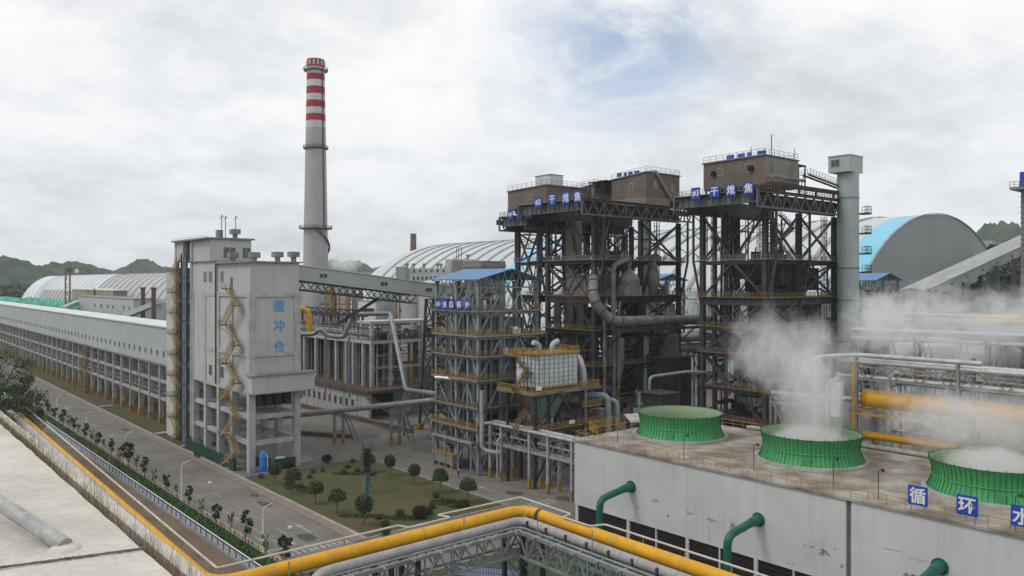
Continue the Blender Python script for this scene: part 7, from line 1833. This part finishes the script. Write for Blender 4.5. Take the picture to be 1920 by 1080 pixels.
x, y = P(-42, 140); big_tree(x, y, 0, 25.5, 6.5, 'leafmid', 'second broadleaf tree, cut by the left picture edge', 2, 9000, .22)
x, y = P(38, 165); big_tree(x, y, 0, 17.0, 4.8, 'leafdark', 'lower darker tree right of the edge tree beside the hedge end', 3, 8000, .2)
x, y = P(70, 195); big_tree(x, y, 0, 6.5, 2.6, 'leaflight', 'sparse pale twiggy tree at the start of the hedge row', 4, 900, .15)
for i, (px, d, h_, r_, lab) in enumerate(((1872, 330, 50, 13, 'tall broad tree behind the inclined gallery, right of the great dome'), (1893, 300, 44, 12, 'broad tree behind the frame supports of the inclined gallery'), (1925, 310, 52, 15, 'broad tree at the right picture edge behind the banded tower'), (1860, 350, 56, 8, 'slender tree top showing just above the gallery right of the dome'))):
    x, y = P(px, d); big_tree(x, y, 0, h_, r_, 'leafmid' if i % 2 else 'leafdark', lab, 20+i, 7000, .55)
mb = MB(); rnd = random.Random(91)
a = Vector(PX(-40, 620)); c = Vector(PX(310, 900))
def pos(rn):
    k = rn.random(); p = a.lerp(c, k); return (p.x+rn.gauss(0, 14), p.y+rn.gauss(0, 14), 8+26*rn.random()**.7)
leafcloud(mb, rnd, 16000, pos, 1.6); tag(mb.build('woods', M['leafdark']), 'band of dark woods beyond the left storage dome', 'woods', None, 'stuff')

# ================================================================ PERSON
x, y = G(859.5, 897)
def person(x, y, heading):
    J = {'pelvis': (0, 0, .95), 'waist': (0, 0, 1.12), 'chest': (0, .02, 1.38), 'neck': (0, .03, 1.52), 'head': (0, .05, 1.63), 'top': (0, .05, 1.74),
         'hl': (.1, 0, .92), 'kl': (.11, .12, .5), 'al': (.11, .1, .09), 'tl': (.12, .25, .04), 'hr': (-.1, 0, .92), 'kr': (-.11, .02, .5), 'ar': (-.11, -.18, .12), 'tr': (-.12, -.04, .04),
         'sl': (.19, .0, 1.44), 'el': (.25, -.06, 1.15), 'wl': (.24, .06, .92), 'pl': (.24, .1, .85), 'sr': (-.19, 0, 1.44), 'er': (-.25, .02, 1.15), 'wr': (-.24, .18, .95), 'pr': (-.24, .22, .89)}
    rad = {'pelvis': .15, 'waist': .13, 'chest': .17, 'neck': .06, 'head': .10, 'top': .075, 'hl': .1, 'kl': .065, 'al': .045, 'tl': .045, 'hr': .1, 'kr': .065, 'ar': .045, 'tr': .045, 'sl': .075, 'el': .05, 'wl': .035, 'pl': .035, 'sr': .075, 'er': .05, 'wr': .035, 'pr': .035}
    E_ = [('pelvis', 'waist'), ('waist', 'chest'), ('chest', 'neck'), ('neck', 'head'), ('head', 'top'), ('pelvis', 'hl'), ('hl', 'kl'), ('kl', 'al'), ('al', 'tl'), ('pelvis', 'hr'), ('hr', 'kr'), ('kr', 'ar'), ('ar', 'tr'), ('chest', 'sl'), ('sl', 'el'), ('el', 'wl'), ('wl', 'pl'), ('chest', 'sr'), ('sr', 'er'), ('er', 'wr'), ('wr', 'pr')]
    for s, w_ in (('l', 'pl'), ('r', 'pr')):
        p = J[w_]
        for k in range(5):
            dx = (k-2)*.018; ln = (.075, .09, .095, .085, .06)[k]; nm = 'f%s%d' % (s, k)
            J[nm] = (p[0]+dx*(.4), p[1]+dx+.02*(k == 4), p[2]-ln); rad[nm] = .009; E_.append((w_, nm))
    ks = list(J); me = bpy.data.meshes.new('body'); me.from_pydata([J[k] for k in ks], [(ks.index(a), ks.index(b)) for a, b in E_], [])
    o = bpy.data.objects.new('body_skeleton', me); COL.objects.link(o); md = o.modifiers.new('Skin', 'SKIN'); sb = o.modifiers.new('Sub', 'SUBSURF'); sb.levels = 1; sb.render_levels = 1
    for i, k in enumerate(ks): me.skin_vertices[0].data[i].radius = (rad[k], rad[k]); me.skin_vertices[0].data[i].use_root = (k == 'pelvis')
    bpy.context.view_layer.update(); m2 = bpy.data.meshes.new_from_object(o.evaluated_get(bpy.context.evaluated_depsgraph_get())); bpy.data.objects.remove(o)
    m2.materials.clear()
    for n_ in ('overall', 'trousers', 'skin', 'black'): m2.materials.append(M[n_])
    for p in m2.polygons:
        z = p.center.z; hand = abs(p.center.x) > .2 and z < .94
        p.material_index = 2 if (z > 1.51 or hand) else (3 if z < .1 else (1 if z < .93 else 0)); p.use_smooth = True
    b = bpy.data.objects.new('person', m2); COL.objects.link(b); b.location = (x, y, .03); b.rotation_euler = (0, 0, heading)
    tag(b, 'person in blue workwear and dark trousers walking on the yard road beside the boiler frame', 'person')
    q = MB(); q.lathe((0, .05), [(.135, 1.66), (.125, 1.72), (.09, 1.78), (.02, 1.80)], 14); q.v = q.v; me = bpy.data.meshes.new('helmet'); me.from_pydata(q.v, [], q.f); me.materials.append(M['white']); h = bpy.data.objects.new('helmet', me); COL.objects.link(h); h.parent = b
person(x, y, R(200))

# odds and ends on the carriageway
for (px, py, w_, lab) in ((400, 905, .0, ''),):
    pass
for (cx_, cy_, lab) in ((1628/3, 813/3+720, 'pale plastic sheet lying by a tar patch near the crossing'), (1178/3, 560/3+720, 'small white bag by the long tar patch on the road'), (372/3, 140/3+720, 'small white bag by the distant tar patch on the road')):
    x, y = G(cx_, cy_); b = MB(); b.prism([(x-.3, y-.25, .03), (x+.35, y-.2, .03), (x+.3, y+.3, .03), (x-.2, y+.2, .03)], (.05, .05, .28)); b.prism([(x-.15, y-.1, .3), (x+.15, y-.1, .3), (x, y+.15, .3)], (0, .05, .15)); tag(b.build('litter_bag', M['white']), lab, 'bag')

# ================================================================ STEAM
def volmat(name, dens, sc, lo, hi, aniso=.3, stretch=(1, 1, 1), seed=0.0, edge=1.6, col=.97):
    m = bpy.data.materials.new(name); m.use_nodes = True; t = m.node_tree; n = t.nodes; l = t.links
    for x in list(n): n.remove(x)
    o = n.new('ShaderNodeOutputMaterial'); v = n.new('ShaderNodeVolumePrincipled'); l.new(v.outputs[0], o.inputs['Volume'])
    v.inputs['Color'].default_value = (col, col, col, 1); v.inputs['Anisotropy'].default_value = aniso
    tcx = n.new('ShaderNodeTexCoord'); ln = n.new('ShaderNodeVectorMath'); ln.operation = 'LENGTH'; l.new(tcx.outputs['Object'], ln.inputs[0])
    g_ = n.new('ShaderNodeNewGeometry')
    def nz(sc_, det_, sd_, dist=.6):
        mp = n.new('ShaderNodeMapping'); mp.inputs['Location'].default_value = (sd_, sd_*.7, sd_*1.3); mp.inputs['Scale'].default_value = stretch; l.new(g_.outputs['Position'], mp.inputs[0])
        ns = n.new('ShaderNodeTexNoise'); ns.inputs['Scale'].default_value = sc_; ns.inputs['Detail'].default_value = det_; ns.inputs['Roughness'].default_value = .62; ns.inputs['Distortion'].default_value = dist; l.new(mp.outputs[0], ns.inputs['Vector']); return ns.outputs['Fac']
    def ma(op, a_, b_, clamp=False):
        q = n.new('ShaderNodeMath'); q.operation = op; q.use_clamp = clamp
        for i_, x_ in enumerate((a_, b_)):
            if isinstance(x_, (int, float)): q.inputs[i_].default_value = x_
            else: l.new(x_, q.inputs[i_])
        return q.outputs[0]
    # the further from the middle of the plume, the more of the noise is eaten away
    nn = ma('ADD', ma('MULTIPLY', nz(sc, 4, seed, 1.1), .55), ma('MULTIPLY', nz(sc*2.7, 6, seed+5, 1.4), .45))
    cut = ma('ADD', lo, ma('MULTIPLY', ma('POWER', ln.outputs['Value'], edge), hi-lo))
    d_ = ma('DIVIDE', ma('SUBTRACT', nn, cut), .20, True)
    f = n.new('ShaderNodeMapRange'); f.interpolation_type = 'SMOOTHSTEP'; f.inputs['From Min'].default_value = .75; f.inputs['From Max'].default_value = 1.0; f.inputs['To Min'].default_value = 1; f.inputs['To Max'].default_value = 0; l.new(ln.outputs['Value'], f.inputs['Value'])
    l.new(ma('MULTIPLY', ma('MULTIPLY', d_, f.outputs[0]), dens), v.inputs['Density'])
    return m
usm = None
def puff(label, c, rad, dens, sc=.16, lo=.30, hi=.66, seed=0.0, edge=1.6, rot=(0, 0, 0), stretch=(1, 1, 1)):
    b = MB(); n, k = 16, 10; prof = [(max(.001, math.sin(math.pi*i/k)), -math.cos(math.pi*i/k)) for i in range(k+1)]
    b.lathe((0, 0), prof, n, cap=False, cap0=False)
    o = b.build('steam', volmat('steam', dens, sc, lo, hi, seed=seed, edge=edge, stretch=stretch)); o.location = c; o.scale = rad; o.rotation_euler = rot
    tag(o, label, 'steam', 'steam from the fan rings', 'stuff')
puff('dense steam rising from the middle green fan ring', (100.6, 56.4, 21.5), (6.6, 6.6, 10.5), .22, .19, .30, .70, 3.1, stretch=(1, 1, .55), edge=2.4)
puff('steam cloud leaning left above the middle green fan ring', (104, 61.5, 28.0), (13, 14, 9.5), .17, .12, .34, .66, 7.3, stretch=(1, 1, .8))
puff('steam filling the middle green fan ring', (99.2, 55.6, 16.4), (6.0, 6.0, 2.6), .3, .3, .1, .5, 5.0)
puff('steam filling the right green fan ring', (99.2, 33.6, 16.8), (6.2, 6.2, 2.9), .3, .3, .1, .5, 6.0)
puff('steam drifting above the right green fan ring', (105, 36, 21.0), (11, 20, 6.5), .20, .12, .35, .64, 9.0, stretch=(1, 1, 1.2))
puff('bank of steam drifting behind the yellow gas mains', (131, 48, 31.5), (12, 34, 9.5), .2, .10, .34, .66, 14.0, stretch=(1, 1, 1.1), rot=(0, 0, R(-10)))
puff('tall wisp of steam in front of the cylindrical shaft', (119, 55, 31.5), (8, 8, 8.0), .28, .15, .32, .68, 22.0)
for (px, d, py, r_) in ((640, 345, 492, 14),):
    x, y = P(px, d); puff('small white puff of steam beside the tall chimney', (x, y, Zy(py, d)), (r_, r_*.8, r_*.5), .16, .12, .32, .64, 2.0)

# ================================================================ HAZE
hb = MB(); hb.box(-2600, 3800, -300, 4100, -6, 420)
hm = bpy.data.materials.new('haze'); hm.use_nodes = True; hn = hm.node_tree.nodes; hl = hm.node_tree.links
for x in list(hn): hn.remove(x)
ho = hn.new('ShaderNodeOutputMaterial'); hv = hn.new('ShaderNodeVolumePrincipled'); hl.new(hv.outputs[0], ho.inputs['Volume'])
hv.inputs['Color'].default_value = (.80, .88, 1.0, 1); hv.inputs['Density'].default_value = .00012; hv.inputs['Anisotropy'].default_value = .2
USE_HAZE = True
if USE_HAZE:
    o = hb.build('haze', hm); tag(o, 'thin pale air over the whole plant and the hills', 'haze', None, 'stuff')
for o in list(bpy.data.objects):
    if '_o' in o: del o['_o']
